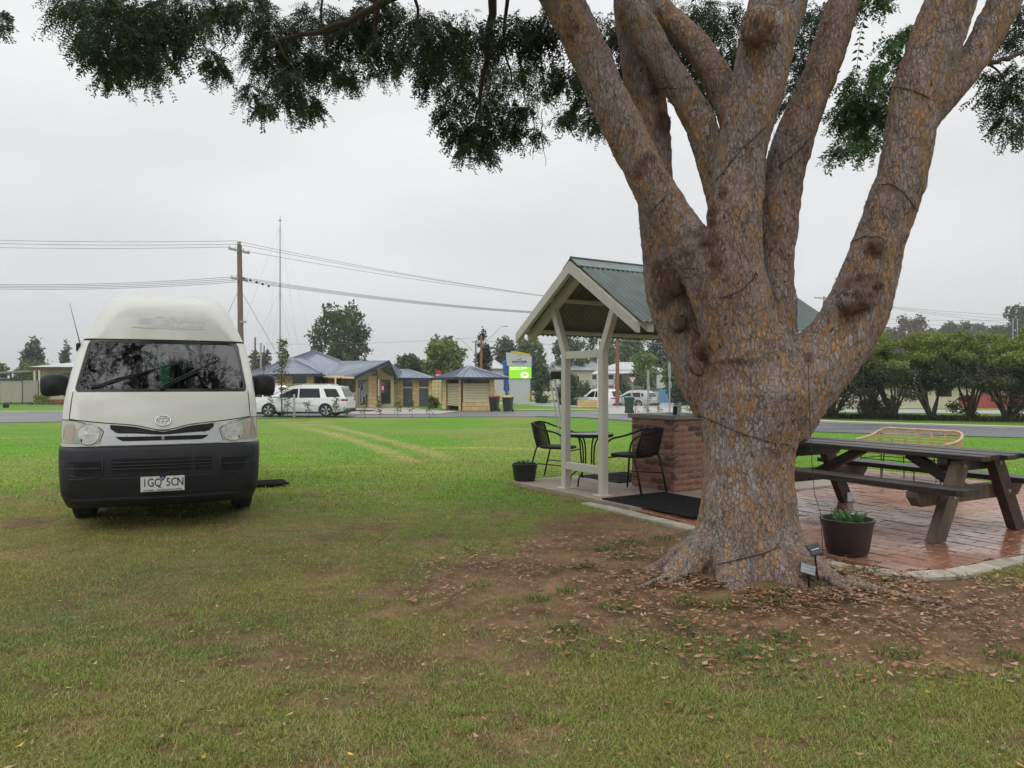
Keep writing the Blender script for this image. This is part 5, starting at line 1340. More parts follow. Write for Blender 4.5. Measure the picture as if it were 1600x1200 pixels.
# ---------------------------------------------------------------- brick barbecue
BX0, BX1, BY0, BY1, BH = -0.125, 0.63, 0.84, 2.34, 0.845
bq = thing('brick_barbecue', 'rough red brick barbecue with grey bench top under the shelter roof', 'barbecue', (SH_O[0], SH_O[1], 0.035), SH_RZ)
def brick_mat():
    m, n, l, b = NT('rough_old_brick'); v = coord(n, l); oi = n.new('ShaderNodeObjectInfo')
    ramp = n.new('ShaderNodeValToRGB'); l.new(oi.outputs['Random'], ramp.inputs[0]); cr_ = ramp.color_ramp
    cr_.elements[0].position = 0; cr_.elements[0].color = (0.14,0.085,0.075,1); cr_.elements[1].position = 1; cr_.elements[1].color = (0.34,0.21,0.15,1)
    for p_, c_ in ((0.15,(0.13,0.072,0.060,1)),(0.3,(0.31,0.165,0.125,1)),(0.6,(0.38,0.195,0.14,1)),(0.8,(0.36,0.20,0.155,1))): e_ = cr_.elements.new(p_); e_.color = c_
    c = mixc(n, l, 1.0, ramp.outputs[0], mixc(n, l, mrange(n, l, noise(n, l, v, 18, 6, 0.7), 0.3, 0.7), (0.65,0.65,0.65), (1.3,1.25,1.2)), 'MULTIPLY')
    c = mixc(n, l, mrange(n, l, noise(n, l, v, 9, 6, 0.7), 0.58, 0.72, 0, 0.6), c, (0.40,0.27,0.20))
    c = mixc(n, l, mrange(n, l, noise(n, l, v, 13, 5, 0.7), 0.60, 0.72, 0, 0.7), c, (0.075,0.05,0.045))
    l.new(c, b.inputs['Base Color']); b.inputs['Roughness'].default_value = 0.85; bump(n, l, b, noise(n, l, v, 45, 6, 0.7), 0.8, 0.012); return m
M['brick'] = brick_mat()
MB().box(BX0+0.010, BX1-0.010, BY0+0.010, BY1-0.010, 0, BH-0.005).build('mortar_core', MAT('brown_mortar', (0.27,0.20,0.155), 0.95, bmp=0.6, bscale=60), bq)
ncourse = 12; ch = BH/ncourse; brv = random.Random(9)
def rough_brick(L):
    mb = MB(); nx_, nz_ = 5, 3
    P = []
    for j in range(nz_+1):
        for i in range(nx_+1):
            e_ = (i in (0,nx_)) or (j in (0,nz_))
            P.append((L*i/nx_-L/2, (0.010+brv.uniform(-.003,.004)) if e_ else -brv.uniform(-0.002,0.008), (ch-0.009)*(j/nz_-0.5)+ (brv.uniform(-.0025,.0025))))
    mb.grid(P, nx_+1, nz_+1)
    rim = [i for i in range(nx_+1)] + [j*(nx_+1)+nx_ for j in range(1,nz_+1)] + [nz_*(nx_+1)+i for i in range(nx_-1,-1,-1)] + [j*(nx_+1) for j in range(nz_-1,0,-1)]
    b_ = len(mb.v)
    for i in rim: mb.v.append((P[i][0], 0.07, P[i][2]))
    for k in range(len(rim)): mb.f.append((rim[k], rim[(k+1)%len(rim)], b_+(k+1)%len(rim), b_+k))
    return mb.mesh('brick', M['brick'])
var = {}
for L in (0.218, 0.104): var[L] = [rough_brick(L) for _ in range(5)]
def lay(p, q, rot):
    Lw = math.hypot(q[0]-p[0], q[1]-p[1]); ux, uy = (q[0]-p[0])/Lw, (q[1]-p[1])/Lw
    for cidx in range(ncourse):
        x = 0.0 if cidx % 2 == 0 else -0.114
        while x < Lw-0.02:
            a, b_ = max(0, x), min(Lw, x+0.228)
            if b_-a > 0.05:
                L = b_-a-0.010; base = 0.218 if L > 0.16 else 0.104
                o = obj('brick', brv.choice(var[base]), bq, (p[0]+ux*(a+b_)/2, p[1]+uy*(a+b_)/2, ch*(cidx+0.5)+brv.uniform(-.002,.002)), (0,R(brv.uniform(-.8,.8)),rot+R(brv.uniform(-1,1))))
                o.scale = (L/base, 1, 1)
            x += 0.228
lay((BX0,BY0), (BX1,BY0), 0); lay((BX1,BY0), (BX1,BY1), R(90)); lay((BX1,BY1), (BX0,BY1), R(180)); lay((BX0,BY1), (BX0,BY0), R(270))
MB().cbox(BX0-0.03, BX1+0.03, BY0-0.03, BY1+0.03, BH, BH+0.052, 0.006).build('bench_top', MAT('grey_stone_top', (0.20,0.20,0.185), 0.45, var=0.15, scale=5), bq)
MB().cbox(0.02, 0.50, BY0+0.45, BY1-0.25, BH+0.052, BH+0.062, 0.003).build('hotplate', M['stainless'], bq)
sp = MB(); sp.lathe([(0.032,0),(0.032,0.02),(0.026,0.022),(0.026,0.105),(0.018,0.112),(0.018,0.128),(0.024,0.13),(0.024,0.145),(0.006,0.15)], 14)
sp_o = sp.build('soap_dispenser', M['stainless'], smooth=40); sp_o.location = (*sh2w(0.52,1.03), 0.035+BH+0.052); tag(sp_o, 'small steel dispenser bottle standing on the brick barbecue top', 'dispenser')
MB().cbox(-0.012,0.012,-0.045,-0.030,-0.11,0.0,0.003).build('bracket', M['stainless'], sp_o)
MB().tube([(0,0,0.14),(0.0,-0.02,0.155),(0.0,-0.045,0.15)], 0.005, 6).build('spout', M['stainless'], sp_o)
j = MB().lathe([(0.036,0),(0.036,0.085),(0.03,0.09),(0.03,0.10)], 14).build('black_tin', M['gloss_black'], smooth=40); j.location = (*sh2w(0.43,1.06), 0.035+BH+0.052); tag(j, 'black tin beside the steel dispenser on the barbecue top', 'tin')
MB().lathe([(0.031,0.10),(0.031,0.108)], 14).build('lid', M['stainless'], j)

# ---------------------------------------------------------------- rubber mats
def rmat(L, W, label):
    o = MB(); o.cbox(0,L,0,0.035,0,0.014,0.003); o.cbox(0,L,W-0.035,W,0,0.014,0.003); o.cbox(0,0.035,0.035,W-0.035,0,0.014,0.003); o.cbox(L-0.035,L,0.035,W-0.035,0,0.014,0.003); o.box(0.03,L-0.03,0.03,W-0.03,0.0,0.004)
    t = thing('rubber_mat', label, 'mat', group='ribbed rubber mats')
    o.build('mat_border', M['mat_rubber'], t)
    n_ = int((L-0.07)/0.040)
    rb = MB().cbox(0,0.020,0.035,W-0.035,0.002,0.013,0.003).mesh('rib', M['mat_rubber'])
    for k in range(n_): obj('rib', rb, t, (0.045+k*0.040, 0, 0))
    return t
t = rmat(1.34, 0.92, 'large black ribbed rubber mat lying in front of the brick barbecue'); t.location = (*sh2w(0.57,-0.20), 0.036); t.rotation_euler = (0,0,SH_RZ)
t = rmat(0.85, 0.85, 'smaller black ribbed rubber mat at the back edge of the slab'); t.location = (*sh2w(-1.18,0.82), 0.036); t.rotation_euler = (0,0,SH_RZ)

# ---------------------------------------------------------------- bistro set
def chair(loc, ang, label):
    t = thing('cafe_chair', label, 'chair', loc, ang, 'black woven cafe chairs')
    for s in (-1,1):
        y = s*0.235
        # front leg runs up into the arm and round to the top of the back
        pts = [(0.27,y,0.0),(0.25,y,0.25),(0.235,y,0.44)] + [tuple(p) for p in bez((0.235,y,0.44),(0.22,y,0.60),(0.15,y*1.06,0.625),(-0.02,y*1.08,0.655),6)][1:] + [tuple(p) for p in bez((-0.02,y*1.08,0.655),(-0.16,y*1.08,0.685),(-0.24,y*1.0,0.735),(-0.285,y*0.55,0.752),6)][1:] + [(-0.292,0,0.758)]
        MB().tube(pts, 0.0115, 8).build('arm_leg', M['black_steel'], t, smooth=True)
        rp = [(-0.30,y*1.0,0.0),(-0.235,y,0.28),(-0.205,y,0.38)] + [tuple(p) for p in bez((-0.205,y,0.38),(-0.195,y,0.42),(-0.19,y*0.95,0.435),(-0.19,y*0.75,0.438),4)][1:] + [(-0.19,0,0.438)]
        MB().tube(rp, 0.0115, 8).build('rear_leg', M['black_steel'], t, smooth=True)
        MB().tube([(0.257,y,0.20),(-0.250,y,0.22)], 0.008, 6).build('side_rail', M['black_steel'], t)
        MB().tube([(-0.195,s*0.20,0.43),(-0.235,s*0.205,0.58),(-0.285,s*0.185,0.745)], 0.010, 8).build('back_stay', M['black_steel'], t, smooth=True)
    MB().tube([(0.245,-0.235,0.39),(0.245,0.235,0.39)], 0.009, 6).build('front_rail', M['black_steel'], t)
    se = MB(); pr = []
    for (r_, z) in ((0.02,0.440),(0.9,0.446),(1.0,0.438),(1.02,0.425),(0.98,0.412),(0.02,0.405)):
        pr += [(0.02+0.225*r_*math.copysign(abs(math.cos(a))**0.7, math.cos(a)), 0.215*r_*math.copysign(abs(math.sin(a))**0.7, math.sin(a)), z-0.012*(1-r_)) for a in [2*math.pi*k/28 for k in range(28)]]
    se.grid(pr, 28, 6, True); se.build('seat', M['wicker'], t, smooth=50)
    bk = MB()
    for k in range(19):
        u = -1+2*k/18; y = u*0.19
        x0, x1, x2 = -0.20-0.012*(1-u*u), -0.245-0.02*(1-u*u), -0.292-0.015*(1-u*u)
        bk.bar((x0,y,0.43),(x1,y*1.02,0.58),0.012,0.004,up=(1,0,0)); bk.bar((x1,y*1.02,0.58),(x2,y*0.96,0.748),0.012,0.004,up=(1,0,0))
    for k in range(20):
        z = 0.445+0.0155*k; x = -0.203-0.045*(z-0.43)/0.15 if z < 0.58 else -0.247-0.045*(z-0.58)/0.165
        bk.tube([(x-0.014*(1-u*u)-(0.004 if k%2 else -0.002), u*0.195, z) for u in (-1,-.6,-.2,.2,.6,1)], 0.004, 4)
    tag(bk.build('woven_back', M['wicker'], t), kind='stuff')
    return t
chair((1.415,8.60,0.045), R(133), 'black woven cafe chair in front of the brick barbecue, its back to the tree')
chair((0.60,9.83,0.035), R(-28), 'black woven cafe chair half hidden behind the left shelter post')
bt = thing('bistro_table', 'small round black bistro table between the two cafe chairs', 'table', (0.965,9.28,0.035), R(10))
MB().lathe([(0.285,0.612),(0.30,0.618),(0.30,0.640),(0.29,0.645)], 40).build('table_top', M['black_top'], bt, smooth=30)
MB().lathe([(0.305,0.606),(0.309,0.612),(0.309,0.642),(0.302,0.646),(0.300,0.640),(0.300,0.610)], 40, cap=False).build('rim', M['black_steel'], bt, smooth=30)
for k in range(4):
    a = R(45+90*k); c_, s_ = math.cos(a), math.sin(a)
    MB().tube([tuple(p) for p in bez((c_*0.16,s_*0.16,0.607),(c_*0.08,s_*0.08,0.56),(c_*0.075,s_*0.075,0.45),(c_*0.075,s_*0.075,0.28),6)] + [tuple(p) for p in bez((c_*0.075,s_*0.075,0.28),(c_*0.08,s_*0.08,0.17),(c_*0.2,s_*0.2,0.17),(c_*0.255,s_*0.255,0.085),6)][1:] + [(c_*0.27,s_*0.27,0.0)], 0.010, 8).build('leg', M['black_steel'], bt, smooth=True)
br_ = thing('broom', 'white handled broom leaning upside down behind the left shelter post', 'broom', (0.57,9.92,0.035))
MB().tube([(0.20,-0.02,0.0),(0.005,0.0,1.33)], 0.013, 8).build('handle', M['white_steel'], br_)
MB().tube([(0.17,0.03,0.0),(-0.05,0.02,1.30)], 0.010, 8).build('brace', M['white_steel'], br_)
hd = MB(); hd.cbox(-0.05,0.10,-0.03,0.03,1.33,1.43,0.006); hd.build('bristles', M['bin_green'], br_)
MB().cbox(-0.055,0.105,-0.035,0.035,1.43,1.455,0.006).build('head_cap', M['white_steel'], br_)

# ---------------------------------------------------------------- pots
def strap_plant(name, parent, n, rad, h, cols, seed, z):
    r = np.random.default_rng(seed); V = []; F = []; C = []; k = 0
    for i in range(n):
        a = r.random()*6.283; d = rad*r.random()**0.6*0.55; x, y = math.cos(a)*d, math.sin(a)*d; b_ = a+r.normal()*0.7
        L = h*(0.55+0.75*r.random()); out = L*(0.35+0.75*r.random()); wd = 0.007+0.005*r.random(); cx, cy = math.cos(b_), math.sin(b_)
        pts = [(x+cx*out*t, y+cy*out*t, z + L*(1.5*t-0.95*t*t)) for t in (0,0.33,0.66,1.0)]
        ws = (0.7,1.0,0.8,0.06)
        for p, w_ in zip(pts, ws): V += [(p[0]-cy*wd*w_, p[1]+cx*wd*w_, p[2]), (p[0]+cy*wd*w_, p[1]-cx*wd*w_, p[2])]
        F += [(k+2*i_, k+2*i_+1, k+2*i_+3, k+2*i_+2) for i_ in range(3)]; k += 8
        C += [np.array(cols[r.integers(len(cols))])*(0.7+0.6*r.random())]*8
    o = obj(name, np_mesh(name, np.array(V), np.array(F), M['leaf'], np.array(C)), parent); tag(o, kind='stuff'); return o
def pot(loc, rt, rb, h, m, label, plantlabel, seed, n, ph, oval=1.0, rz=0):
    t = thing('plant_pot', label, 'plant pot', loc, rz, 'dark planter tubs')
    p = MB(); p.lathe([(rb*0.98,0.0),(rb,0.012),(rb+(rt-rb)*0.10,h*0.10),(rb+(rt-rb)*0.115+0.003,h*0.115),(rb+(rt-rb)*0.80,h*0.80),(rb+(rt-rb)*0.81+0.004,h*0.81),(rt,h*0.95),(rt+0.008,h*0.96),(rt+0.008,h),(rt-0.012,h),(rt-0.02,h*0.88)], 40, (0,0,0), 1, oval, cap=False)
    p.f.append(tuple(range(40))); p.build('tub', m, t, smooth=35)
    MB().lathe([(0.01,h*0.885),(rt-0.016,h*0.87)], 30, (0,0,0), 1, oval).build('soil', M['potting_soil'], t)
    pl_ = thing('potted_plant', plantlabel, 'plant', (loc[0],loc[1],loc[2]), rz, 'leafy plants growing in the tubs')
    strap_plant('foliage', pl_, n, rt, ph, [(0.05,0.13,0.035),(0.08,0.19,0.05),(0.06,0.16,0.06)], seed, h*0.86)
    return t
pot((2.53,5.56,0.03), 0.188, 0.145, 0.258, M['pot_brown'], 'dark brown barrel planter standing on the brick paving beside the trunk', 'strappy green plant in the barrel planter beside the trunk', 5, 60, 0.13)
pot((0.165,9.66,0.035), 0.168, 0.135, 0.225, M['pot_black'], 'small black tub at the left corner of the shelter slab', 'low spiky green plant in the small black tub', 6, 46, 0.11)

# ---------------------------------------------------------------- picnic table
PT_RZ = R(28.7)
pt = thing('picnic_table', 'dark weathered timber picnic table with attached bench seats on the brick paving', 'picnic table', (3.535,7.00,0.022), PT_RZ)
tv_ = random.Random(4)
for k in range(5):
    x = -0.37 + k*0.150; L0, L1 = -1.10-tv_.uniform(-.02,.05)-(0.06 if k==4 else 0), 1.12+tv_.uniform(0,.04)
    p = MB().cbox(x, x+0.138, L0, L1, 0.658+tv_.uniform(-.004,.004), 0.702+tv_.uniform(-.004,.004), 0.006); p.build('table_plank', M['timber'], pt)
for s in (-1,1):
    x = s*0.635
    bo = MB(); 
    bo.prism([(x-0.13,-1.16),(x+0.10,-1.16),(x+0.13,-1.12),(x+0.13,1.16),(x-0.13,1.16)] if s > 0 else [(x-0.13,-1.12),(x-0.10,-1.16),(x+0.13,-1.16),(x+0.13,1.16),(x-0.13,1.16)], 0.412, 0.458); bo.build('seat_plank', M['timber'], pt)
for fy in (-0.86, 0.86):
    sgn = 1 if fy < 0 else -1
    bm1 = MB(); xs0 = 0.78
    bm1.slab([(-xs0,fy+0.045*sgn,0.408),(xs0,fy+0.045*sgn,0.408),(xs0,fy+0.045*sgn,0.36),(xs0-0.07,fy+0.045*sgn,0.285),(-xs0+0.07,fy+0.045*sgn,0.285),(-xs0,fy+0.045*sgn,0.36)], 0.085, (0,sgn,0)); bm1.build('seat_bearer', M['timber_red'] if fy > 0 else M['timber_grey'], pt)
    bm2 = MB(); bm2.slab([(-0.36,fy+0.045*sgn,0.655),(0.36,fy+0.045*sgn,0.655),(0.36,fy+0.045*sgn,0.60),(0.30,fy+0.045*sgn,0.545),(-0.30,fy+0.045*sgn,0.545),(-0.36,fy+0.045*sgn,0.60)], 0.085, (0,sgn,0)); bm2.build('top_bearer', M['timber'], pt)
    for s in (-1,1):
        a, b_ = Vector((s*0.60,fy,0.0)), Vector((s*0.235,fy,0.652))
        lg = MB(); w2 = 0.072
        lg.slab([(s*0.60-w2*1.1,fy-0.04,0),(s*0.60+w2*1.1,fy-0.04,0),(s*0.235+w2*1.1,fy-0.04,0.654),(s*0.235-w2*1.1,fy-0.04,0.654)], 0.08, (0,1,0))
        lo = lg.build('leg', M['timber_grey'] if s < 0 else M['timber_red'], pt)
        for zb in (0.35, 0.60):
            xb = s*(0.60-0.365*zb/0.652); bo_ = MB().lathe([(0.016,0),(0.016,0.008),(0.008,0.012)], 10).build('bolt', M['steel_grey'], lo); bo_.location = (xb, fy-0.04 if fy < 0 else fy+0.04, zb); bo_.rotation_euler = (R(90) if fy < 0 else R(-90),0,0)
    br2 = MB(); br2.bar((0.02,fy*0.94,0.33),(0.02,fy*0.28,0.640),0.085,0.085); br2.build('brace', M['timber'], pt)
pb = MB(); pb.cbox(-0.05,0.05,-0.006,0.006,0,0.10,0.003); pbo = pb.build('bracket', M['white_steel'], pt); pbo.location = (0.60,0.813,0.0)

# ---------------------------------------------------------------- rattan bench
rb = thing('rattan_bench', 'pale rattan two-seat bench with curved back and black wire legs behind the picnic table', 'bench', (5.37,9.95,0.022), R(122.3))
# local: +x to the bench's right as one sits, y forward
W2 = 0.60
def cane(pts, r, nm_='cane', par=rb): return MB().tube(pts, r, 8).build(nm_, M['rattan'], par, smooth=True)
def rail(z_b, z_a, inset=0.0):
    half = [tuple(p) for p in bez((-W2,0.30,z_a),(-W2-0.01,0.10,z_a+0.015),(-W2-0.015,-0.08,z_a+0.02),(-W2+0.02,-0.20,z_b-0.05),8)] + [tuple(p) for p in bez((-W2+0.02,-0.20,z_b-0.05),(-W2+0.05,-0.27,z_b),(-W2+0.13,-0.29,z_b+0.01),(-W2+0.22,-0.29,z_b+0.005),6)][1:]
    return half + [(0,-0.295,z_b+0.005)] + [(-x,y,z) for x,y,z in half[::-1]]
top = rail(0.645, 0.505); low = rail(0.365, 0.355)
cane(top, 0.018, 'top_rail'); cane(low, 0.011, 'low_rail')
for s in (-1,1): cane([(s*W2,0.30,0.50),(s*W2,0.315,0.43),(s*(W2-0.01),0.30,0.355)], 0.014, 'arm_post')
nt_ = len(top)
def along(poly, t):
    Ls = [0.0]
    for a, b_ in zip(poly[:-1], poly[1:]): Ls.append(Ls[-1]+(Vector(b_)-Vector(a)).length)
    q = t*Ls[-1]
    for i in range(len(poly)-1):
        if q <= Ls[i+1]+1e-9: return Vector(poly[i]).lerp(Vector(poly[i+1]), (q-Ls[i])/(Ls[i+1]-Ls[i]+1e-9))
    return Vector(poly[-1])
for k in range(1,25):
    t_ = k/25
    arm_ = t_ < 0.24 or t_ > 0.76
    if arm_ or k % 2 == 1: cane([along(top,t_), along(low,t_)], 0.007 if arm_ else 0.010, 'upright_cane')
    if arm_: cane([along(top,t_+0.02 if t_ < 0.5 else t_-0.02), along(low,t_+0.02 if t_ < .5 else t_-.02)], 0.005, 'upright_cane')
for j in range(1,7):
    f = j/7; cane([along(top,t_).lerp(along(low,t_), f) for t_ in [0.24+0.52*i/14 for i in range(15)]], 0.0085, 'cross_cane')
se = MB(); se.prism([(-W2+0.02,-0.27),(W2-0.02,-0.27),(W2-0.01,0.31),(-W2+0.01,0.31)], 0.330, 0.356); se.build('seat', M['rattan'], rb)
cane([(-W2,0.315,0.345),(W2,0.315,0.345)], 0.015, 'seat_front')
for x in (-0.56,-0.22,0.22,0.56):
    for y in (-0.24,0.28):
        MB().tube([(x*0.94,y*0.9,0.33),(x,y*1.05,0.0)], 0.0075, 6).build('wire_leg', M['black_steel'], rb)
for y in (-0.24,0.28): MB().tube([(-0.55,y*0.95,0.25),(0.55,y*0.95,0.25)], 0.006, 6).build('leg_rail', M['black_steel'], rb)
for x in (-0.54,0.54): MB().tube([(x,-0.23,0.25),(x,0.27,0.25)], 0.006, 6).build('leg_rail', M['black_steel'], rb)

# ---------------------------------------------------------------- solar panels staked at the foot of the tree, and their lead
def solar(loc, rot, m, label):
    t = thing('solar_panel', label, 'solar panel', loc, 0, 'little solar panels of the string lights')
    mt = Matrix.Translation((0,0,0.15)) @ rot.to_4x4()
    MB().cbox(-0.050,0.050,-0.040,0.040,-0.008,0.0,0.003,mt).build('panel_case', M['gloss_black'], t)
    MB().cbox(-0.044,0.044,-0.034,0.034,0.0005,0.0025,0.001,mt).build('solar_cell', m, t)
    ln = MB()
    if m is M['solar']: ln.box(-0.03,0.03,-0.002,0.002,0.003,0.0036,mt)
    else:
        for k in range(3): ln.box(-0.035,0.035,-0.022+k*0.02,-0.0205+k*0.02,0.003,0.0036,mt)
    ln.build('cell_line', M['plate_white'], t)
    MB().bar((0,0.012,0.145),(0.03,0.03,-0.05),0.009,0.009).build('stake', M['gloss_black'], t)
from mathutils import Euler
p1 = on_bark(1262,876); p2 = on_bark(1240,905)
solar((at(1273,4.66),4.66,hz(858,4.66)-0.15), Euler((R(52),R(-8),R(20)),'XYZ').to_matrix(), M['solar'], 'dark square solar panel on a stake leaning at the right foot of the trunk')
solar((at(1262,4.60),4.60,hz(889,4.60)-0.15), Euler((R(48),R(14),R(-12)),'XYZ').to_matrix(), M['solar_pale'], 'scuffed grey solar panel low among the roots at the trunk foot')
ld = [(at(1262,4.88),4.88,hz(560,4.88)), (at(1265,4.84),4.84,hz(650,4.84)), (at(1268,4.84),4.84,hz(720,4.84)), (at(1272,4.86),4.86,hz(770,4.86)), (at(1281,4.92),4.92,hz(800,4.92)), (at(1286,4.95),4.95,hz(868,4.95))]
q_ = []
for a, b_ in zip(ld[:-1], ld[1:]): q_ += [Vector(a).lerp(Vector(b_), k/4) for k in range(4)]
tag(MB().tube(q_+[Vector(ld[-1])], 0.0022, 5).build('light_lead', M['wire']), 'thin dark lead hanging down from the right limb to the planter', 'cable')
# surface roots, sticks
def stick(pts, r0, r1, nm_, label, cat, m):
    P = [(x, y, G(x,y)+z) for x, y, z in pts]; q = []
    for a, b_ in zip(P[:-1], P[1:]): q += [Vector(a).lerp(Vector(b_), k/3) + Vector((random.uniform(-.006,.006),random.uniform(-.006,.006),random.uniform(-.003,.003))) for k in range(3)]
    q.append(Vector(P[-1])); o = MB().tube(q, [r0+(r1-r0)*i/(len(q)-1) for i in range(len(q))], 8).build(nm_, m, smooth=True); tag(o, label, cat); return o
stick([(1.98,4.76,.03),(2.12,4.62,.03),(2.28,4.48,.022),(2.45,4.36,.012),(2.58,4.3,-.01)], .028, .008, 'surface_root', 'gnarled surface root running right from the trunk foot', 'root', M['bark'])
stick([(2.0,4.62,.04),(2.04,4.5,.03),(2.06,4.42,.015),(2.10,4.30,-.005)], .026, .007, 'surface_root', 'short forked surface root pointing at the camera', 'root', M['bark'])
stick([(1.66,4.42,.012),(1.52,4.30,.012),(1.42,4.20,.008)], .013, .008, 'fallen_stick', 'pale grey stick lying in the leaf litter before the trunk', 'stick', M['trunk_far'])
stick([(1.08,4.92,.02),(0.98,4.78,.02),(0.88,4.70,.012),(0.78,4.66,0)], .026, .007, 'surface_root', 'thin twisted root spreading left from the trunk foot', 'root', M['bark'])
stick([(1.5,4.47,.012),(1.72,4.49,.012)], .009, .007, 'fallen_twig', 'short straight twig lying against the front of the trunk foot', 'stick', M['trunk_far'])
# ================================================================ THINGS BEYOND THE LAWN
def gat(px, d): return (at(px, d), d, G(at(px, d), d))
ldr = np.random.default_rng(21)
def leaf_cloud(name, parent, blobs, n, size, base, seed, hang=0.0, flat=0.0, yellow_share=0.25, hollow=0.55):
    """many small leaf faces spread through overlapping uneven clumps; blobs are (x,y,z,rx,ry,rz)"""
    r = np.random.default_rng(seed); b = np.array(blobs); w_ = (b[:,3]*b[:,4]*b[:,5])**(0.7); w_ /= w_.sum()
    k = r.choice(len(b), n, p=w_); u = r.normal(size=(n,3)); u /= np.linalg.norm(u, axis=1)[:,None]
    rad = (hollow + (1-hollow)*r.random(n)**0.6)*(0.86+0.28*vnoise(u[:,0]*3+k*7.1, u[:,2]*3+u[:,1]*3, seed))
    P = b[k,:3] + u*b[k,3:]*rad[:,None]
    # small sub-clumps so that the outline breaks up
    q = np.floor(P/(size*5)); h1 = _hash(q[:,0]*3+q[:,2], q[:,1]*5+q[:,2]*7, seed)
    keep = h1 > 0.22; P, u, h1 = P[keep], u[keep], h1[keep]; n = len(P)
    P += r.normal(size=(n,3))*size*0.8
    a = r.normal(size=(n,3)); a[:,2] -= hang; a /= np.linalg.norm(a, axis=1)[:,None]
    c = np.cross(a, r.normal(size=(n,3))); c /= np.linalg.norm(c, axis=1)[:,None]+1e-9
    s = size*(0.6+0.8*r.random(n))[:,None]
    V = np.stack([P-a*s, P+c*s*0.55, P+a*s, P-c*s*0.55], 1).reshape(-1,3)
    F = np.arange(n*4).reshape(-1,4)
    col = np.array(base)*(0.62+0.76*h1)[:,None]*(0.75+0.5*r.random(n))[:,None]
    yel = r.random(n) < yellow_share*0.5; col[yel] *= np.array([1.5,1.35,0.9])  # random leaves tinted yellower anywhere in the cloud
    o = obj(name, np_mesh(name, V, F, M['leaf_far'], np.repeat(col, 4, 0)), parent)
    return tag(o, kind='stuff')
def far_tree(label, loc, H, Wd, base, seed, n=2600, size=0.30, style='round', name='tree', cat='tree', group=None, trunk_h=0.2):
    t = thing(name, label, cat, loc, 0, group); r = random.Random(seed); bl = []
    R2 = Wd/2
    if style == 'round':
        for i in range(34):
            z = trunk_h-0.08 + (0.98-trunk_h)*((i+0.5)/34)**0.9; a = i*2.4+r.uniform(-.5,.5); q = (0.25+0.75*r.random())**0.6; e_ = math.sqrt(max(0.10, 1-((z-0.52)/0.5)**2))
            bl.append((math.cos(a)*R2*q*0.78*e_, math.sin(a)*R2*q*0.78*e_, H*z, R2*r.uniform(.2,.32), R2*r.uniform(.2,.32), H*r.uniform(.07,.115)))
        bl.append((0,0,H*0.58,R2*0.5,R2*0.5,H*0.3))
    elif style == 'column':
        for i in range(14):
            z = (i+0.5)/14; q = R2*min(1.0, 2.2*(1-z)**0.7, 0.75+z); bl.append((r.uniform(-.1,.1)*R2, 0, H*z, q, q, H*0.065))
    elif style == 'conifer':
        for i in range(24):
            z = 0.15+0.83*i/24; q = R2*(1.02-z)**0.75; a = r.uniform(0,6.28); m_ = r.uniform(.15,.55)
            bl.append((math.cos(a)*q*m_, math.sin(a)*q*m_, H*z, q*0.6, q*0.6, H*0.04))
    elif style == 'spread':
        for i in range(15):
            a = r.uniform(0,6.28); q = r.random()**0.5; bl.append((math.cos(a)*R2*q*0.8, math.sin(a)*R2*q*0.8, H*r.uniform(0.5,0.9)-H*0.18*q, R2*r.uniform(.2,.34), R2*r.uniform(.2,.34), H*r.uniform(.07,.13)))
    elif style == 'bush':
        for i in range(9):
            a = r.uniform(0,6.28); q = r.random()**0.5; bl.append((math.cos(a)*R2*q*0.6, math.sin(a)*R2*q*0.6, H*r.uniform(.25,.62), R2*r.uniform(.35,.5), R2*r.uniform(.35,.5), H*r.uniform(.25,.36)))
    leaf_cloud('crown', t, bl, int(n*1.5), size*0.9, base, seed)
    if style != 'bush':
        tr = MB(); tr.tube([(0,0,-0.3),(0.02*H*r.uniform(-1,1),0,H*0.3),(0.03*H*r.uniform(-1,1),0,H*0.75)], [H*0.026,H*0.02,H*0.006], 8)
        tr.build('trunk', M['trunk_far'], t, smooth=True)
        for i in range(5):
            a = r.uniform(0,6.28); z0 = H*r.uniform(.25,.5)
            MB().tube([(0,0,z0),(math.cos(a)*R2*0.35,math.sin(a)*R2*0.35,z0+H*.15),(math.cos(a)*R2*0.6,math.sin(a)*R2*0.6,z0+H*.27)],[H*.011,H*.008,H*.003],6).build('limb', M['trunk_far'], t)
    return t
def ft(px, d, ytop, wpx, label, base, seed, style='round', **k):
    X, Y, Z = gat(px, d); H = hz(ytop, d)-Z
    return far_tree(label, (X,Y,Z-0.05), H*1.0, wpx*d/1150, base, seed, style=style, **k)
DG = (0.055,0.085,0.040); MG = (0.075,0.115,0.045); LG = (0.13,0.165,0.05); GG = (0.085,0.095,0.075)
ft(535, 96, 470, 108, 'tall rounded dark green tree rising behind the tourist office roof', (0.062,0.095,0.040), 1, n=6500, size=0.26)
ft(55, 118, 525, 76, 'grey-green layered pine behind the carport on the far left', GG, 2, 'conifer', n=2600, size=0.35)
ft(104, 122, 530, 32, 'narrow grey-green pine beside the camper van roof', GG, 3, 'conifer', n=1300, size=0.32)
ft(62, 88, 563, 62, 'yellow-green bushy tree just above the carport roof', (0.11,0.14,0.04), 4, n=1800, size=0.25)
ft(-8, 84, 565, 36, 'yellow-green tree cut off by the left edge of the photo', (0.12,0.145,0.04), 5, n=1000, size=0.25)
ft(408, 92, 548, 40, 'low brownish tree behind the three thin poles', (0.10,0.095,0.055), 6, n=1200, size=0.28)
ft(398, 66, 572, 34, 'grey-green feathery shrub behind the right van mirror', (0.10,0.135,0.075), 7, 'bush', n=1400, size=0.18, name='shrub', cat='shrub')
ft(452, 88, 550, 34, 'dark small tree behind the sapling and left roof wing', DG, 8, n=900, size=0.26)
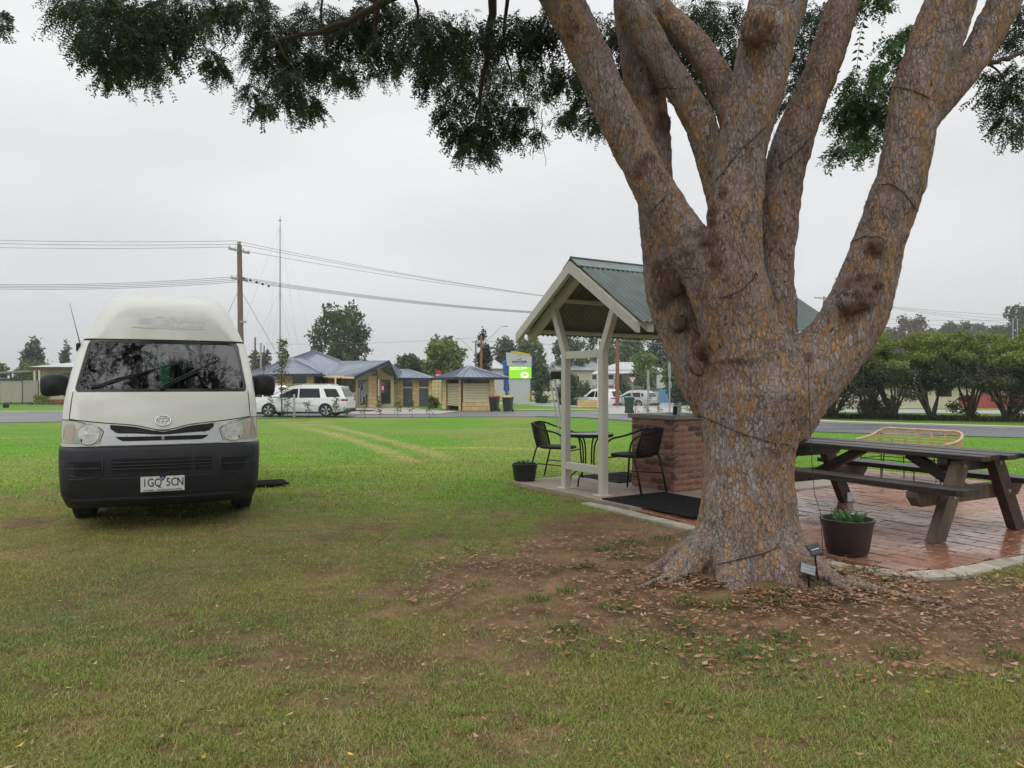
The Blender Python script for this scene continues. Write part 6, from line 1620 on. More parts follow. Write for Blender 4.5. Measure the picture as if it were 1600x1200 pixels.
ft(640, 84, 553, 74, 'low dark tree behind the right wing of the tourist office', (0.05,0.075,0.035), 9, n=2600, size=0.24)
ft(698, 80, 527, 74, 'bright olive rounded tree left of the tall cypress', LG, 10, n=3600, size=0.24)
ft(692, 90, 520, 46, 'darker tree top rising behind the olive tree', DG, 11, n=1300, size=0.26)
ft(754.5, 86, 517, 25, 'tall narrow dark cypress behind the wooden street pole', (0.028,0.045,0.028), 12, 'column', n=3600, size=0.2)
ft(790, 112, 522, 44, 'greyish gum tree behind the town sign', (0.085,0.098,0.065), 13, n=1700, size=0.32)
ft(826, 116, 526, 62, 'broad mid-green tree behind the right side of the town sign', MG, 14, n=2400, size=0.34)
ft(846, 70, 563, 26, 'slim dark street tree between the town sign and the left shelter post', (0.05,0.085,0.04), 15, 'column', n=1500, size=0.16)
ft(888, 130, 520, 66, 'large dark green tree showing between the shelter posts', (0.05,0.085,0.035), 16, n=2200, size=0.36)
ft(940, 134, 515, 70, 'large mid-green tree behind the cream gabled house', MG, 17, n=2300, size=0.36)
ft(985, 138, 512, 56, 'yellowish-green tree behind the white house roof', (0.095,0.14,0.04), 18, n=1900, size=0.36)
ft(1030, 132, 520, 58, 'dark grey-green pine right of the white house roof', (0.05,0.07,0.045), 19, n=1900, size=0.36)
ft(1008, 112, 548, 44, 'fresh green smaller tree beside the white house chimney', (0.10,0.17,0.035), 20, n=1500, size=0.28)
ft(1052, 100, 560, 40, 'light green garden tree left of the big trunk', (0.11,0.16,0.04), 21, n=1400, size=0.26)
ft(1060, 68, 580, 40, 'blue-green cypress hedge bush beside the blue fence', (0.045,0.075,0.05), 22, 'bush', n=2000, size=0.16, name='shrub', cat='shrub')
ft(884, 66, 578, 40, 'spiky dark green grass tree behind the red street sign', (0.055,0.085,0.055), 23, 'bush', n=2200, size=0.18, name='shrub', cat='shrub')
ft(976, 82, 582, 30, 'grey-leaved bush in front of the white house', (0.085,0.10,0.055), 24, 'bush', n=1200, size=0.18, name='shrub', cat='shrub')
ft(912, 76, 590, 26, 'pale green garden bush in front of the cream gabled house', (0.10,0.13,0.05), 25, 'bush', n=900, size=0.16, name='shrub', cat='shrub')
ft(895, 64.5, 621, 34, 'low clipped dark hedge left of the cream brick wall', (0.045,0.08,0.03), 26, 'bush', n=900, size=0.1, name='shrub', cat='shrub')
ft(675.5, 55.2, 618, 21, 'rounded olive grass clump between the office and the bin shed', (0.12,0.15,0.045), 27, 'bush', n=1500, size=0.10, name='shrub', cat='shrub')
ft(1424, 200, 491, 64, 'large brownish-red tree on the ridge above the hedge', (0.105,0.075,0.06), 28, n=1900, size=0.5)
ft(1490, 205, 492, 48, 'bright green spreading tree on the ridge above the hedge', (0.065,0.135,0.04), 29, 'spread', n=1800, size=0.48)
ft(1462, 230, 512, 60, 'low dark green tree beside the hilltop roofs', MG, 30, n=1200, size=0.5)
ft(1528, 235, 502, 36, 'sparse grey gum behind the hilltop roofs', GG, 31, n=700, size=0.5)
ft(1592, 175, 468, 52, 'tall grey-green gum tree at the right edge of the photo', (0.075,0.085,0.06), 32, n=2800, size=0.42)
ft(1558, 190, 505, 44, 'green tree left of the tall gum at the right edge', MG, 33, n=1200, size=0.45)
ft(1390, 220, 512, 40, 'dim green tree at the left end of the ridge', (0.075,0.10,0.05), 34, n=900, size=0.5)
ft(1350, 140, 545, 80, 'dark green garden tree hidden behind the hedge row', DG, 35, n=1400, size=0.4)
ft(1640, 120, 520, 90, 'dark green garden tree beyond the right edge of the photo', DG, 36, n=1400, size=0.4)
# clipped hedge cube and flower bed by the left house
def hedge_cube(px, d, wpx, ytop, label, base, seed):
    X, Y, Z = gat(px, d); t = thing('clipped_shrub', label, 'shrub', (X,Y,Z)); w_ = wpx*d/1150/2; H = hz(ytop,d)-Z
    r = np.random.default_rng(seed); bl = [(x*w_*0.6, y*w_*0.5, H*z, w_*0.42, w_*0.42, H*0.2) for x in (-1,0,1) for y in (-1,1) for z in (0.3,0.7,0.82)]
    leaf_cloud('foliage', t, bl, 1800, 0.06, base, seed, hollow=0.7)
    MB().tube([(0,0,0),(0,0,H*0.5)],0.05,6).build('stem', M['trunk_far'], t)
hedge_cube(67, 63, 19, 616, 'square clipped yellow-green shrub by the left house', (0.17,0.20,0.04), 40)

# ---------------------------------------------------------------- the feathery hedge row on the right
def hedge_tree(X, Y, H, Wd, seed, label, dense):
    Z = G(X,Y); t = thing('hedge_tree', label, 'tree', (X,Y,Z-0.03), 0, 'feathery trees of the hedge row'); r = random.Random(seed); bl = []
    for i in range(36):
        a = r.uniform(0,6.28); q = r.random()**0.5; z = r.uniform(.42,.92); bl.append((math.cos(a)*Wd*0.42*q, math.sin(a)*Wd*0.42*q, H*z, Wd*r.uniform(.11,.2), Wd*r.uniform(.11,.2), H*r.uniform(.05,.10)))
    for i in range(9):
        bl.append((r.uniform(-.45,.45)*Wd, r.uniform(-.3,.3)*Wd, H*r.uniform(.90,.99), Wd*.07, Wd*.07, H*.045))
    if dense:
        for i in range(18): bl.append((r.uniform(-.42,.42)*Wd, r.uniform(-.3,.3)*Wd, H*r.uniform(.08,.5), Wd*.16, Wd*.16, H*.09))
    else:
        for i in range(7): bl.append((r.uniform(-.5,.5)*Wd, r.uniform(-.3,.3)*Wd, H*r.uniform(.05,.45), Wd*.10, Wd*.10, H*.055))
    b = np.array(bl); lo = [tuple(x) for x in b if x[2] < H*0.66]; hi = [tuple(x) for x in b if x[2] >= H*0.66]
    leaf_cloud('crown', t, hi, 13000, 0.055, (0.150,0.180,0.050), seed, hang=-0.5, yellow_share=0.5, hollow=0.25)
    leaf_cloud('lower_foliage', t, lo, 11000, 0.055, (0.060,0.068,0.034), seed+50, hang=-0.3, hollow=0.25)  # lower leaves coloured darker than those of the upper crown
    for i in range(9):
        a = r.uniform(0,6.28); q = Wd*r.uniform(.15,.5); ln = r.uniform(-.12,.12)
        MB().tube([(r.uniform(-.05,.05),0,0),(math.cos(a)*q*.22+ln,math.sin(a)*q*.22,H*.14),(math.cos(a)*q*.6+ln,math.sin(a)*q*.6,H*.36),(math.cos(a)*q+ln,math.sin(a)*q,H*.66)],[.085,.062,.04,.012],6).build('stem', M['trunk_far'], t, smooth=True)
    return t
HB = [(1300,37.5,1,'dense dark hedge tree just right of the big trunk, foliage reaching the ground'),(1352,36.8,1,'second hedge tree from the trunk with low bushy skirts'),(1396,36.2,0,'third hedge tree from the trunk, stems leaning left'),(1456,35.6,0,'fourth hedge tree from the trunk with a thick leaning stem'),(1514,35.0,0,'hedge tree in front of the red wall\'s left end'),(1573,34.4,0,'hedge tree in front of the red wall near the right edge'),(1634,33.8,1,'last hedge tree, cut off by the right edge of the photo')]
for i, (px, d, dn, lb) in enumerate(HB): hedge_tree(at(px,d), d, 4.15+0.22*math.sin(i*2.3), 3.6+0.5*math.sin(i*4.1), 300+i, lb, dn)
# dry undergrowth and leaf mould along the hedge foot
r_h = np.random.default_rng(8); sp_ = [(at(1275,38)+ (at(1640,33.8)-at(1275,38))*t + r_h.normal()*0.15, 38+(33.8-38)*t + r_h.normal()*0.25, 0.8+1.2*r_h.random()) for t in r_h.random(60)]
tufts('hedge_undergrowth', sp_, 60, 0.45, 0.30, 0.03, [(0.045,0.05,0.025),(0.07,0.075,0.03),(0.06,0.045,0.03),(0.09,0.10,0.035)], 17)
# buildings glimpsed behind the hedge
sb = thing('long_shed', 'long cream wall under a blue-grey roof glimpsed through the hedge', 'building', (at(1445,62), 62, G(at(1445,62),62)), R(-14))
MB().box(-6.5,4.0,0,6,0,2.1).build('wall', M['pale_cream'], sb)
rf = MB(); rf.slab([(-7,-0.6,2.1),(4.4,-0.6,2.1),(4.4,3,3.3),(-7,3,3.3)], 0.08); rf.slab([(-7,6.4,2.1),(4.4,6.4,2.1),(4.4,3.002,3.3),(-7,3.002,3.3)], 0.08); rf.build('roof', M['blue_roof'], sb)
for x in (-5,-2.2,0.8): MB().box(x,x+1.2,-0.03,0.02,1.0,1.8).build('window', M['dark_window'], sb)
rw_ = thing('red_wall', 'dark red painted wall seen through the hedge at the right', 'wall', (at(1560,56), 56, G(at(1560,56),56)), R(-16))
MB().box(-2.4,6.0,0,0.3,0,0.95).build('wall_panel', M['red_wall'], rw_); MB().box(-2.4,6.0,-0.03,0.33,0.952,1.02).build('coping', M['red_wall'], rw_)
for k in range(4): MB().box(-2.6+2.8*k,-2.4+2.8*k,-0.06,0.36,0,1.15).build('pier', M['red_wall'], rw_)
gs = thing('grey_carport', 'open dark carport behind the red wall', 'carport', (at(1590,64), 64, G(at(1590,64),64)), R(-16))
MB().box(-5,6,0,5,2.35,2.55).build('roof', M['mid_roof'], gs)
for x in (-4.6,-1.2,2.2,5.6): MB().box(x-.07,x+.07,0.1,0.24,0,2.35).build('post', M['steel_grey'], gs)
MB().box(-5,6,4.9,5,0,2.2).build('back_wall', M['mid_roof'], gs)
for i, (px, d, y) in enumerate(((1478,235,517),(1510,240,514),(1545,245,519),(1500,215,524))):
    X, Y, Z = gat(px, d); H = hz(y, d)-Z; h = thing('hillside_house', ['pale roofed house on the hill, leftmost above the hedge','pale roofed house on the hill below the bright green tree','pale roofed house on the hill towards the right edge','low pale roof peeping just over the hedge top'][i], 'house', (X,Y,Z), R(20*i))
    MB().box(-4,4,-3,3,-4,H-1.4).build('wall', M['white_wall'], h)
    q = MB(); q.add([(-4.6,-3.6,H-1.5),(4.6,-3.6,H-1.5),(4.6,3.6,H-1.5),(-4.6,3.6,H-1.5),(-1.8,0,H),(1.8,0,H)], [(0,1,5,4),(1,2,5),(2,3,4,5),(3,0,4),(0,3,2,1)]); q.build('roof', M['grey_roof'], h)

# ---------------------------------------------------------------- building helpers
def block_mat():
    m, n, l, b = NT('cream_block'); tc = n.new('ShaderNodeTexCoord')
    oi = n.new('ShaderNodeObjectInfo')
    v = coord(n, l)
    c = mixc(n, l, oi.outputs['Random'], (0.68,0.47,0.225), (0.80,0.60,0.33))
    c = mixc(n, l, mrange(n, l, noise(n, l, v, 5, 4), 0.35, 0.65, 0, 0.35), c, (0.60,0.40,0.19))
    l.new(c, b.inputs['Base Color']); b.inputs['Roughness'].default_value = 0.85; bump(n, l, b, noise(n, l, v, 30, 4), 0.3, 0.02); return m
M['block'] = block_mat()
M['mortar'] = MAT('brown_mortar_joint', (0.34,0.24,0.13), 0.9)
M['block_row'] = M['block']
def block_wall(parent, p, q, z0, z1, t=0.2, holes=(), bl_=0.60, bh_=0.30):
    """blockwork from p to q (plan), front face on the left-hand side of p->q seen from outside; holes are (s0,s1,za,zb) along the wall"""
    L = math.hypot(q[0]-p[0], q[1]-p[1]); ux, uy = (q[0]-p[0])/L, (q[1]-p[1])/L; ang = math.atan2(uy, ux)
    T = Matrix.Translation((p[0],p[1],0)) @ Matrix.Rotation(ang, 4, 'Z')
    core = MB()
    cuts = sorted(set([0,L] + [h for a in holes for h in a[:2]])); zc = sorted(set([z0,z1] + [h for a in holes for h in a[2:]]))
    for s0, s1 in zip(cuts[:-1], cuts[1:]):
        for a, b_ in zip(zc[:-1], zc[1:]):
            if any(h[0]-1e-6 <= s0 and s1 <= h[1]+1e-6 and h[2]-1e-6 <= a and b_ <= h[3]+1e-6 for h in holes): continue
            core.box(s0+0.002, s1-0.002 if s1 == L else s1, 0.012, t-0.012, a, b_, T)
    core.build('wall', M['mortar'], parent)
    nrow = max(1, round((z1-z0)/bh_)); rh = (z1-z0)/nrow
    for r_ in range(nrow):
        za, zb_ = z0+rh*r_, z0+rh*(r_+1)
        spans = [(0, L)]
        for h in holes:
            if h[2] < zb_-0.02 and h[3] > za+0.02:
                ns = []
                for a, b_ in spans:
                    if h[1] <= a or h[0] >= b_: ns.append((a,b_)); continue
                    if h[0] > a+0.03: ns.append((a,h[0]))
                    if h[1] < b_-0.03: ns.append((h[1],b_))
                spans = ns
        for a, b_ in spans:
            x = a - (bl_/2 if r_ % 2 else 0)
            while x < b_-0.04:
                s0, s1 = max(a,x), min(b_,x+bl_); x += bl_
                if s1-s0 < 0.05: continue
                o = MB().box(s0+0.013, s1-0.013, 0.0, t, za+0.014, zb_-0.014, T).build('block', M['block'], parent)
def pts3(rows): return [(at(px,d), d, hz(y,d)) for px, y, d in rows]
def roof_plane(parent, P, m, nm_='roof', th=0.07):
    o = MB().slab(P, th).build(nm_, m, parent)
    return o
def sheet_lines(parent, a0, a1, b0, b1, n_, m):
    """standing ribs of a steel roof: from eave a0..a1 up to the ridge b0..b1"""
    mb = MB(); a0,a1,b0,b1 = map(Vector,(a0,a1,b0,b1))
    for k in range(1,n_):
        t = k/n_; p, q = a0.lerp(a1,t), b0.lerp(b1,t)
        if (p-q).length > 0.05: mb.bar(p+Vector((0,0,.02)), q+Vector((0,0,.02)), 0.03, 0.04)
    if mb.v: tag(mb.build('roof_ribs', m, parent), kind='stuff')
def gutter(parent, p, q, m, h=0.18): return MB().bar(p, q, 0.12, h).build('fascia', m, parent)

# ---------------------------------------------------------------- tourist office (built in world metres)
zf = -0.50
to = thing('tourist_office', 'cream block tourist office with blue-grey steel roofs and a projecting gable porch', 'building', (0,0,0))
rm_ = M['blue_roof']
# main hipped roof
A = pts3([(490,548,64)])[0]; Bk = pts3([(533,564,63)])[0]
eL = (at(408,57.5), 57.5, 1.98); eR = (at(506,57.0), 57.0, 1.96)
# left wing hip in front
wl0 = (at(412,54.5), 54.5, hz(584.5,54.5)); wl1 = (at(503,53.5), 53.5, hz(583.5,53.5)); wap = (at(458,59.5), 59.5, hz(560,59.5)); wbk = (at(480,64), 64, hz(560,64))
wlb = (at(404,64), 64, wl0[2]); wrb = (at(512,62), 62, wl1[2])
roof_plane(to, [wl0, wl1, wap], rm_); roof_plane(to, [wl1, wrb, wbk, wap], rm_); roof_plane(to, [wlb, wl0, wap, wbk], rm_)
sheet_lines(to, wl0, wl1, wap, wap, 14, rm_)
gutter(to, (wl0[0]-.1,wl0[1]-.06,wl0[2]-.1), (wl1[0]+.05,wl1[1]-.06,wl1[2]-.1), M['navy'])
me0 = (at(380,59), 59, 2.0); me1 = (at(555,59.2), 59.2, hz(588.5,59.2)); ml = (at(370,72), 72, 2.0); mr = (at(560,74), 74, 2.0)
roof_plane(to, [me0, me1, (at(533,63.0),63.0,hz(564.5,63)), A], rm_); roof_plane(to, [ml, me0, A], rm_); roof_plane(to, [mr, ml, A], rm_); roof_plane(to, [(at(533,63),63,hz(564.5,63)), mr, A], rm_)
sheet_lines(to, me0, me1, A, (at(533,63.0),63.0,hz(564.5,63)), 20, rm_)
rl = MB()
for a, b_ in ((A,(at(533,63),63,hz(564.5,63))), (wl1,wap), (wl0,wap), (A,me0)): rl.tube([Vector(a)+Vector((0,0,.03)),Vector(b_)+Vector((0,0,.03))],0.06,6)
rl.build('ridge_capping', rm_, to)
# ridge running forward to the gable, its two planes and raked fascias
g0 = (at(533,63),63,hz(564,63)); g1 = (at(608.5,53.6),53.6,hz(563.5,53.6)); gl = (at(555,55.2),55.2,hz(588.5,55.2)); gr_ = (at(621,56.2),56.2,hz(590.5,56.2)); glb = (at(506,60.0),60.0,hz(587.5,60)); grb = (at(640,66),66,2.0)
roof_plane(to, [glb, gl, g1, g0], rm_); roof_plane(to, [gr_, grb, g0, g1], rm_); sheet_lines(to, glb, gl, g0, g1, 16, rm_)
for a, b_ in ((gl,g1),(gr_,g1)): MB().bar((a[0],a[1]-.04,a[2]-.07),(b_[0],b_[1]-.04,b_[2]-.07),0.06,0.22).build('raked_fascia', M['navy'], to)
MB().slab([(gl[0]+.2,gl[1]+.25,gl[2]-.12),(g1[0],g1[1]+.3,g1[2]-.14),(g1[0]-.5,g1[1]+3.2,g1[2]-.14),(gl[0]-.3,gl[1]+3.0,gl[2]-.12)],0.03).build('soffit', M['cream_trim'], to)
MB().slab([(gr_[0]-.05,gr_[1]+.1,gr_[2]-.12),(gr_[0]-.5,gr_[1]+2.5,gr_[2]-.12),(g1[0]-.5,g1[1]+3.2,g1[2]-.14),(g1[0],g1[1]+.3,g1[2]-.14)],0.03).build('soffit', M['cream_trim'], to)
gutter(to, (glb[0],glb[1]-.06,glb[2]-.08), (gl[0]-.1,gl[1]+.1,gl[2]-.08), M['cream_trim'], 0.14)
# gable wall with glass doors, brick pier and teal door
GY = 57.2
gx0, gx1 = at(556,GY), at(615,GY); ap = (at(603,GY), hz(570,GY))
dz = hz(595,GY)
def gx(px): return at(px, GY)
mbw = MB()
def wp(pts): mbw.slab([(x,GY,z) for x,z in pts], 0.15, (0,1,0))
ztop = hz(593,GY); 
wp([(gx0,ztop),(gx1,ztop),(gx1,hz(589,GY)),ap,(gx0,hz(588,GY))])
wp([(gx0,zf),(gx(559),zf),(gx(559),ztop),(gx0,ztop)]); wp([(gx(575),zf),(gx(579),zf),(gx(579),ztop),(gx(575),ztop)]); wp([(gx(593),zf),(gx(595.5),zf),(gx(595.5),ztop),(gx(593),ztop)]); wp([(gx(610.5),zf),(gx1,zf),(gx1,ztop),(gx(610.5),ztop)])
wp([(gx(559),zf),(gx(575),zf),(gx(575),zf+.18),(gx(559),zf+.18)]); wp([(gx(595.5),zf),(gx(610.5),zf),(gx(610.5),zf+.25),(gx(595.5),zf+.25)]); mbw.build('gable_wall', M['cream_trim'], to)
dr = MB().box(gx(559),gx(575),GY+.06,GY+.09,zf+.18,ztop).build('glass_door', M['dark_window'], to)
for px in (559.4,563,567,571,574.4): MB().box(gx(px)-.025,gx(px)+.025,GY+.03,GY+.058,zf+.2,ztop-.02).build('door_frame', M['steel_grey'], dr)
for px, za, zb_ in ((561,.2,1.5),(565.5,.3,1.3),(569,.8,1.9),(572.5,1.0,2.0)): MB().box(gx(px)-.06,gx(px)+.07,GY+.045,GY+.057,zf+za,zf+zb_).build('door_poster', M['white_wall'], dr)
td = MB().box(gx(595.5),gx(610.5),GY+.06,GY+.09,zf+.25,ztop).build('teal_door', M['teal_door'], to)
MB().box(gx(595.7),gx(610.3),GY+.03,GY+.058,zf+1.5,zf+1.56).build('door_rail', M['gloss_black'], td)
block_wall(to, (gx(580),GY-1.0), (gx(592.8),GY-1.0), zf, hz(588,56.2), 0.5)
fs = MB().box(at(583.4,54.6),at(588.6,54.6),54.6,54.66,hz(586.5,54.6),hz(575.5,54.6)).build('blue_fascia_sign', M['navy'], to)
i_ = text_mesh('sign_letter', 'i', 0.52, M['orange'], 0.01, bold=0.012); obj('sign_letter', i_, fs, (at(586,54.6), 54.585, hz(580.8,54.6)), (R(90),0,0))
MB().box(gx(604),gx(607.5),GY-0.2,GY-0.05,hz(580.5,57),hz(578.5,57)).build('porch_lamp', M['gloss_black'], to)
px_ = MB().box(at(596,55.6),at(600.5,55.6),55.5,55.7,zf+1.15,zf+1.95).build('red_poster_box', M['red'], to); MB().box(at(597,55.48),at(599.6,55.48),55.475,55.495,zf+1.35,zf+1.65).build('poster', M['white'], px_)
# right wing
RY = 58.6
def rx(px): return at(px, RY)
holes = []
for a, b_ in ((630,644.5),(655,669.5)): holes += [(rx(a)-rx(613.5), rx(b_)-rx(613.5), zf+0.02, hz(594,RY))]
holes.append((rx(614)-rx(613.5), rx(619.5)-rx(613.5), zf+0.02, hz(600,RY)))
block_wall(to, (rx(613.5),RY), (rx(675),RY), zf, hz(592,RY), 0.2, holes)
block_wall(to, (rx(675),RY), (at(690,66),66), zf, hz(592,RY), 0.2)
for a, b_ in ((630,644.5),(655,669.5)):
    w0 = MB().box(rx(a),rx(b_),RY+.05,RY+.09,hz(604.5,RY),hz(594,RY)).build('window', M['dark_window'], to)
    MB().box(rx(a),rx(b_),RY-.02,RY+.12,hz(606.5,RY),hz(604.5,RY)).build('sill', M['cream_trim'], w0)
    MB().box(rx(a),rx(b_),RY+.03,RY+.09,zf+.02,hz(606.5,RY)).build('slate_panel', M['slate_panel'], to)
MB().box(rx(614),rx(619.5),RY+.03,RY+.09,zf+.02,hz(600,RY)).build('cream_door', M['cream_trim'], to)
e0 = (rx(612),RY-.5,hz(590,RY)); e1 = (rx(677.5),RY-.5,hz(591,RY)); r0 = (at(616,62),62,hz(577,62)); r1 = (at(640.5,62),62,hz(577,62)); e2 = (at(690,67.5),67.5,e1[2])
roof_plane(to, [e0,e1,r1,r0], rm_); roof_plane(to, [e1,e2,r1], rm_); sheet_lines(to, e0, e1, r0, r1, 9, rm_)
gutter(to, (e0[0],e0[1]-.06,e0[2]-.08), (e1[0]+.05,e1[1]-.06,e1[2]-.08), M['navy'])
# left wing and recessed porch walls
LY = 55.0
def lx(px): return at(px, LY)
block_wall(to, (lx(416),LY), (lx(489.5),LY), zf, hz(585,LY), 0.2, [(lx(457.5)-lx(416), lx(479)-lx(416), hz(599.5,LY), hz(590,LY))])
MB().box(lx(457.5),lx(479),LY+.06,LY+.1,hz(599.5,LY),hz(590,LY)).build('window', M['dark_window'], to)
block_wall(to, (lx(489.5),LY+.2), (at(489.5,60),60), zf, hz(585,LY), 0.2)
PY = 60.5
block_wall(to, (at(489.5,PY),PY), (at(558,PY),PY), zf, hz(588,PY), 0.2, [(at(492,PY)-at(489.5,PY), at(513,PY)-at(489.5,PY), hz(602,PY), hz(590,PY)), (at(527,PY)-at(489.5,PY), at(533,PY)-at(489.5,PY), zf+.02, hz(592,PY)), (at(542,PY)-at(489.5,PY), at(549,PY)-at(489.5,PY), hz(608,PY), hz(594,PY))])
MB().box(at(492,PY),at(513,PY),PY+.05,PY+.1,hz(602,PY),hz(590,PY)).build('window', M['dark_window'], to); MB().box(at(527,PY),at(533,PY),PY+.05,PY+.1,zf+.02,hz(592,PY)).build('dark_door', M['dark_window'], to); MB().box(at(542,PY),at(549,PY),PY+.05,PY+.1,hz(608,PY),hz(594,PY)).build('window', M['dark_window'], to)
MB().cbox(at(524.5,56.8)-.06,at(524.5,56.8)+.06,56.74,56.86,zf,hz(588,56.8),0.01).build('porch_post', M['cream_trim'], to)
MB().box(at(505,57),at(556,57),56.9,57.05,hz(589.5,57),hz(587,57)).build('porch_beam', M['cream_trim'], to)
bn = thing('patterned_banner', 'pink and white patterned low banner beside the green-lidded bin', 'banner', (at(544,56.5),56.5,zf))
MB().box(-0.7,0.55,0,0.03,0.25,1.15).build('banner_cloth', MAT('pink_floral_print', (0.55,0.42,0.42), 0.7, var=0.5, scale=9), bn); MB().box(-0.72,-0.68,0,0.04,0,1.2).build('pole', M['steel_grey'], bn); MB().box(0.55,0.59,0,0.04,0,1.2).build('pole', M['steel_grey'], bn)

# ---------------------------------------------------------------- bin shed
bs = thing('bin_shed', 'small square cream block shed with hipped blue-grey roof and slatted screens', 'shed', (at(722.5,49.0), 49.0, G(-3.3,49)), R(23))
bz0 = 0.0; eh = 2.22
def slats(x0, x1, y, z0, z1, n_, axis, par):
    fr_ = MB()
    if axis == 'x':
        s_ = MB().box(x0,x1,-0.02,0.03,0,(z1-z0)/n_*0.72).mesh('slat', M['louvre'])
        for k in range(n_): obj('slat', s_, par, (0,y,z0+(z1-z0)*k/n_), (R(-14),0,0))
        for x in (x0-.05,x1): MB().box(x,x+.05,y-.03,y+.04,z0-.05,z1+.03).build('screen_frame', M['louvre'], par)
        MB().box(x0,x1,y-.03,y+.04,z0-.05,z0-.005).build('screen_frame', M['louvre'], par); MB().box(x0,x1,y-.03,y+.04,z1,z1+.03).build('screen_frame', M['louvre'], par)
    else:
        s_ = MB().box(-0.02,0.03,x0,x1,0,(z1-z0)/n_*0.72).mesh('slat', M['louvre'])
        for k in range(n_): obj('slat', s_, par, (y,0,z0+(z1-z0)*k/n_))
# right face along +x, left face along +y
block_wall(bs, (0.0,0.0), (2.3,0.0), 0, 0.56, 0.22)
block_wall(bs, (1.92,0.001), (2.3,0.001), 0.56, eh, 0.22)
slats(0.16, 1.86, 0.08, 0.62, 1.80, 11, 'x', bs)
block_wall(bs, (-0.002,0.75), (-0.002,0.24), 0, eh, 0.22); block_wall(bs, (-0.002,4.4), (-0.002,3.5), 0, eh, 0.22)
slats(0.85, 3.4, 0.10, 0.42, 1.85, 13, 'y', bs); MB().box(0.06,0.12,0.76,3.49,0.30,0.38).build('screen_frame', M['louvre'], bs)
block_wall(bs, (2.3,0.25), (2.3,4.4), 0, eh, 0.22); MB().box(0.25,2.05,4.1,4.3,0,eh).build('back_wall', M['mortar'], bs)
MB().tube([(-0.09,-0.09,0),(-0.09,-0.09,eh-.02)],0.05,8).build('downpipe', M['navy'], bs)
bxs = (-0.65,-0.65,eh,3.05,5.0)
ro = MB(); ap1, ap2 = (1.2,1.85,3.02), (1.2,2.5,3.02)
ro.add([(-0.65,-0.65,eh),(3.05,-0.65,eh),(3.05,5.0,eh),(-0.65,5.0,eh),ap1,ap2], [(0,1,4),(1,2,5,4),(2,3,5),(3,0,4,5),(0,3,2,1)]); ro.build('roof', rm_, bs)
sheet_lines(bs, (-0.65,-0.65,eh), (3.05,-0.65,eh), ap1, ap1, 9, rm_); sheet_lines(bs, (-0.65,5.0,eh), (-0.65,-0.65,eh), ap2, ap1, 13, rm_)
MB().bar((-0.67,-0.69,eh-.06),(3.07,-0.69,eh-.06),0.06,0.16).build('fascia', M['navy'], bs); MB().bar((-0.69,-0.66,eh-.06),(-0.69,5.0,eh-.06),0.06,0.16).build('fascia', M['navy'], bs)
hp = MB()
for a, b_ in (((-0.65,-0.65,eh),ap1),((3.05,-0.65,eh),ap1),(ap1,ap2)): hp.tube([Vector(a)+Vector((0,0,.02)),Vector(b_)+Vector((0,0,.02))],0.055,6)
hp.build('hip_capping', MAT('pale_blue_capping', (0.24,0.27,0.32), 0.4), bs)
rs = thing('red_round_sign', 'red round-topped sign on a thin pole behind the bin shed roof', 'sign', (*gat(685,56.5)[:2], G(-5.6,56.5)))
hh = hz(578,56.5)-G(-5.6,56.5); MB().prism([(-0.22,0),(0.22,0),(0.22,0.2)]+[(0.22*math.cos(a),0.2+0.24*math.sin(a)) for a in [math.pi*k/10 for k in range(1,10)]]+[(-0.22,0.2)], 0, 0.05, Matrix.Translation((0,0.03,hh-.44)) @ Matrix.Rotation(R(90),4,'X')).build('sign_board', M['red'], rs)
MB().box(-0.2,0.2,-0.028,-0.021,hh-.44,hh-.36).build('white_band', M['white'], rs); MB().tube([(0,0.06,0),(0,0.06,hh-.3)],0.03,6).build('pole', M['steel_grey'], rs)

# ---------------------------------------------------------------- wheelie bins
def bin_(px, d, body, lid, label, rz=0):
    t = thing('wheelie_bin', label, 'bin', gat(px,d), rz, 'wheelie bins by the road')
    b = MB(); P = []
    for (z, hx, hy) in ((0.06,.205,.235),(0.10,.22,.25),(0.86,.275,.315),(0.88,.295,.335),(0.93,.295,.335)):
        for (sx, sy) in ((-1,-1),(-.8,-1.04),(.8,-1.04),(1,-1),(1,1),(-1,1)): P.append((sx*hx, sy*hy, z))
    b.grid(P, 6, 5, True); b.f += [tuple(range(6))[::-1], tuple(range(24,30))]; b.build('bin_body', body, t)
    l_ = MB(); l_.slab([(-.30,-.36,.935),(.30,-.36,.935),(.30,.37,.96),(-.30,.37,.96)], -0.05); l_.slab([(-.26,-.30,.985),(.26,-.30,.985),(.26,.32,1.01),(-.26,.32,1.01)], -0.03); l_.build('lid', lid, t)
    for s in (-1,1):
        w_ = MB().lathe([(.03,-.03),(.10,-.03),(.10,.03),(.03,.03)],14).build('wheel', M['rubber'], t); w_.location = (s*.25,.27,.10); w_.rotation_euler = (0,R(90),0)
    MB().tube([(-.25,.36,.92),(-.25,.40,.93),(.25,.40,.93),(.25,.36,.92)],.018,6).build('handle', body, t)
    MB().box(-.10,.08,-.305,-.295,.66,.72).build('white_label', M['white'], t)
bin_(548.5, 50.5, M['bin_green'], M['bin_lid_green'], 'dark green wheelie bin on the grass island behind the white people mover', R(10))
bin_(772.5, 47.4, M['bin_black'], M['bin_lid_red'], 'black wheelie bin with red lid beside the bin shed', R(-14))
bin_(793.5, 47.0, M['bin_black'], M['bin_lid_yellow'], 'black wheelie bin with yellow lid in front of the town sign', R(-18))
bin_(983, 44.0, M['bin_green'], M['bin_lid_green'], 'dark green wheelie bin with green lid near the give way sign', R(-12))

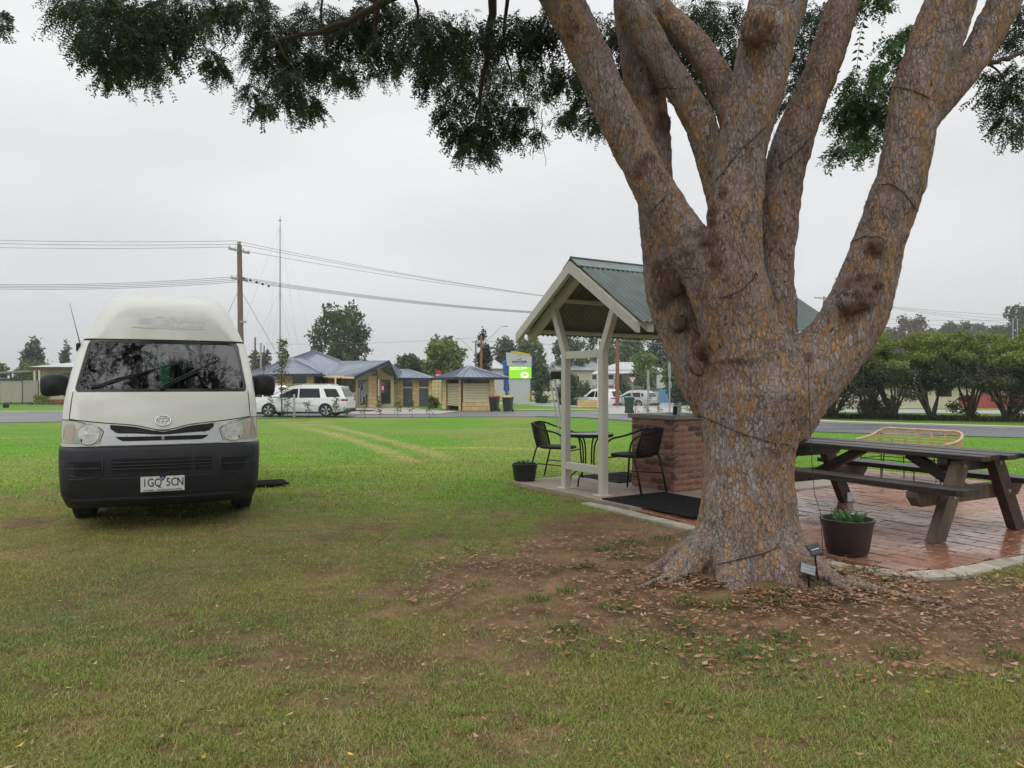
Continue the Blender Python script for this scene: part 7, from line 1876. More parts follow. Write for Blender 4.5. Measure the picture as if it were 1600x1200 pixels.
# ---------------------------------------------------------------- town sign
SD = 66.0
tsg = thing('town_sign', 'tall pale grey town sign with bright green screen, blue edges and yellow top', 'sign', (at(811,SD), SD, G(at(811,SD),SD)), R(14))
k_ = SD/1150; Hs = hz(551,SD)-G(at(811,SD),SD)
def sx_(px): return (px-811)*k_*1.03
def sz(y): return hz(y,SD)-G(at(811,SD),SD)
q = MB(); q.prism([(sx_(791),sz(551)),(sx_(800),sz(551.5)),(sx_(830.5),sz(557)),(sx_(830),sz(572)),(sx_(791.5),sz(572))], -0.12, 0.12, Matrix.Rotation(R(90),4,'X')); q.build('header_panel', M['sign_grey'], tsg)
q = MB(); q.prism([(sx_(794),sz(592)),(sx_(828),sz(592)),(sx_(826),sz(629.5)),(sx_(798),sz(629.5))], -0.10, 0.10, Matrix.Rotation(R(90),4,'X')); q.build('lower_panel', M['sign_grey'], tsg)
q = MB(); q.prism([(sx_(826.2),sz(606)),(sx_(828),sz(594)),(sx_(827.9),sz(628)),(sx_(823.5),sz(628))], 0.101, 0.13, Matrix.Rotation(R(90),4,'X')); q.build('yellow_stripe', M['sign_yellow'], tsg)
q = MB(); q.prism([(sx_(786.5),sz(566)),(sx_(790.5),sz(563)),(sx_(794.5),sz(618)),(sx_(794.5),sz(619)),(sx_(791),sz(619))], -0.35, 0.05, Matrix.Rotation(R(90),4,'X')); q.build('blue_side', M['sign_blue'], tsg)
q = MB(); q.prism([(sx_(828.4),sz(592)),(sx_(830.6),sz(592)),(sx_(830),sz(628)),(sx_(828.2),sz(628))], -0.30, 0.06, Matrix.Rotation(R(90),4,'X')); q.prism([(sx_(830.7),sz(558)),(sx_(832),sz(560)),(sx_(831.5),sz(591)),(sx_(830.7),sz(591))], -0.30, 0.06, Matrix.Rotation(R(90),4,'X')); q.build('blue_edge', M['sign_blue'], tsg)
q = MB(); q.prism([(sx_(798),sz(550.6)),(sx_(799),sz(549)),(sx_(808),sz(549.6)),(sx_(820),sz(551.5)),(sx_(828.5),sz(554)),(sx_(828.5),sz(556.4)),(sx_(815),sz(553.6))], -0.10, 0.10, Matrix.Rotation(R(90),4,'X')); q.build('yellow_top', M['sign_yellow'], tsg)
scr_m, n, l, b = NT('lit_screen_green'); b.inputs['Base Color'].default_value = (0.20,0.55,0.02,1); b.inputs['Emission Color'].default_value = (0.32,0.80,0.015,1); b.inputs['Emission Strength'].default_value = 0.55
wht_m, n, l, b = NT('lit_screen_white'); b.inputs['Base Color'].default_value = (0.8,0.8,0.8,1); b.inputs['Emission Color'].default_value = (0.85,0.95,0.75,1); b.inputs['Emission Strength'].default_value = 0.6
pnk_m, n, l, b = NT('lit_screen_pink'); b.inputs['Base Color'].default_value = (0.7,0.5,0.4,1); b.inputs['Emission Color'].default_value = (0.85,0.55,0.42,1); b.inputs['Emission Strength'].default_value = 0.5
dk_m = M['ink_black']
sc_o = MB().cbox(sx_(794.2),sx_(829.8),-0.17,0.13,sz(592),sz(572.3),0.02).build('screen_cabinet', M['steel_grey'], tsg)
MB().box(sx_(794.8),sx_(829.3),-0.185,-0.172,sz(591.3),sz(573)).build('screen', scr_m, sc_o)
def stext(body, size, px, y, m, nm_, align='LEFT', sx=1.0, bold=0.0, yy=-0.19, par=sc_o):
    return obj(nm_, text_mesh(nm_, body, size, m, 0.003, align, sx, bold), par, (sx_(px), yy, sz(y)), (R(90),0,0))
stext('WELCOME TO', 0.15, 795.8, 574.8, wht_m, 'screen_lettering', 'LEFT', 0.92, 0.006)
MB().box(sx_(813.2),sx_(822.6),-0.189,-0.186,sz(575.7),sz(573.9)).build('screen_text_line', wht_m, sc_o)
for i, (y, a, b_) in enumerate(((577.2,795.8,815.5),(579.3,795.8,812.5))): MB().box(sx_(a),sx_(b_),-0.189,-0.186,sz(y+.5),sz(y-.5)).build('screen_text_line', wht_m, sc_o)
fl = MB()
for k in range(8):
    a = 2*math.pi*k/8; fl.prism([(0.28*math.cos(a)+0.13*math.cos(t),0.2*math.sin(a)+0.10*math.sin(t)) for t in [2*math.pi*j/8 for j in range(8)]], 0.0, 0.004, Matrix.Translation((sx_(819),-0.187,sz(586))) @ Matrix.Rotation(R(90),4,'X'))
fl.build('screen_flower', wht_m, sc_o); MB().lathe([(0.24,0),(0.24,0.006)],12).build('screen_flower_centre', pnk_m, sc_o); sc_o.children[-1].location = (sx_(818.5),-0.188,sz(587)); sc_o.children[-1].rotation_euler = (R(90),0,0)
MB().lathe([(0.055,0),(0.055,0.009)],10).build('screen_flower_eye', dk_m, sc_o); sc_o.children[-1].location = (sx_(818.5),-0.188,sz(587)); sc_o.children[-1].rotation_euler = (R(90),0,0)
stext('GWYDIR', 0.27, 811, 565.6, M['ink_black'], 'sign_lettering', 'CENTER', 1.3, 0.012, -0.123, tsg)
for a, b_ in ((803.5,807),(807.8,812.2),(813,818.5)): MB().box(sx_(a),sx_(b_),-0.126,-0.119,sz(569.3),sz(568.6)).build('sign_small_text_line', M['ink_blue'], tsg)
lg = MB(); P = []
for k in range(11):
    a = math.pi+math.pi*k/10; lg.bar((sx_(811)+0.15*math.cos(a),-0.126,sz(560)+0.13*math.sin(a)),(sx_(811)+0.15*math.cos(a+.3),-0.126,sz(560)+0.13*math.sin(a+.3)),0.01,0.055 if k > 2 else 0.03)
lg.build('sign_emblem', M['ink_blue'], tsg)
ray = MB()
for k in range(7):
    a = math.pi*(k+.5)/7; ray.bar((sx_(811)+0.16*math.cos(a),-0.126,sz(559)+0.16*math.sin(a)),(sx_(811)+0.26*math.cos(a),-0.126,sz(559)+0.26*math.sin(a)),0.01,0.035)
ray.build('sign_rays', M['orange'], tsg)

# ---------------------------------------------------------------- houses across the street
def house(px, d, wpx, label, zb, eave, ridge, depth, rz, wallm, roofm, hip=2.5, chim=None, gable=False):
    X = at(px,d); h = thing('house', label, 'house', (X,d,zb), rz); w_ = wpx*d/1150/2
    MB().box(-w_,w_,0,depth,-1.2,eave).build('wall', wallm, h)
    r_ = MB(); o = 0.45
    if gable: r_.add([(-w_-o,-o,eave-.1),(w_+o,-o,eave-.1),(w_+o,depth+o,eave-.1),(-w_-o,depth+o,eave-.1),(-w_-o,depth/2,ridge),(w_+o,depth/2,ridge)], [(0,1,5,4),(2,3,4,5),(1,2,5),(3,0,4),(0,3,2,1)])
    else: r_.add([(-w_-o,-o,eave-.1),(w_+o,-o,eave-.1),(w_+o,depth+o,eave-.1),(-w_-o,depth+o,eave-.1),(-w_+hip,depth/2,ridge),(w_-hip,depth/2,ridge)], [(0,1,5,4),(1,2,5),(2,3,4,5),(3,0,4),(0,3,2,1)])
    ro_ = r_.build('roof', roofm, h)
    if chim: MB().box(chim[0]-.35,chim[0]+.35,depth*.4,depth*.4+.6,eave,ridge+chim[1]).build('chimney', M['chimney_brick'], ro_)
    return h, w_
hd_ = 122
h, w_ = house(985, hd_, 96, 'white weatherboard house with pale grey hipped roof and enclosed verandah', hz(606,hd_), hz(577,hd_)-hz(606,hd_), hz(564.5,hd_)-hz(606,hd_), 9, R(-8), M['white_wall'], M['grey_roof'], 3.2, (3.9,0.1))
kx = lambda px: (px-985)*hd_/1150; kz = lambda y: hz(y,hd_)-hz(606,hd_)
ver = MB(); ver.slab([(kx(924),-2.4,kz(584.5)),(kx(1040),-2.4,kz(582)),(kx(1036),0.1,kz(577)),(kx(934),0.1,kz(577.5))],0.1); ver.build('verandah_roof', M['grey_roof'], h)
MB().box(kx(925),kx(960),-2.3,-2.15,kz(602),kz(593)).build('verandah_rail', M['white_wall'], h); MB().box(kx(925),kx(960),-2.3,-2.12,kz(586),kz(584)).build('verandah_beam', M['white_wall'], h)
for px in (925,934,942,950,960): MB().box(kx(px)-.12,kx(px)+.12,-2.3,-2.14,-1,kz(584.5)).build('verandah_post', M['white_wall'], h)
MB().box(kx(925),kx(960),-1.6,-1.5,kz(594),kz(585)).build('dark_verandah_glazing', M['dark_window'], h); MB().box(kx(938),kx(962),-2.25,-2.0,kz(612),kz(602.2)).build('brick_base', M['chimney_brick'], h)
MB().box(kx(1024),kx(1037),-2.4,-0.1,-1,kz(586)).build('white_porch', M['white_wall'], h); MB().box(kx(1016),kx(1024),-0.5,-0.4,-1,kz(588)).build('grey_porch_door', M['steel_grey'], h)
for a, y0, y1 in ((987,587,584),(993,590,587),(1004,590.5,587.5)): MB().box(kx(a),kx(a+4.5),-.06,-.02,kz(y0),kz(y1)).build('window', M['dark_window'], h)
hd2 = 126
h2, w2 = house(910, hd2, 74, 'cream house with grey gabled roof and red brick chimney behind the shelter posts', hz(606,hd2), hz(577.5,hd2)-hz(606,hd2), hz(564,hd2)-hz(606,hd2), 10, R(6), M['pale_cream'], M['mid_roof'], 2, (3.6,0.3), True)
MB().box(-3.2,-0.6,-0.1,-0.02,0.7,2.0).build('window', M['dark_window'], h2)
sp_ = MB(); 
h3, w3 = house(776, 105, 22, 'white house wall and grey roof between the cypress and the town sign', -0.6, 4.2, 5.6, 6, R(10), M['white_wall'], M['grey_roof'], 1.0)
h4, w4 = house(590, 112, 60, 'long low pale roof showing behind the tall round tree', -0.6, 4.5, 5.9, 8, 0, M['white_wall'], M['grey_roof'], 2.0)
# low cream walls in front gardens
gw = thing('garden_wall', 'low cream block wall left of the wooden pole', 'wall', (at(902,60.5), 60.5, G(at(902,60.5),60.5)), R(4))
block_wall(gw, (0,0), (2.35,0), 0, 0.62, 0.25, (), 0.55, 0.21)
fw = thing('garden_wall', 'low pale wall behind the two bins by the town sign', 'wall', (at(774,84), 84, G(at(774,84),84)), 0); MB().box(0,8.2,0,0.3,0,1.0).build('wall_panel', M['pale_cream'], fw)
bf = thing('blue_fence', 'blue steel fence with a white gate behind the parked silver car', 'fence', (at(1012,78), 78, G(at(1012,78),78)), R(-4))
for k in range(7): MB().box(1.15+0.42*k,1.15+0.42*(k+1)-.02,0,0.05+0.01*(k%2),0.1,1.75).build('fence_panel', M['blue_fence'], bf)
MB().box(0,1.12,0,0.05,0.1,1.5).build('gate', M['grey_roof'], bf)

# ---------------------------------------------------------------- cars
def car(loc, rz, label, paint, L=5.0, Wc=1.95, H=1.72, kind='mpv'):
    """local x runs along the car, nose at -x"""
    t = thing('parked_car', label, 'car', loc, rz); hw = Wc/2; hl_ = L/2
    wx0, wx1, wr = -hl_+0.95, hl_-1.10, 0.355
    bel = 0.98 if kind == 'mpv' else 0.95
    low = [(-hl_+0.05,0.28)]
    low += [(wx0-wr*1.12,0.24)] + [(wx0+wr*1.12*math.cos(a), 0.34+wr*1.12*math.sin(a)) for a in [math.pi-math.pi*k/10 for k in range(11)]] + [(wx0+wr*1.12,0.24)]
    low += [(wx1-wr*1.12,0.24)] + [(wx1+wr*1.12*math.cos(a), 0.34+wr*1.12*math.sin(a)) for a in [math.pi-math.pi*k/10 for k in range(11)]] + [(wx1+wr*1.12,0.24)]
    low += [(hl_-0.12,0.30),(hl_-0.02,0.45),(hl_,0.75),(hl_-0.06,bel+0.04),(-hl_+1.35,bel),(-hl_+0.7,0.93),(-hl_+0.18,0.82),(-hl_,0.62),(-hl_,0.40)]
    def side(poly, wf, name, m, par, smooth=None, round_=0.06):
        mb = MB(); n_ = len(poly)
        for s, ins in ((-1,0),(-1,1),(1,1),(1,0)): pass
        cx = sum(p[0] for p in poly)/n_; cz = sum(p[1] for p in poly)/n_
        rows = []
        for (s, k) in ((-1,0.0),(-1,1.0),(1,1.0),(1,0.0)):
            rr = []
            for x, z in poly:
                sh_ = round_ if k == 0.0 else 0.0
                dx, dz = cx-x, cz-z; dl = math.hypot(dx,dz)+1e-6
                rr.append((x+dx/dl*sh_*0.55, s*(wf(z) - (0.0 if k == 0.0 else round_)), z+dz/dl*sh_*0.45))
            rows.append(rr)
        P = [p for r_ in rows for p in r_]; mb.grid(P, n_, 4, True); mb.f.append(tuple(range(n_))); mb.f.append(tuple(3*n_+i for i in range(n_)))
        o = mb.build(name, m, par); bm = bmesh.new(); bm.from_mesh(o.data); bmesh.ops.triangulate(bm, faces=[f for f in bm.faces if len(f.verts) > 4]); bm.to_mesh(o.data); bm.free()
        return o
    body = side(low, lambda z: hw - 0.05*abs(z-0.6)/0.4, 'body', paint, t)
    if kind == 'mpv': gh_ = [(-hl_+0.78,bel-0.02),(hl_-0.06,bel-0.02),(hl_-0.34,H-0.17),(hl_-0.30,H-0.10),(hl_-1.3,H),(-hl_+2.75,H),(-hl_+2.15,H-0.07)]
    else: gh_ = [(-hl_+1.15,bel-0.02),(hl_-0.10,bel-0.02),(hl_-0.42,H-0.18),(hl_-0.62,H-0.06),(hl_-1.5,H),(-hl_+2.3,H),(-hl_+1.95,H-0.05)]
    def gw_(z): return hw-0.07-0.20*(z-bel)/(H-bel)
    gho = side(gh_, gw_, 'cabin', paint, t, round_=0.05)
    def win(poly, nm_='side_window'):
        for s in (-1,1):
            mb = MB(); pts_ = [(x, s*(gw_(z)+0.006), z) for x, z in poly]; mb.slab(pts_, 0.02, (0,-s,0)); mb.build(nm_, M['tint_glass'], t)
    zt = H-0.20; zb_ = bel+0.03
    fx = -hl_+1.30
    if kind == 'mpv':
        win([(fx-0.12,zb_),(fx+1.22,zb_),(fx+1.22,zt),(fx+0.92,zt-0.03)]); win([(fx+1.30,zb_),(fx+2.45,zb_),(fx+2.34,zt),(fx+1.30,zt)]); win([(fx+2.78,zb_+.03),(hl_-0.34,zb_+.05),(hl_-0.60,zt-.02),(fx+2.58,zt-.01)])
    else:
        win([(fx+0.10,zb_),(fx+1.08,zb_),(fx+1.08,zt),(fx+0.80,zt-0.03)]); win([(fx+1.15,zb_),(fx+2.05,zb_),(fx+1.95,zt),(fx+1.15,zt)]); win([(fx+2.14,zb_+.02),(hl_-0.62,zb_+.08),(hl_-0.80,zt-.02),(fx+2.06,zt)])
    # screens front and rear
    f0, f1 = gh_[0], gh_[6]; mb = MB(); mb.slab([(f0[0]+.05,-hw+.2,f0[1]+.06),(f0[0]+.05,hw-.2,f0[1]+.06),(f1[0]-.06,hw-.33,f1[1]-.05),(f1[0]-.06,-hw+.33,f1[1]-.05)],0.02,(1,0,0))
    for v_i in range(len(mb.v)): x, y, z = mb.v[v_i]; mb.v[v_i] = (x-0.035, y, z+0.015)
    mb.build('front_windscreen', M['tint_glass'], t)
    r0_, r1_ = gh_[1], gh_[2]; mb = MB(); mb.slab([(r0_[0]-.01,-hw+.22,r0_[1]+.12),(r0_[0]-.01,hw-.22,r0_[1]+.12),(r1_[0]+.02,hw-.32,r1_[1]-.02),(r1_[0]+.02,-hw+.32,r1_[1]-.02)],0.02,(-1,0,0)); mb.build('rear_windscreen', M['tint_glass'], t)
    for s in (-1,1):
        for x in (wx0,wx1):
            w_ = MB(); P = []
            for (r_, q) in ((.24,-.10),(.33,-.10),(.355,-.06),(.355,.06),(.33,.10),(.24,.10)): P += [(x+r_*math.cos(2*math.pi*k/28), s*(hw-.13)+q*s, .355+r_*math.sin(2*math.pi*k/28)) for k in range(28)]
            w_.grid(P, 28, 6, True); wo = w_.build('wheel', M['rubber'], t, smooth=40)
            rm2 = MB(); ys = s*(hw-.05)
            for k in range(5):
                a = 2*math.pi*k/5+0.3
                for da in (-.16,.16): rm2.bar((x+.04*math.cos(a),ys,.355+.04*math.sin(a)),(x+.245*math.cos(a+da),ys,.355+.245*math.sin(a+da)),0.035,0.045)
            rm2.tube([(x+.245*math.cos(q),ys,.355+.245*math.sin(q)) for q in [2*math.pi*k/24 for k in range(24)]],.014,6,closed=True); rm2.build('rim', M['silver'], wo)
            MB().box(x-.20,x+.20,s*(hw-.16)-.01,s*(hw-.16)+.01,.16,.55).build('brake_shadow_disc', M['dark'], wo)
        MB().cbox(-hl_+1.42,-hl_+1.62,s*hw-.02 if s > 0 else -hw-.2,s*hw+.2 if s > 0 else -hw+.02,bel+.02,bel+.17,.04).build('door_mirror', paint, t)
        for x in (fx+1.0,fx+2.0): MB().cbox(x-.10,x+.10,s*(hw-.03)-.02,s*(hw-.03)+.025,bel-.13,bel-.10,.008).build('door_handle', paint, t)
        MB().cbox(hl_-.34,hl_+.005,s*(hw-.24)-.22 if s < 0 else hw-.26,s*(hw-.24)+.22 if s > 0 else -hw+.26,.86,.96,.02).build('tail_lamp', M['red_lamp'], t) if False else MB().cbox(hl_-.30,hl_-.005,s*hw-(.40 if s > 0 else -.02),s*hw+(-.02 if s > 0 else .40),.84,.95,.02).build('tail_lamp', M['red_lamp'], t)
        MB().cbox(-hl_-.0,-hl_+.35,s*hw-(.45 if s > 0 else -.03),s*hw+(-.03 if s > 0 else .45),.66,.78,.03).build('headlamp', M['lamp_lens'], t)
        MB().box(wx0+.42,wx1-.42,s*(hw-.03)-.02,s*(hw-.03)+.02,.20,.28).build('sill_trim', M['black_plastic'], t)
        MB().tube([(fx+.95,s*(hw-.30),H-.01),(fx+1.1,s*(hw-.30),H+.035),(hl_-1.1,s*(hw-.30),H+.03),(hl_-.9,s*(hw-.30),H-.01)],.014,6).build('roof_rail', M['silver'], t)
    MB().box(hl_-.16,hl_+.02,-hw+.10,hw-.10,.24,.42).build('rear_bumper', M['black_plastic'], t); MB().box(hl_-.02,hl_+.012,-.22,.22,.52,.62).build('number_plate', M['sign_yellow'] if kind != 'mpv' else M['plate_white'], t)
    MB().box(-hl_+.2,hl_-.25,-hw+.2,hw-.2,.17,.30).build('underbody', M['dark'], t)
    return t
car((-11.25, 39.9, G(-11.2,39.9)+0.02), R(-3), 'white people mover with dark windows parked side-on behind the row of seedlings', M['car_white'], 5.15, 1.98, 1.70, 'mpv')
car((-15.6, 44.3, G(-15,44)+0.02), R(-6), 'second white car mostly hidden behind the white people mover', M['car_white'], 4.7, 1.9, 1.74, 'suv')
car((at(936,66), 66.5, G(at(936,66),66)+0.04), R(-42), 'white four-wheel drive seen from behind, left of the reddish wooden pole', M['car_white'], 4.5, 1.85, 1.72, 'suv')
car((at(990,65), 65.5, G(at(990,65),65)+0.04), R(-38), 'silver-white hatchback seen from behind, right of the reddish wooden pole', M['car_silver'], 4.3, 1.8, 1.55, 'suv')

# ---------------------------------------------------------------- left house, carport, fence
lh = thing('cream_house', 'cream house with maroon fascia half hidden behind the camper van', 'house', (at(100,66), 66, G(at(100,66),66)), R(-6))
def lz(y): return hz(y,66)-G(at(100,66),66)
def lxx(px): return (px-100)*66/1150
MB().box(lxx(63),lxx(170),0,8,0.35,lz(578)).build('wall', M['pale_cream'], lh); MB().box(lxx(63),lxx(170),-.06,-.003,0,0.42).build('brick_base', M['chimney_brick'], lh)
MB().box(lxx(54),lxx(180),-1.0,-0.9,lz(578.5),lz(573.5)).build('fascia', M['maroon'], lh)
rf_ = MB(); rf_.slab([(lxx(54),-1.0,lz(573.5)),(lxx(180),-1.0,lz(573.5)),(lxx(165),4,lz(561)),(lxx(98),4,lz(561))],0.1); rf_.slab([(lxx(54),-1.0,lz(573.5)),(lxx(98),4,lz(561)),(lxx(60),9,lz(573.5))],0.1); rf_.build('roof', M['grey_roof'], lh)
MB().box(lxx(78),lxx(116),-0.08,-0.02,1.25,lz(583)).build('window', M['dark_window'], lh)
scn = MB()
for k in range(9): scn.bar((lxx(98)+k*.15,-0.12,1.2),(lxx(98)+k*.15+.5,-0.12,2.4),.02,.02); scn.bar((lxx(98)+k*.15+.5,-0.13,1.2),(lxx(98)+k*.15,-0.13,2.4),.02,.02)
tag(scn.build('lattice_screen', M['pale_cream'], lh), kind='stuff')
for px in (64,72): MB().box(lxx(px)-.08,lxx(px)+.08,-0.95,-0.8,0,lz(578)).build('verandah_post', M['pale_cream'], lh)
cp = thing('carport', 'flat-roofed carport left of the cream house', 'carport', (at(25,67), 67, G(at(25,67),67)), R(-4))
cz_ = lambda y: hz(y,67)-G(at(25,67),67); cxx = lambda px: (px-25)*67/1150
MB().slab([(cxx(-30),-1,cz_(583)),(cxx(62),-1,cz_(579)),(cxx(62),6,cz_(576)),(cxx(-30),6,cz_(579))],0.14).build('roof', M['mid_roof'], cp)
for px in (-20,3,27,46): MB().box(cxx(px)-.06,cxx(px)+.06,-.8,-.68,0,cz_(582)).build('post', MAT('brown_post', (0.12,0.07,0.05), 0.7) if px == -20 else bpy.data.materials['brown_post'], cp)
fc = thing('steel_fence', 'tan corrugated steel fence panels in front of the carport', 'fence', (at(0,63.5), 63.5, G(at(0,63.5),63.5)), R(-3))
fz = lambda y: hz(y,63.5)-G(at(0,63.5),63.5); fxx = lambda px: px*63.5/1150
for (a, b_, y0) in ((-40,-1,596.5),(1,36.5,595.5),(37.5,62,594.5)):
    pw = fxx(b_)-fxx(a); n_ = 6
    for k in range(n_):
        x0 = fxx(a)+pw*k/n_; P = []; m2 = 8
        for z in (0.25, fz(y0)):
            for i in range(m2+1): P.append((x0+pw/n_*i/m2, 0.02*math.cos(2*math.pi*i/4), z))
        mb = MB(); mb.grid(P, m2+1, 2); o = mb.build('fence_sheet', M['fence_tan'], fc)
    MB().box(fxx(a),fxx(b_),-.04,-.022,fz(y0)-.05,fz(y0)).build('rail', M['fence_tan'], fc)
for a in (-1,36.8,62.5): MB().box(fxx(a),fxx(a)+.06,-.03,.03,0,fz(595)).build('post', M['maroon'], fc)
cv = thing('covered_boat', 'blue covered boat under the carport behind the tan fence', 'boat', (at(18,69), 69, G(at(18,69),69)), 0)
MB().slab([(-1.6,-.6,2.35),(1.2,-.6,2.2),(1.2,.8,2.25),(-1.6,.8,2.4)],0.35).build('cover', M['blue_fence'], cv); MB().box(-1.5,1.6,-.5,.7,0.5,1.9).build('hull', M['white_wall'], cv)
dk = thing('dark_bollard', 'squat dark round-topped bollard on the verge at far left', 'bollard', gat(10,56)); MB().lathe([(.2,0),(.21,.2),(.20,.32),(.14,.4),(.02,.42)],14).build('bollard_body', M['black_plastic'], dk, smooth=40)
gb = thing('garden_bed', 'low leafy garden bed along the front of the cream house', 'garden bed', gat(75,60)); leaf_cloud('foliage', gb, [(-1.4+0.42*k,0,0.12,.35,.35,.16) for k in range(10)], 1500, 0.07, (0.09,0.12,0.05), 77); MB().box(-1.9,2.8,-.5,-.4,0,.12).build('edging', M['concrete'], gb)

# ---------------------------------------------------------------- poles, mast, wires
def pole(px, d, ytop, r, m, label, arms=(), name='utility_pole', cat='utility pole', lean=0.0, group=None):
    X, Y, Z = gat(px, d); H = hz(ytop,d)-Z; t = thing(name, label, cat, (X,Y,Z), 0, group)
    MB().tube([(lean,0,-0.3),(lean*0.3,0,H*0.5),(0,0,H)],[r*1.15,r*1.05,r*0.85],10).build('shaft', m, t, smooth=40)
    for (z, L, az) in arms:
        c_, s_ = math.cos(R(az)), math.sin(R(az)); a = MB().bar((-c_*L/2,-s_*L/2-.02,H-z),(c_*L/2,s_*L/2-.02,H-z),0.10,0.12).build('crossarm', M['steel_grey'], t)
        for q in (-.46,-.2,.2,.46): MB().lathe([(.02,0),(.05,.02),(.03,.06),(.055,.08),(.05,.13),(.02,.15)],8,(c_*L*q,s_*L*q-.02,H-z+.06)).build('insulator', M['white_steel'], a)
    return t, H
p1_, H1 = pole(374.5, 44, 383, 0.16, M['pole_wood'], 'weathered wooden power pole rising behind the camper van', [(0.35,1.7,68),(2.05,1.3,66)], lean=0.22)
X1, Y1 = at(371.5,44), 44
MB().bar((0.05,-.1,H1-4.6),(0.45,-.1,H1-4.6),.12,.10).build('bracket', M['steel_grey'], p1_)
top_ = MB().lathe([(.06,0),(.13,.05),(.09,.12),(.14,.16),(.10,.22)],10,(0.0,-.05,H1)); top_.build('insulator', M['steel_grey'], p1_)
for (dx, dy) in ((-2.8,-1.5),(3.6,2.5)): MB().tube([(0,0,H1-2.6),(dx,dy,0)],0.012,5).build('stay_wire', M['wire'], p1_)
pole(964.5, 63, 470, 0.15, M['pole_red'], 'reddish wooden power pole between the two cars across the street', [(0.4,2.2,10)])
pole(752, 72, 524, 0.12, M['pole_red'], 'reddish wooden pole carrying the street lamp before the cypress', [(0.75,0.6,0)], name='lamp_pole')
lp, LH = pole(743.5, 78, 533, 0.09, M['pole_wood'], 'thin grey pole with a small crossarm left of the cypress', [(0.1,0.9,5)])
arm_ = thing('street_lamp', 'long outreach street lamp arm fixed to the reddish pole', 'street lamp', (at(752,71.8), 71.8, 0))
MB().tube([(0,0,hz(541,71.8)),((783-752)*71.8/1150,0,hz(510.5,71.8)),((787-752)*71.8/1150,0,hz(509.5,71.8)),((792-752)*71.8/1150,0,hz(509.5,71.8))],0.03,6).build('arm', M['steel_grey'], arm_); MB().cbox((787-752)*71.8/1150,(793.5-752)*71.8/1150,-.12,.12,hz(510.4,71.8),hz(509,71.8),.02).build('lantern', M['steel_grey'], arm_)
arm2 = thing('street_lamp', 'slanting street lamp arm reaching left over the olive tree', 'street lamp', (at(741,77), 77, 0))
MB().tube([(0,0,hz(550,77)),((720-741)*77/1150,0,hz(530,77)),((713-741)*77/1150,0,hz(529.3,77))],0.03,6).build('arm', M['steel_grey'], arm2); MB().cbox((712.5-741)*77/1150,(718-741)*77/1150,-.1,.1,hz(530,77),hz(528.8,77),.02).build('lantern', M['steel_grey'], arm2)
p3, H3 = pole(1287, 92, 463, 0.14, M['steel_grey'], 'distant power pole whose crossarm shows beside the right limb', [(0.25,2.8,15)])
pole(934.5, 60, 531, 0.06, M['white_steel'], 'slim white street lamp post beside the right shelter post', name='lamp_post', cat='lamp post')
MB().tube([(at(934.5,60),60,hz(532,60)),(at(954,60),60,hz(532.5,60))],0.035,6).build('lamp_outreach', M['white_steel']); lo_ = bpy.data.objects['lamp_outreach']; tag(lo_, 'white horizontal lamp arm above the white house roof', 'lamp arm')
for px, d, yt, rr, lb in ((399,62,527,.07,'tallest thin dark post left of the tourist office, first from the van'),(408,61,536,.085,'pale grey post standing between two thin dark posts'),(413,60,540,.06,'crooked dark post nearest the tourist office roof')):
    pole(px, d, yt, rr, M['steel_grey'] if px == 408 else M['twig'], lb, name='tall_post', cat='post')
mX, mY, mZ = gat(438, 70); mH = hz(337,70)-mZ
ma = thing('radio_mast', 'very tall thin radio mast with guy wires behind the tourist office', 'radio mast', (mX,mY,mZ))
MB().tube([(0,0,0),(0,0,mH*0.75),(0,0,mH)],[.075,.065,.03],8).build('shaft', M['steel_grey'], ma)
for z in (mH*0.35,mH*0.62,mH*0.97): MB().box(-.12,.12,-.04,.04,z,z+.12).build('collar', M['steel_grey'], ma)
for i, (dx, dy) in enumerate(((-5.5,-2),(5.5,-3),(0.8,6),(-3.2,4))):
    for f in (0.95,0.6): MB().tube([(0,0,mH*f),(dx*(0.55+0.45*f),dy*(0.55+.45*f),0)],0.006,4).build('guy_wire', M['cable_grey'], ma)
def catenary(a, b_, sag, n_=16):
    a, b_ = Vector(a), Vector(b_); return [a.lerp(b_, i/n_) - Vector((0,0,sag*4*(i/n_)*(1-i/n_))) for i in range(n_+1)]
def wire(a, b_, sag, r, label, group, m=None):
    o = MB().tube(catenary(a, b_, sag), r, 5).build('power_line', m or M['wire'], smooth=True); tag(o, label, 'power line', group)
UP, LO = 'upper power lines from the pole by the van', 'lower power lines from the pole by the van'
z1 = G(X1,Y1)+H1
for k, (dy, dzz, yl) in enumerate(((0.0,0.25,368),(0.25,0.10,372),(-0.7,-0.25,383))):
    wire((X1-0.1*k,Y1+dy,z1+dzz), (at(-260,50),50+dy,hz(yl-3,50)), 0.25, 0.012, ('uppermost','middle','lowest')[k]+' of the three upper wires running left from the wooden pole above the van', UP)
for k, (yl, yr) in enumerate(((375,441),(380,447),(383,456))):
    wire((X1+0.1,Y1+0.2*k,z1+(0.2,0.05,-.25)[k]), (at(964.5,63)+0.5*k-0.5,63,G(at(964,63),63)+hz(470,63)-G(at(964,63),63)-0.25), 0.35, 0.011, ('uppermost','middle','lowest')[k]+' of the three upper wires running right from the pole to the shelter roof', UP)
for k in range(4):
    wire((X1-0.2,Y1-.6+.4*k,z1-2.0-.04*k), (at(-260,50),50-.6+.4*k,hz(432+1.2*k,50)), 0.55, 0.013, ('topmost','second','third','lowest')[k]+' of the four lower wires running left from the wooden pole above the van', LO)
    wire((X1+0.3,Y1-.6+.4*k,z1-2.0-.04*k), (at(964.5,63)-.6+.4*k,63,hz(492,63)-.05*k), 0.45, 0.012, ('topmost','second','third','lowest')[k]+' of the four lower wires running right from the pole to the shelter roof', LO)
fz_ = MB()
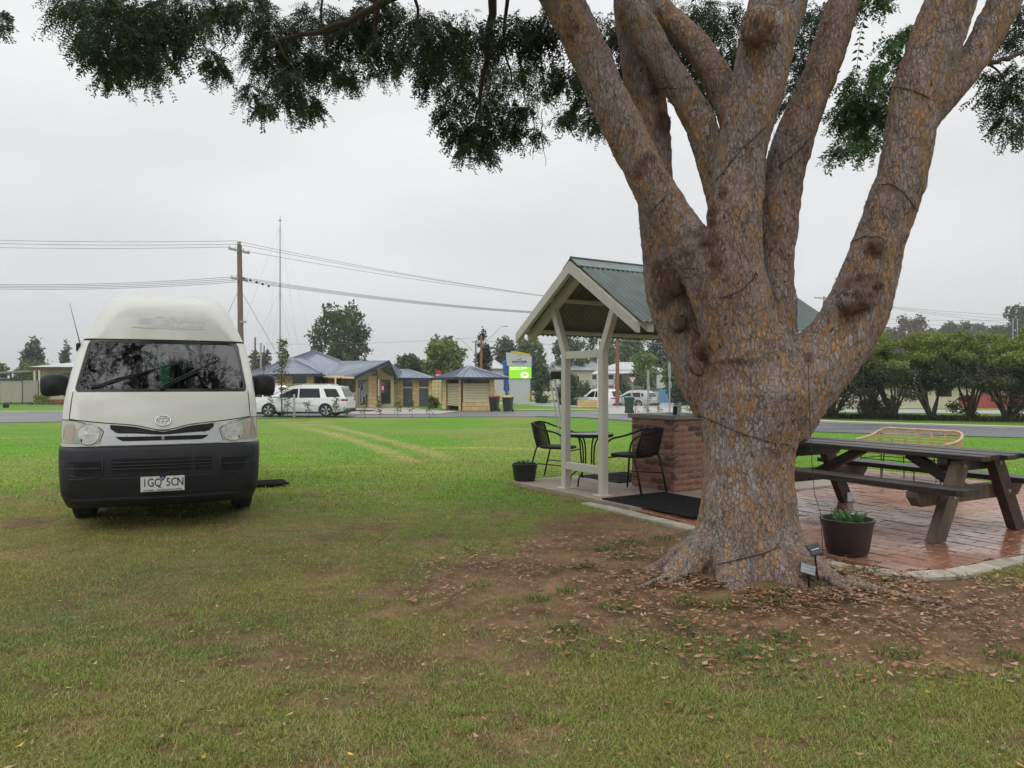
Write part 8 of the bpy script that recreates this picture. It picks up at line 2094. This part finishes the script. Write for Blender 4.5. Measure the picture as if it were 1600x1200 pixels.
for k in range(5): fz_.cbox(X1+0.5+.28*k,X1+0.62+.28*k,Y1-.5+.25*k,Y1-.38+.25*k,z1-2.12-.08*k,z1-2.0-.08*k,.02)
tag(fz_.build('line_fuses', M['gloss_black']), 'cluster of small dark fuses on the lower wires beside the wooden pole', 'line fuses')
RW = 'distant wires above the hedge'
hz3 = G(at(1287,92),92)+H3
for k in range(3): wire((at(1287,92)-1+k,92,hz3-.1), (at(1680,84)+k,84+1.5*k,hz(496+7*k,84)), 0.5, 0.016, ('uppermost','middle','lowest')[k]+' of three distant wires sloping down to the right above the hedge', RW, M['cable_grey'])
for k in range(3): wire((at(1380,110),110,hz(498+7*k,110)), (at(1680,96),96,hz(497+9*k,96)), 0.3, 0.016, ('uppermost','middle','lowest')[k]+' of three distant wires crossing low over the hedge and tree tops', RW, M['cable_grey'])
wire((at(752,72),72,hz(527,72)), (at(392,88),88,hz(537,88)), 0.3, 0.014, 'distant wire passing behind the tall round tree', 'distant wires behind the tourist office', M['cable_grey'])
wire((at(752,72),72,hz(533,72)), (at(1090,80),80,hz(537,80)), 0.3, 0.016, 'distant wire passing behind the town sign and shelter', 'distant wires behind the tourist office', M['cable_grey'])
wire((at(964.5,63),63,hz(531,63)), (at(1120,60),60,hz(541,60)), 0.1, 0.03, 'thick pale cable crossing under the shelter eave', 'distant wires behind the tourist office', M['cable_grey'])
for px, d, yt, lb in ((1582,160,497,'left of two thin poles standing above the hedge at the right edge'),(1589,160,498,'right of two thin poles standing above the hedge at the right edge')): pole(px, d, yt, .12, M['steel_grey'], lb)
# signs
def sign_post(px, d, ytop, ybot=None): return gat(px, d)
X,Y,Z = gat(882,50.5); rsn = thing('parking_sign', 'small red and white parking sign on a grey post between the shelter posts', 'sign', (X,Y,Z)); H = hz(586,50.5)-Z
MB().tube([(0,0.03,0),(0,0.03,H)],.03,8).build('post', M['steel_grey'], rsn); MB().cbox(-.11,.11,-.012,.0,H-.42,H,.004).build('sign_plate', M['red'], rsn); MB().box(-.09,.09,-.016,-.0125,H-.13,H-.04).build('white_panel', M['white'], rsn); MB().box(-.05,.05,-.016,-.0125,H-.36,H-.18).build('dark_panel', M['red_lamp'], rsn)
X,Y,Z = gat(988,52.5); gws = thing('give_way_sign', 'white triangular give way sign with red border on a grey post', 'sign', (X,Y,Z), R(-6)); H = hz(589,52.5)-Z; s_ = .27
MB().tube([(0,.03,0),(0,.03,H-.1)],.03,8).build('post', M['steel_grey'], gws)
T_ = Matrix.Rotation(R(90),4,'X')
def tri(k, cx=0): 
    cz = H-.155; return [(-s_*k,cz+.155*k),(s_*k,cz+.155*k),(0,cz-.31*k)]
MB().prism(tri(1.0), 0, .012, T_).build('sign_plate', M['red'], gws); MB().prism(tri(.72), .0125, .016, T_).build('white_panel', M['white'], gws)
for i, wd_ in enumerate(('GIVE','WAY')): obj('sign_lettering', text_mesh('sign_lettering', wd_, .085, M['ink_black'], .001, bold=.001), gws, (0,-.0175,H-.085-.075*i), (R(90),0,0))
for px, d, yt, rr, lb in ((1012.5,46,578,.06,'grey steel sign post seen edge-on right of the give way sign'),(1046,43,565,.05,'tall slim grey post just left of the trunk')):
    X,Y,Z = gat(px,d); q = thing('sign_post', lb, 'post', (X,Y,Z)); H = hz(yt,d)-Z; MB().tube([(0,0,0),(0,0,H)],rr,8).build('post', M['steel_grey'], q); MB().cbox(-.07,.07,-.05,.03,H-.95,H-.05,.01).build('sign_edge', M['steel_grey'], q); MB().cbox(-.05,.11,-.06,.04,H*.5,H*.5+.35,.02).build('bracket', M['steel_grey'], q)
X,Y,Z = gat(460,38.2); bo = thing('steel_bollard', 'grey steel bollard post in front of the white people mover', 'bollard', (X,Y,Z)); MB().lathe([(.055,0),(.055,hz(616,38.2)-Z-.03),(.045,hz(616,38.2)-Z)],12).build('post', M['steel_grey'], bo, smooth=40)

# ---------------------------------------------------------------- sapling and seedlings along the lawn edge
def seedling(px, d, ytop, label, seed, nleaf, sz_, spread, r0, group=None, name='seedling', cat='seedling', low=0.15):
    X,Y,Z = gat(px,d); H = hz(ytop,d)-Z; t = thing(name, label, cat, (X,Y,Z), 0, group); r = np.random.default_rng(seed)
    bend = r.normal()*0.06*H
    def ax(f): return np.array([bend*f*f + 0.02*math.sin(f*7+seed), 0.02*math.cos(f*5), H*f])
    MB().tube([tuple(ax(f)) for f in (0,.2,.4,.6,.8,1.0)], [r0,r0*.9,r0*.75,r0*.6,r0*.4,r0*.15], 6).build('stem', M['twig'], t)
    V=[];C=[];tw=MB()
    for i in range(nleaf):
        f = low+(1-low)*r.random()**0.85; b0 = ax(f); a = r.random()*6.283; q = spread*(0.35+0.65*r.random())*(1.15-f*0.75); p = b0+np.array([math.cos(a)*q, math.sin(a)*q, q*(0.2+0.8*r.random())])
        if i % 4 == 0: tw.tube([tuple(b0), tuple(p)], r0*.22, 4)
        for _ in range(3):
            pp = p+r.normal(size=3)*sz_*0.9; d1 = r.normal(size=3); d1[2] = abs(d1[2])*0.3; d1/=np.linalg.norm(d1); d2 = np.cross(d1,r.normal(size=3)); d2/=np.linalg.norm(d2)+1e-9; s = sz_*(.6+.7*r.random())
            V += [pp-d1*s, pp+d2*s*.45, pp+d1*s, pp-d2*s*.45]; C += [np.array([(.07,.11,.035),(.11,.14,.045),(.16,.14,.05),(.05,.075,.03),(.15,.09,.045)][r.integers(5)])*(.7+.6*r.random())]*4
    tag(tw.build('twigs', M['twig'], t), kind='stuff'); tag(obj('foliage', np_mesh('foliage', np.array(V), np.arange(len(V)).reshape(-1,4), M['leaf_far'], np.array(C)), t), kind='stuff')
    return t
seedling(440, 38.3, 533, 'slender young tree in front of the white people mover', 1, 210, .075, .42, .04, None, 'young_tree', 'tree', 0.32)
SG = 'seedlings along the far lawn edge'
SL = [(425,38.2,621,'seedling in front of the people mover\'s front wheel'),(450,38.2,624,'seedling between the young tree and the steel bollard'),(483,38.2,628,'seedling in front of the people mover\'s sliding door'),(524,38.3,625,'bushiest seedling in front of the people mover\'s rear wheel'),(570,38.5,625,'seedling below the office glass doors, nearest the green-lidded bin'),(594,38.6,626,'seedling below the brick pier of the office'),(622,38.7,627,'seedling below the cream side door'),(644,38.7,626,'seedling below the left slate panel of the office'),(671,38.8,632,'seedling below the grass clump, right end of the row'),(541,38.4,640,'tiny seedling at the rear bumper of the people mover')]
for i, (px, d, yt, lb) in enumerate(SL): seedling(px, d, yt, lb, 60+i, 34 if i != 3 else 60, .06, .26, .012, SG, low=0.2)
SR = [(1010,33.5,627,'seedling left of the slim grey post above the barbecue'),(1029,31.5,626,'reddish-leaved seedling above the middle of the barbecue top'),(992,36,615,'leafy seedling in front of the right-hand green bin'),(1078,27,640,'seedling half hidden by the left edge of the trunk')]
for i, (px, d, yt, lb) in enumerate(SR): seedling(px, d, yt, lb, 80+i, 30, .05, .22, .012, SG, low=0.15)
rock = thing('garden_rockery', 'brown bark and rock pile behind the low dark hedge', 'rockery', gat(893,66.5)); rk = MB(); rr_ = random.Random(2)
for k in range(9):
    bm = bmesh.new(); bmesh.ops.create_icosphere(bm, subdivisions=1, radius=rr_.uniform(.2,.35)); ox, oz = rr_.uniform(-.9,1.1), rr_.uniform(.1,.55)
    MB().add([(v.co.x*1.3+ox, v.co.y+rr_.uniform(-.05,.05), v.co.z*.7+oz) for v in bm.verts], [tuple(q.index for q in f.verts) for f in bm.faces]).build('rock', M['trunk_far'], rock); bm.free()

# ---------------------------------------------------------------- the damp air between here and the hills
hz_o = MB().box(-330,430,-70,700,-2.6,46).build('haze'); tag(hz_o, kind='stuff')
hm = bpy.data.materials.new('haze_air'); hm.use_nodes = True; hn, hl_k = hm.node_tree.nodes, hm.node_tree.links
hn.clear(); ho_ = hn.new('ShaderNodeOutputMaterial'); pv_ = hn.new('ShaderNodeVolumePrincipled'); pv_.inputs['Color'].default_value = (0.93,0.95,0.97,1); pv_.inputs['Density'].default_value = 0.0006; pv_.inputs['Anisotropy'].default_value = 0.2
hl_k.new(pv_.outputs[0], ho_.inputs['Volume']); hz_o.data.materials.append(hm)
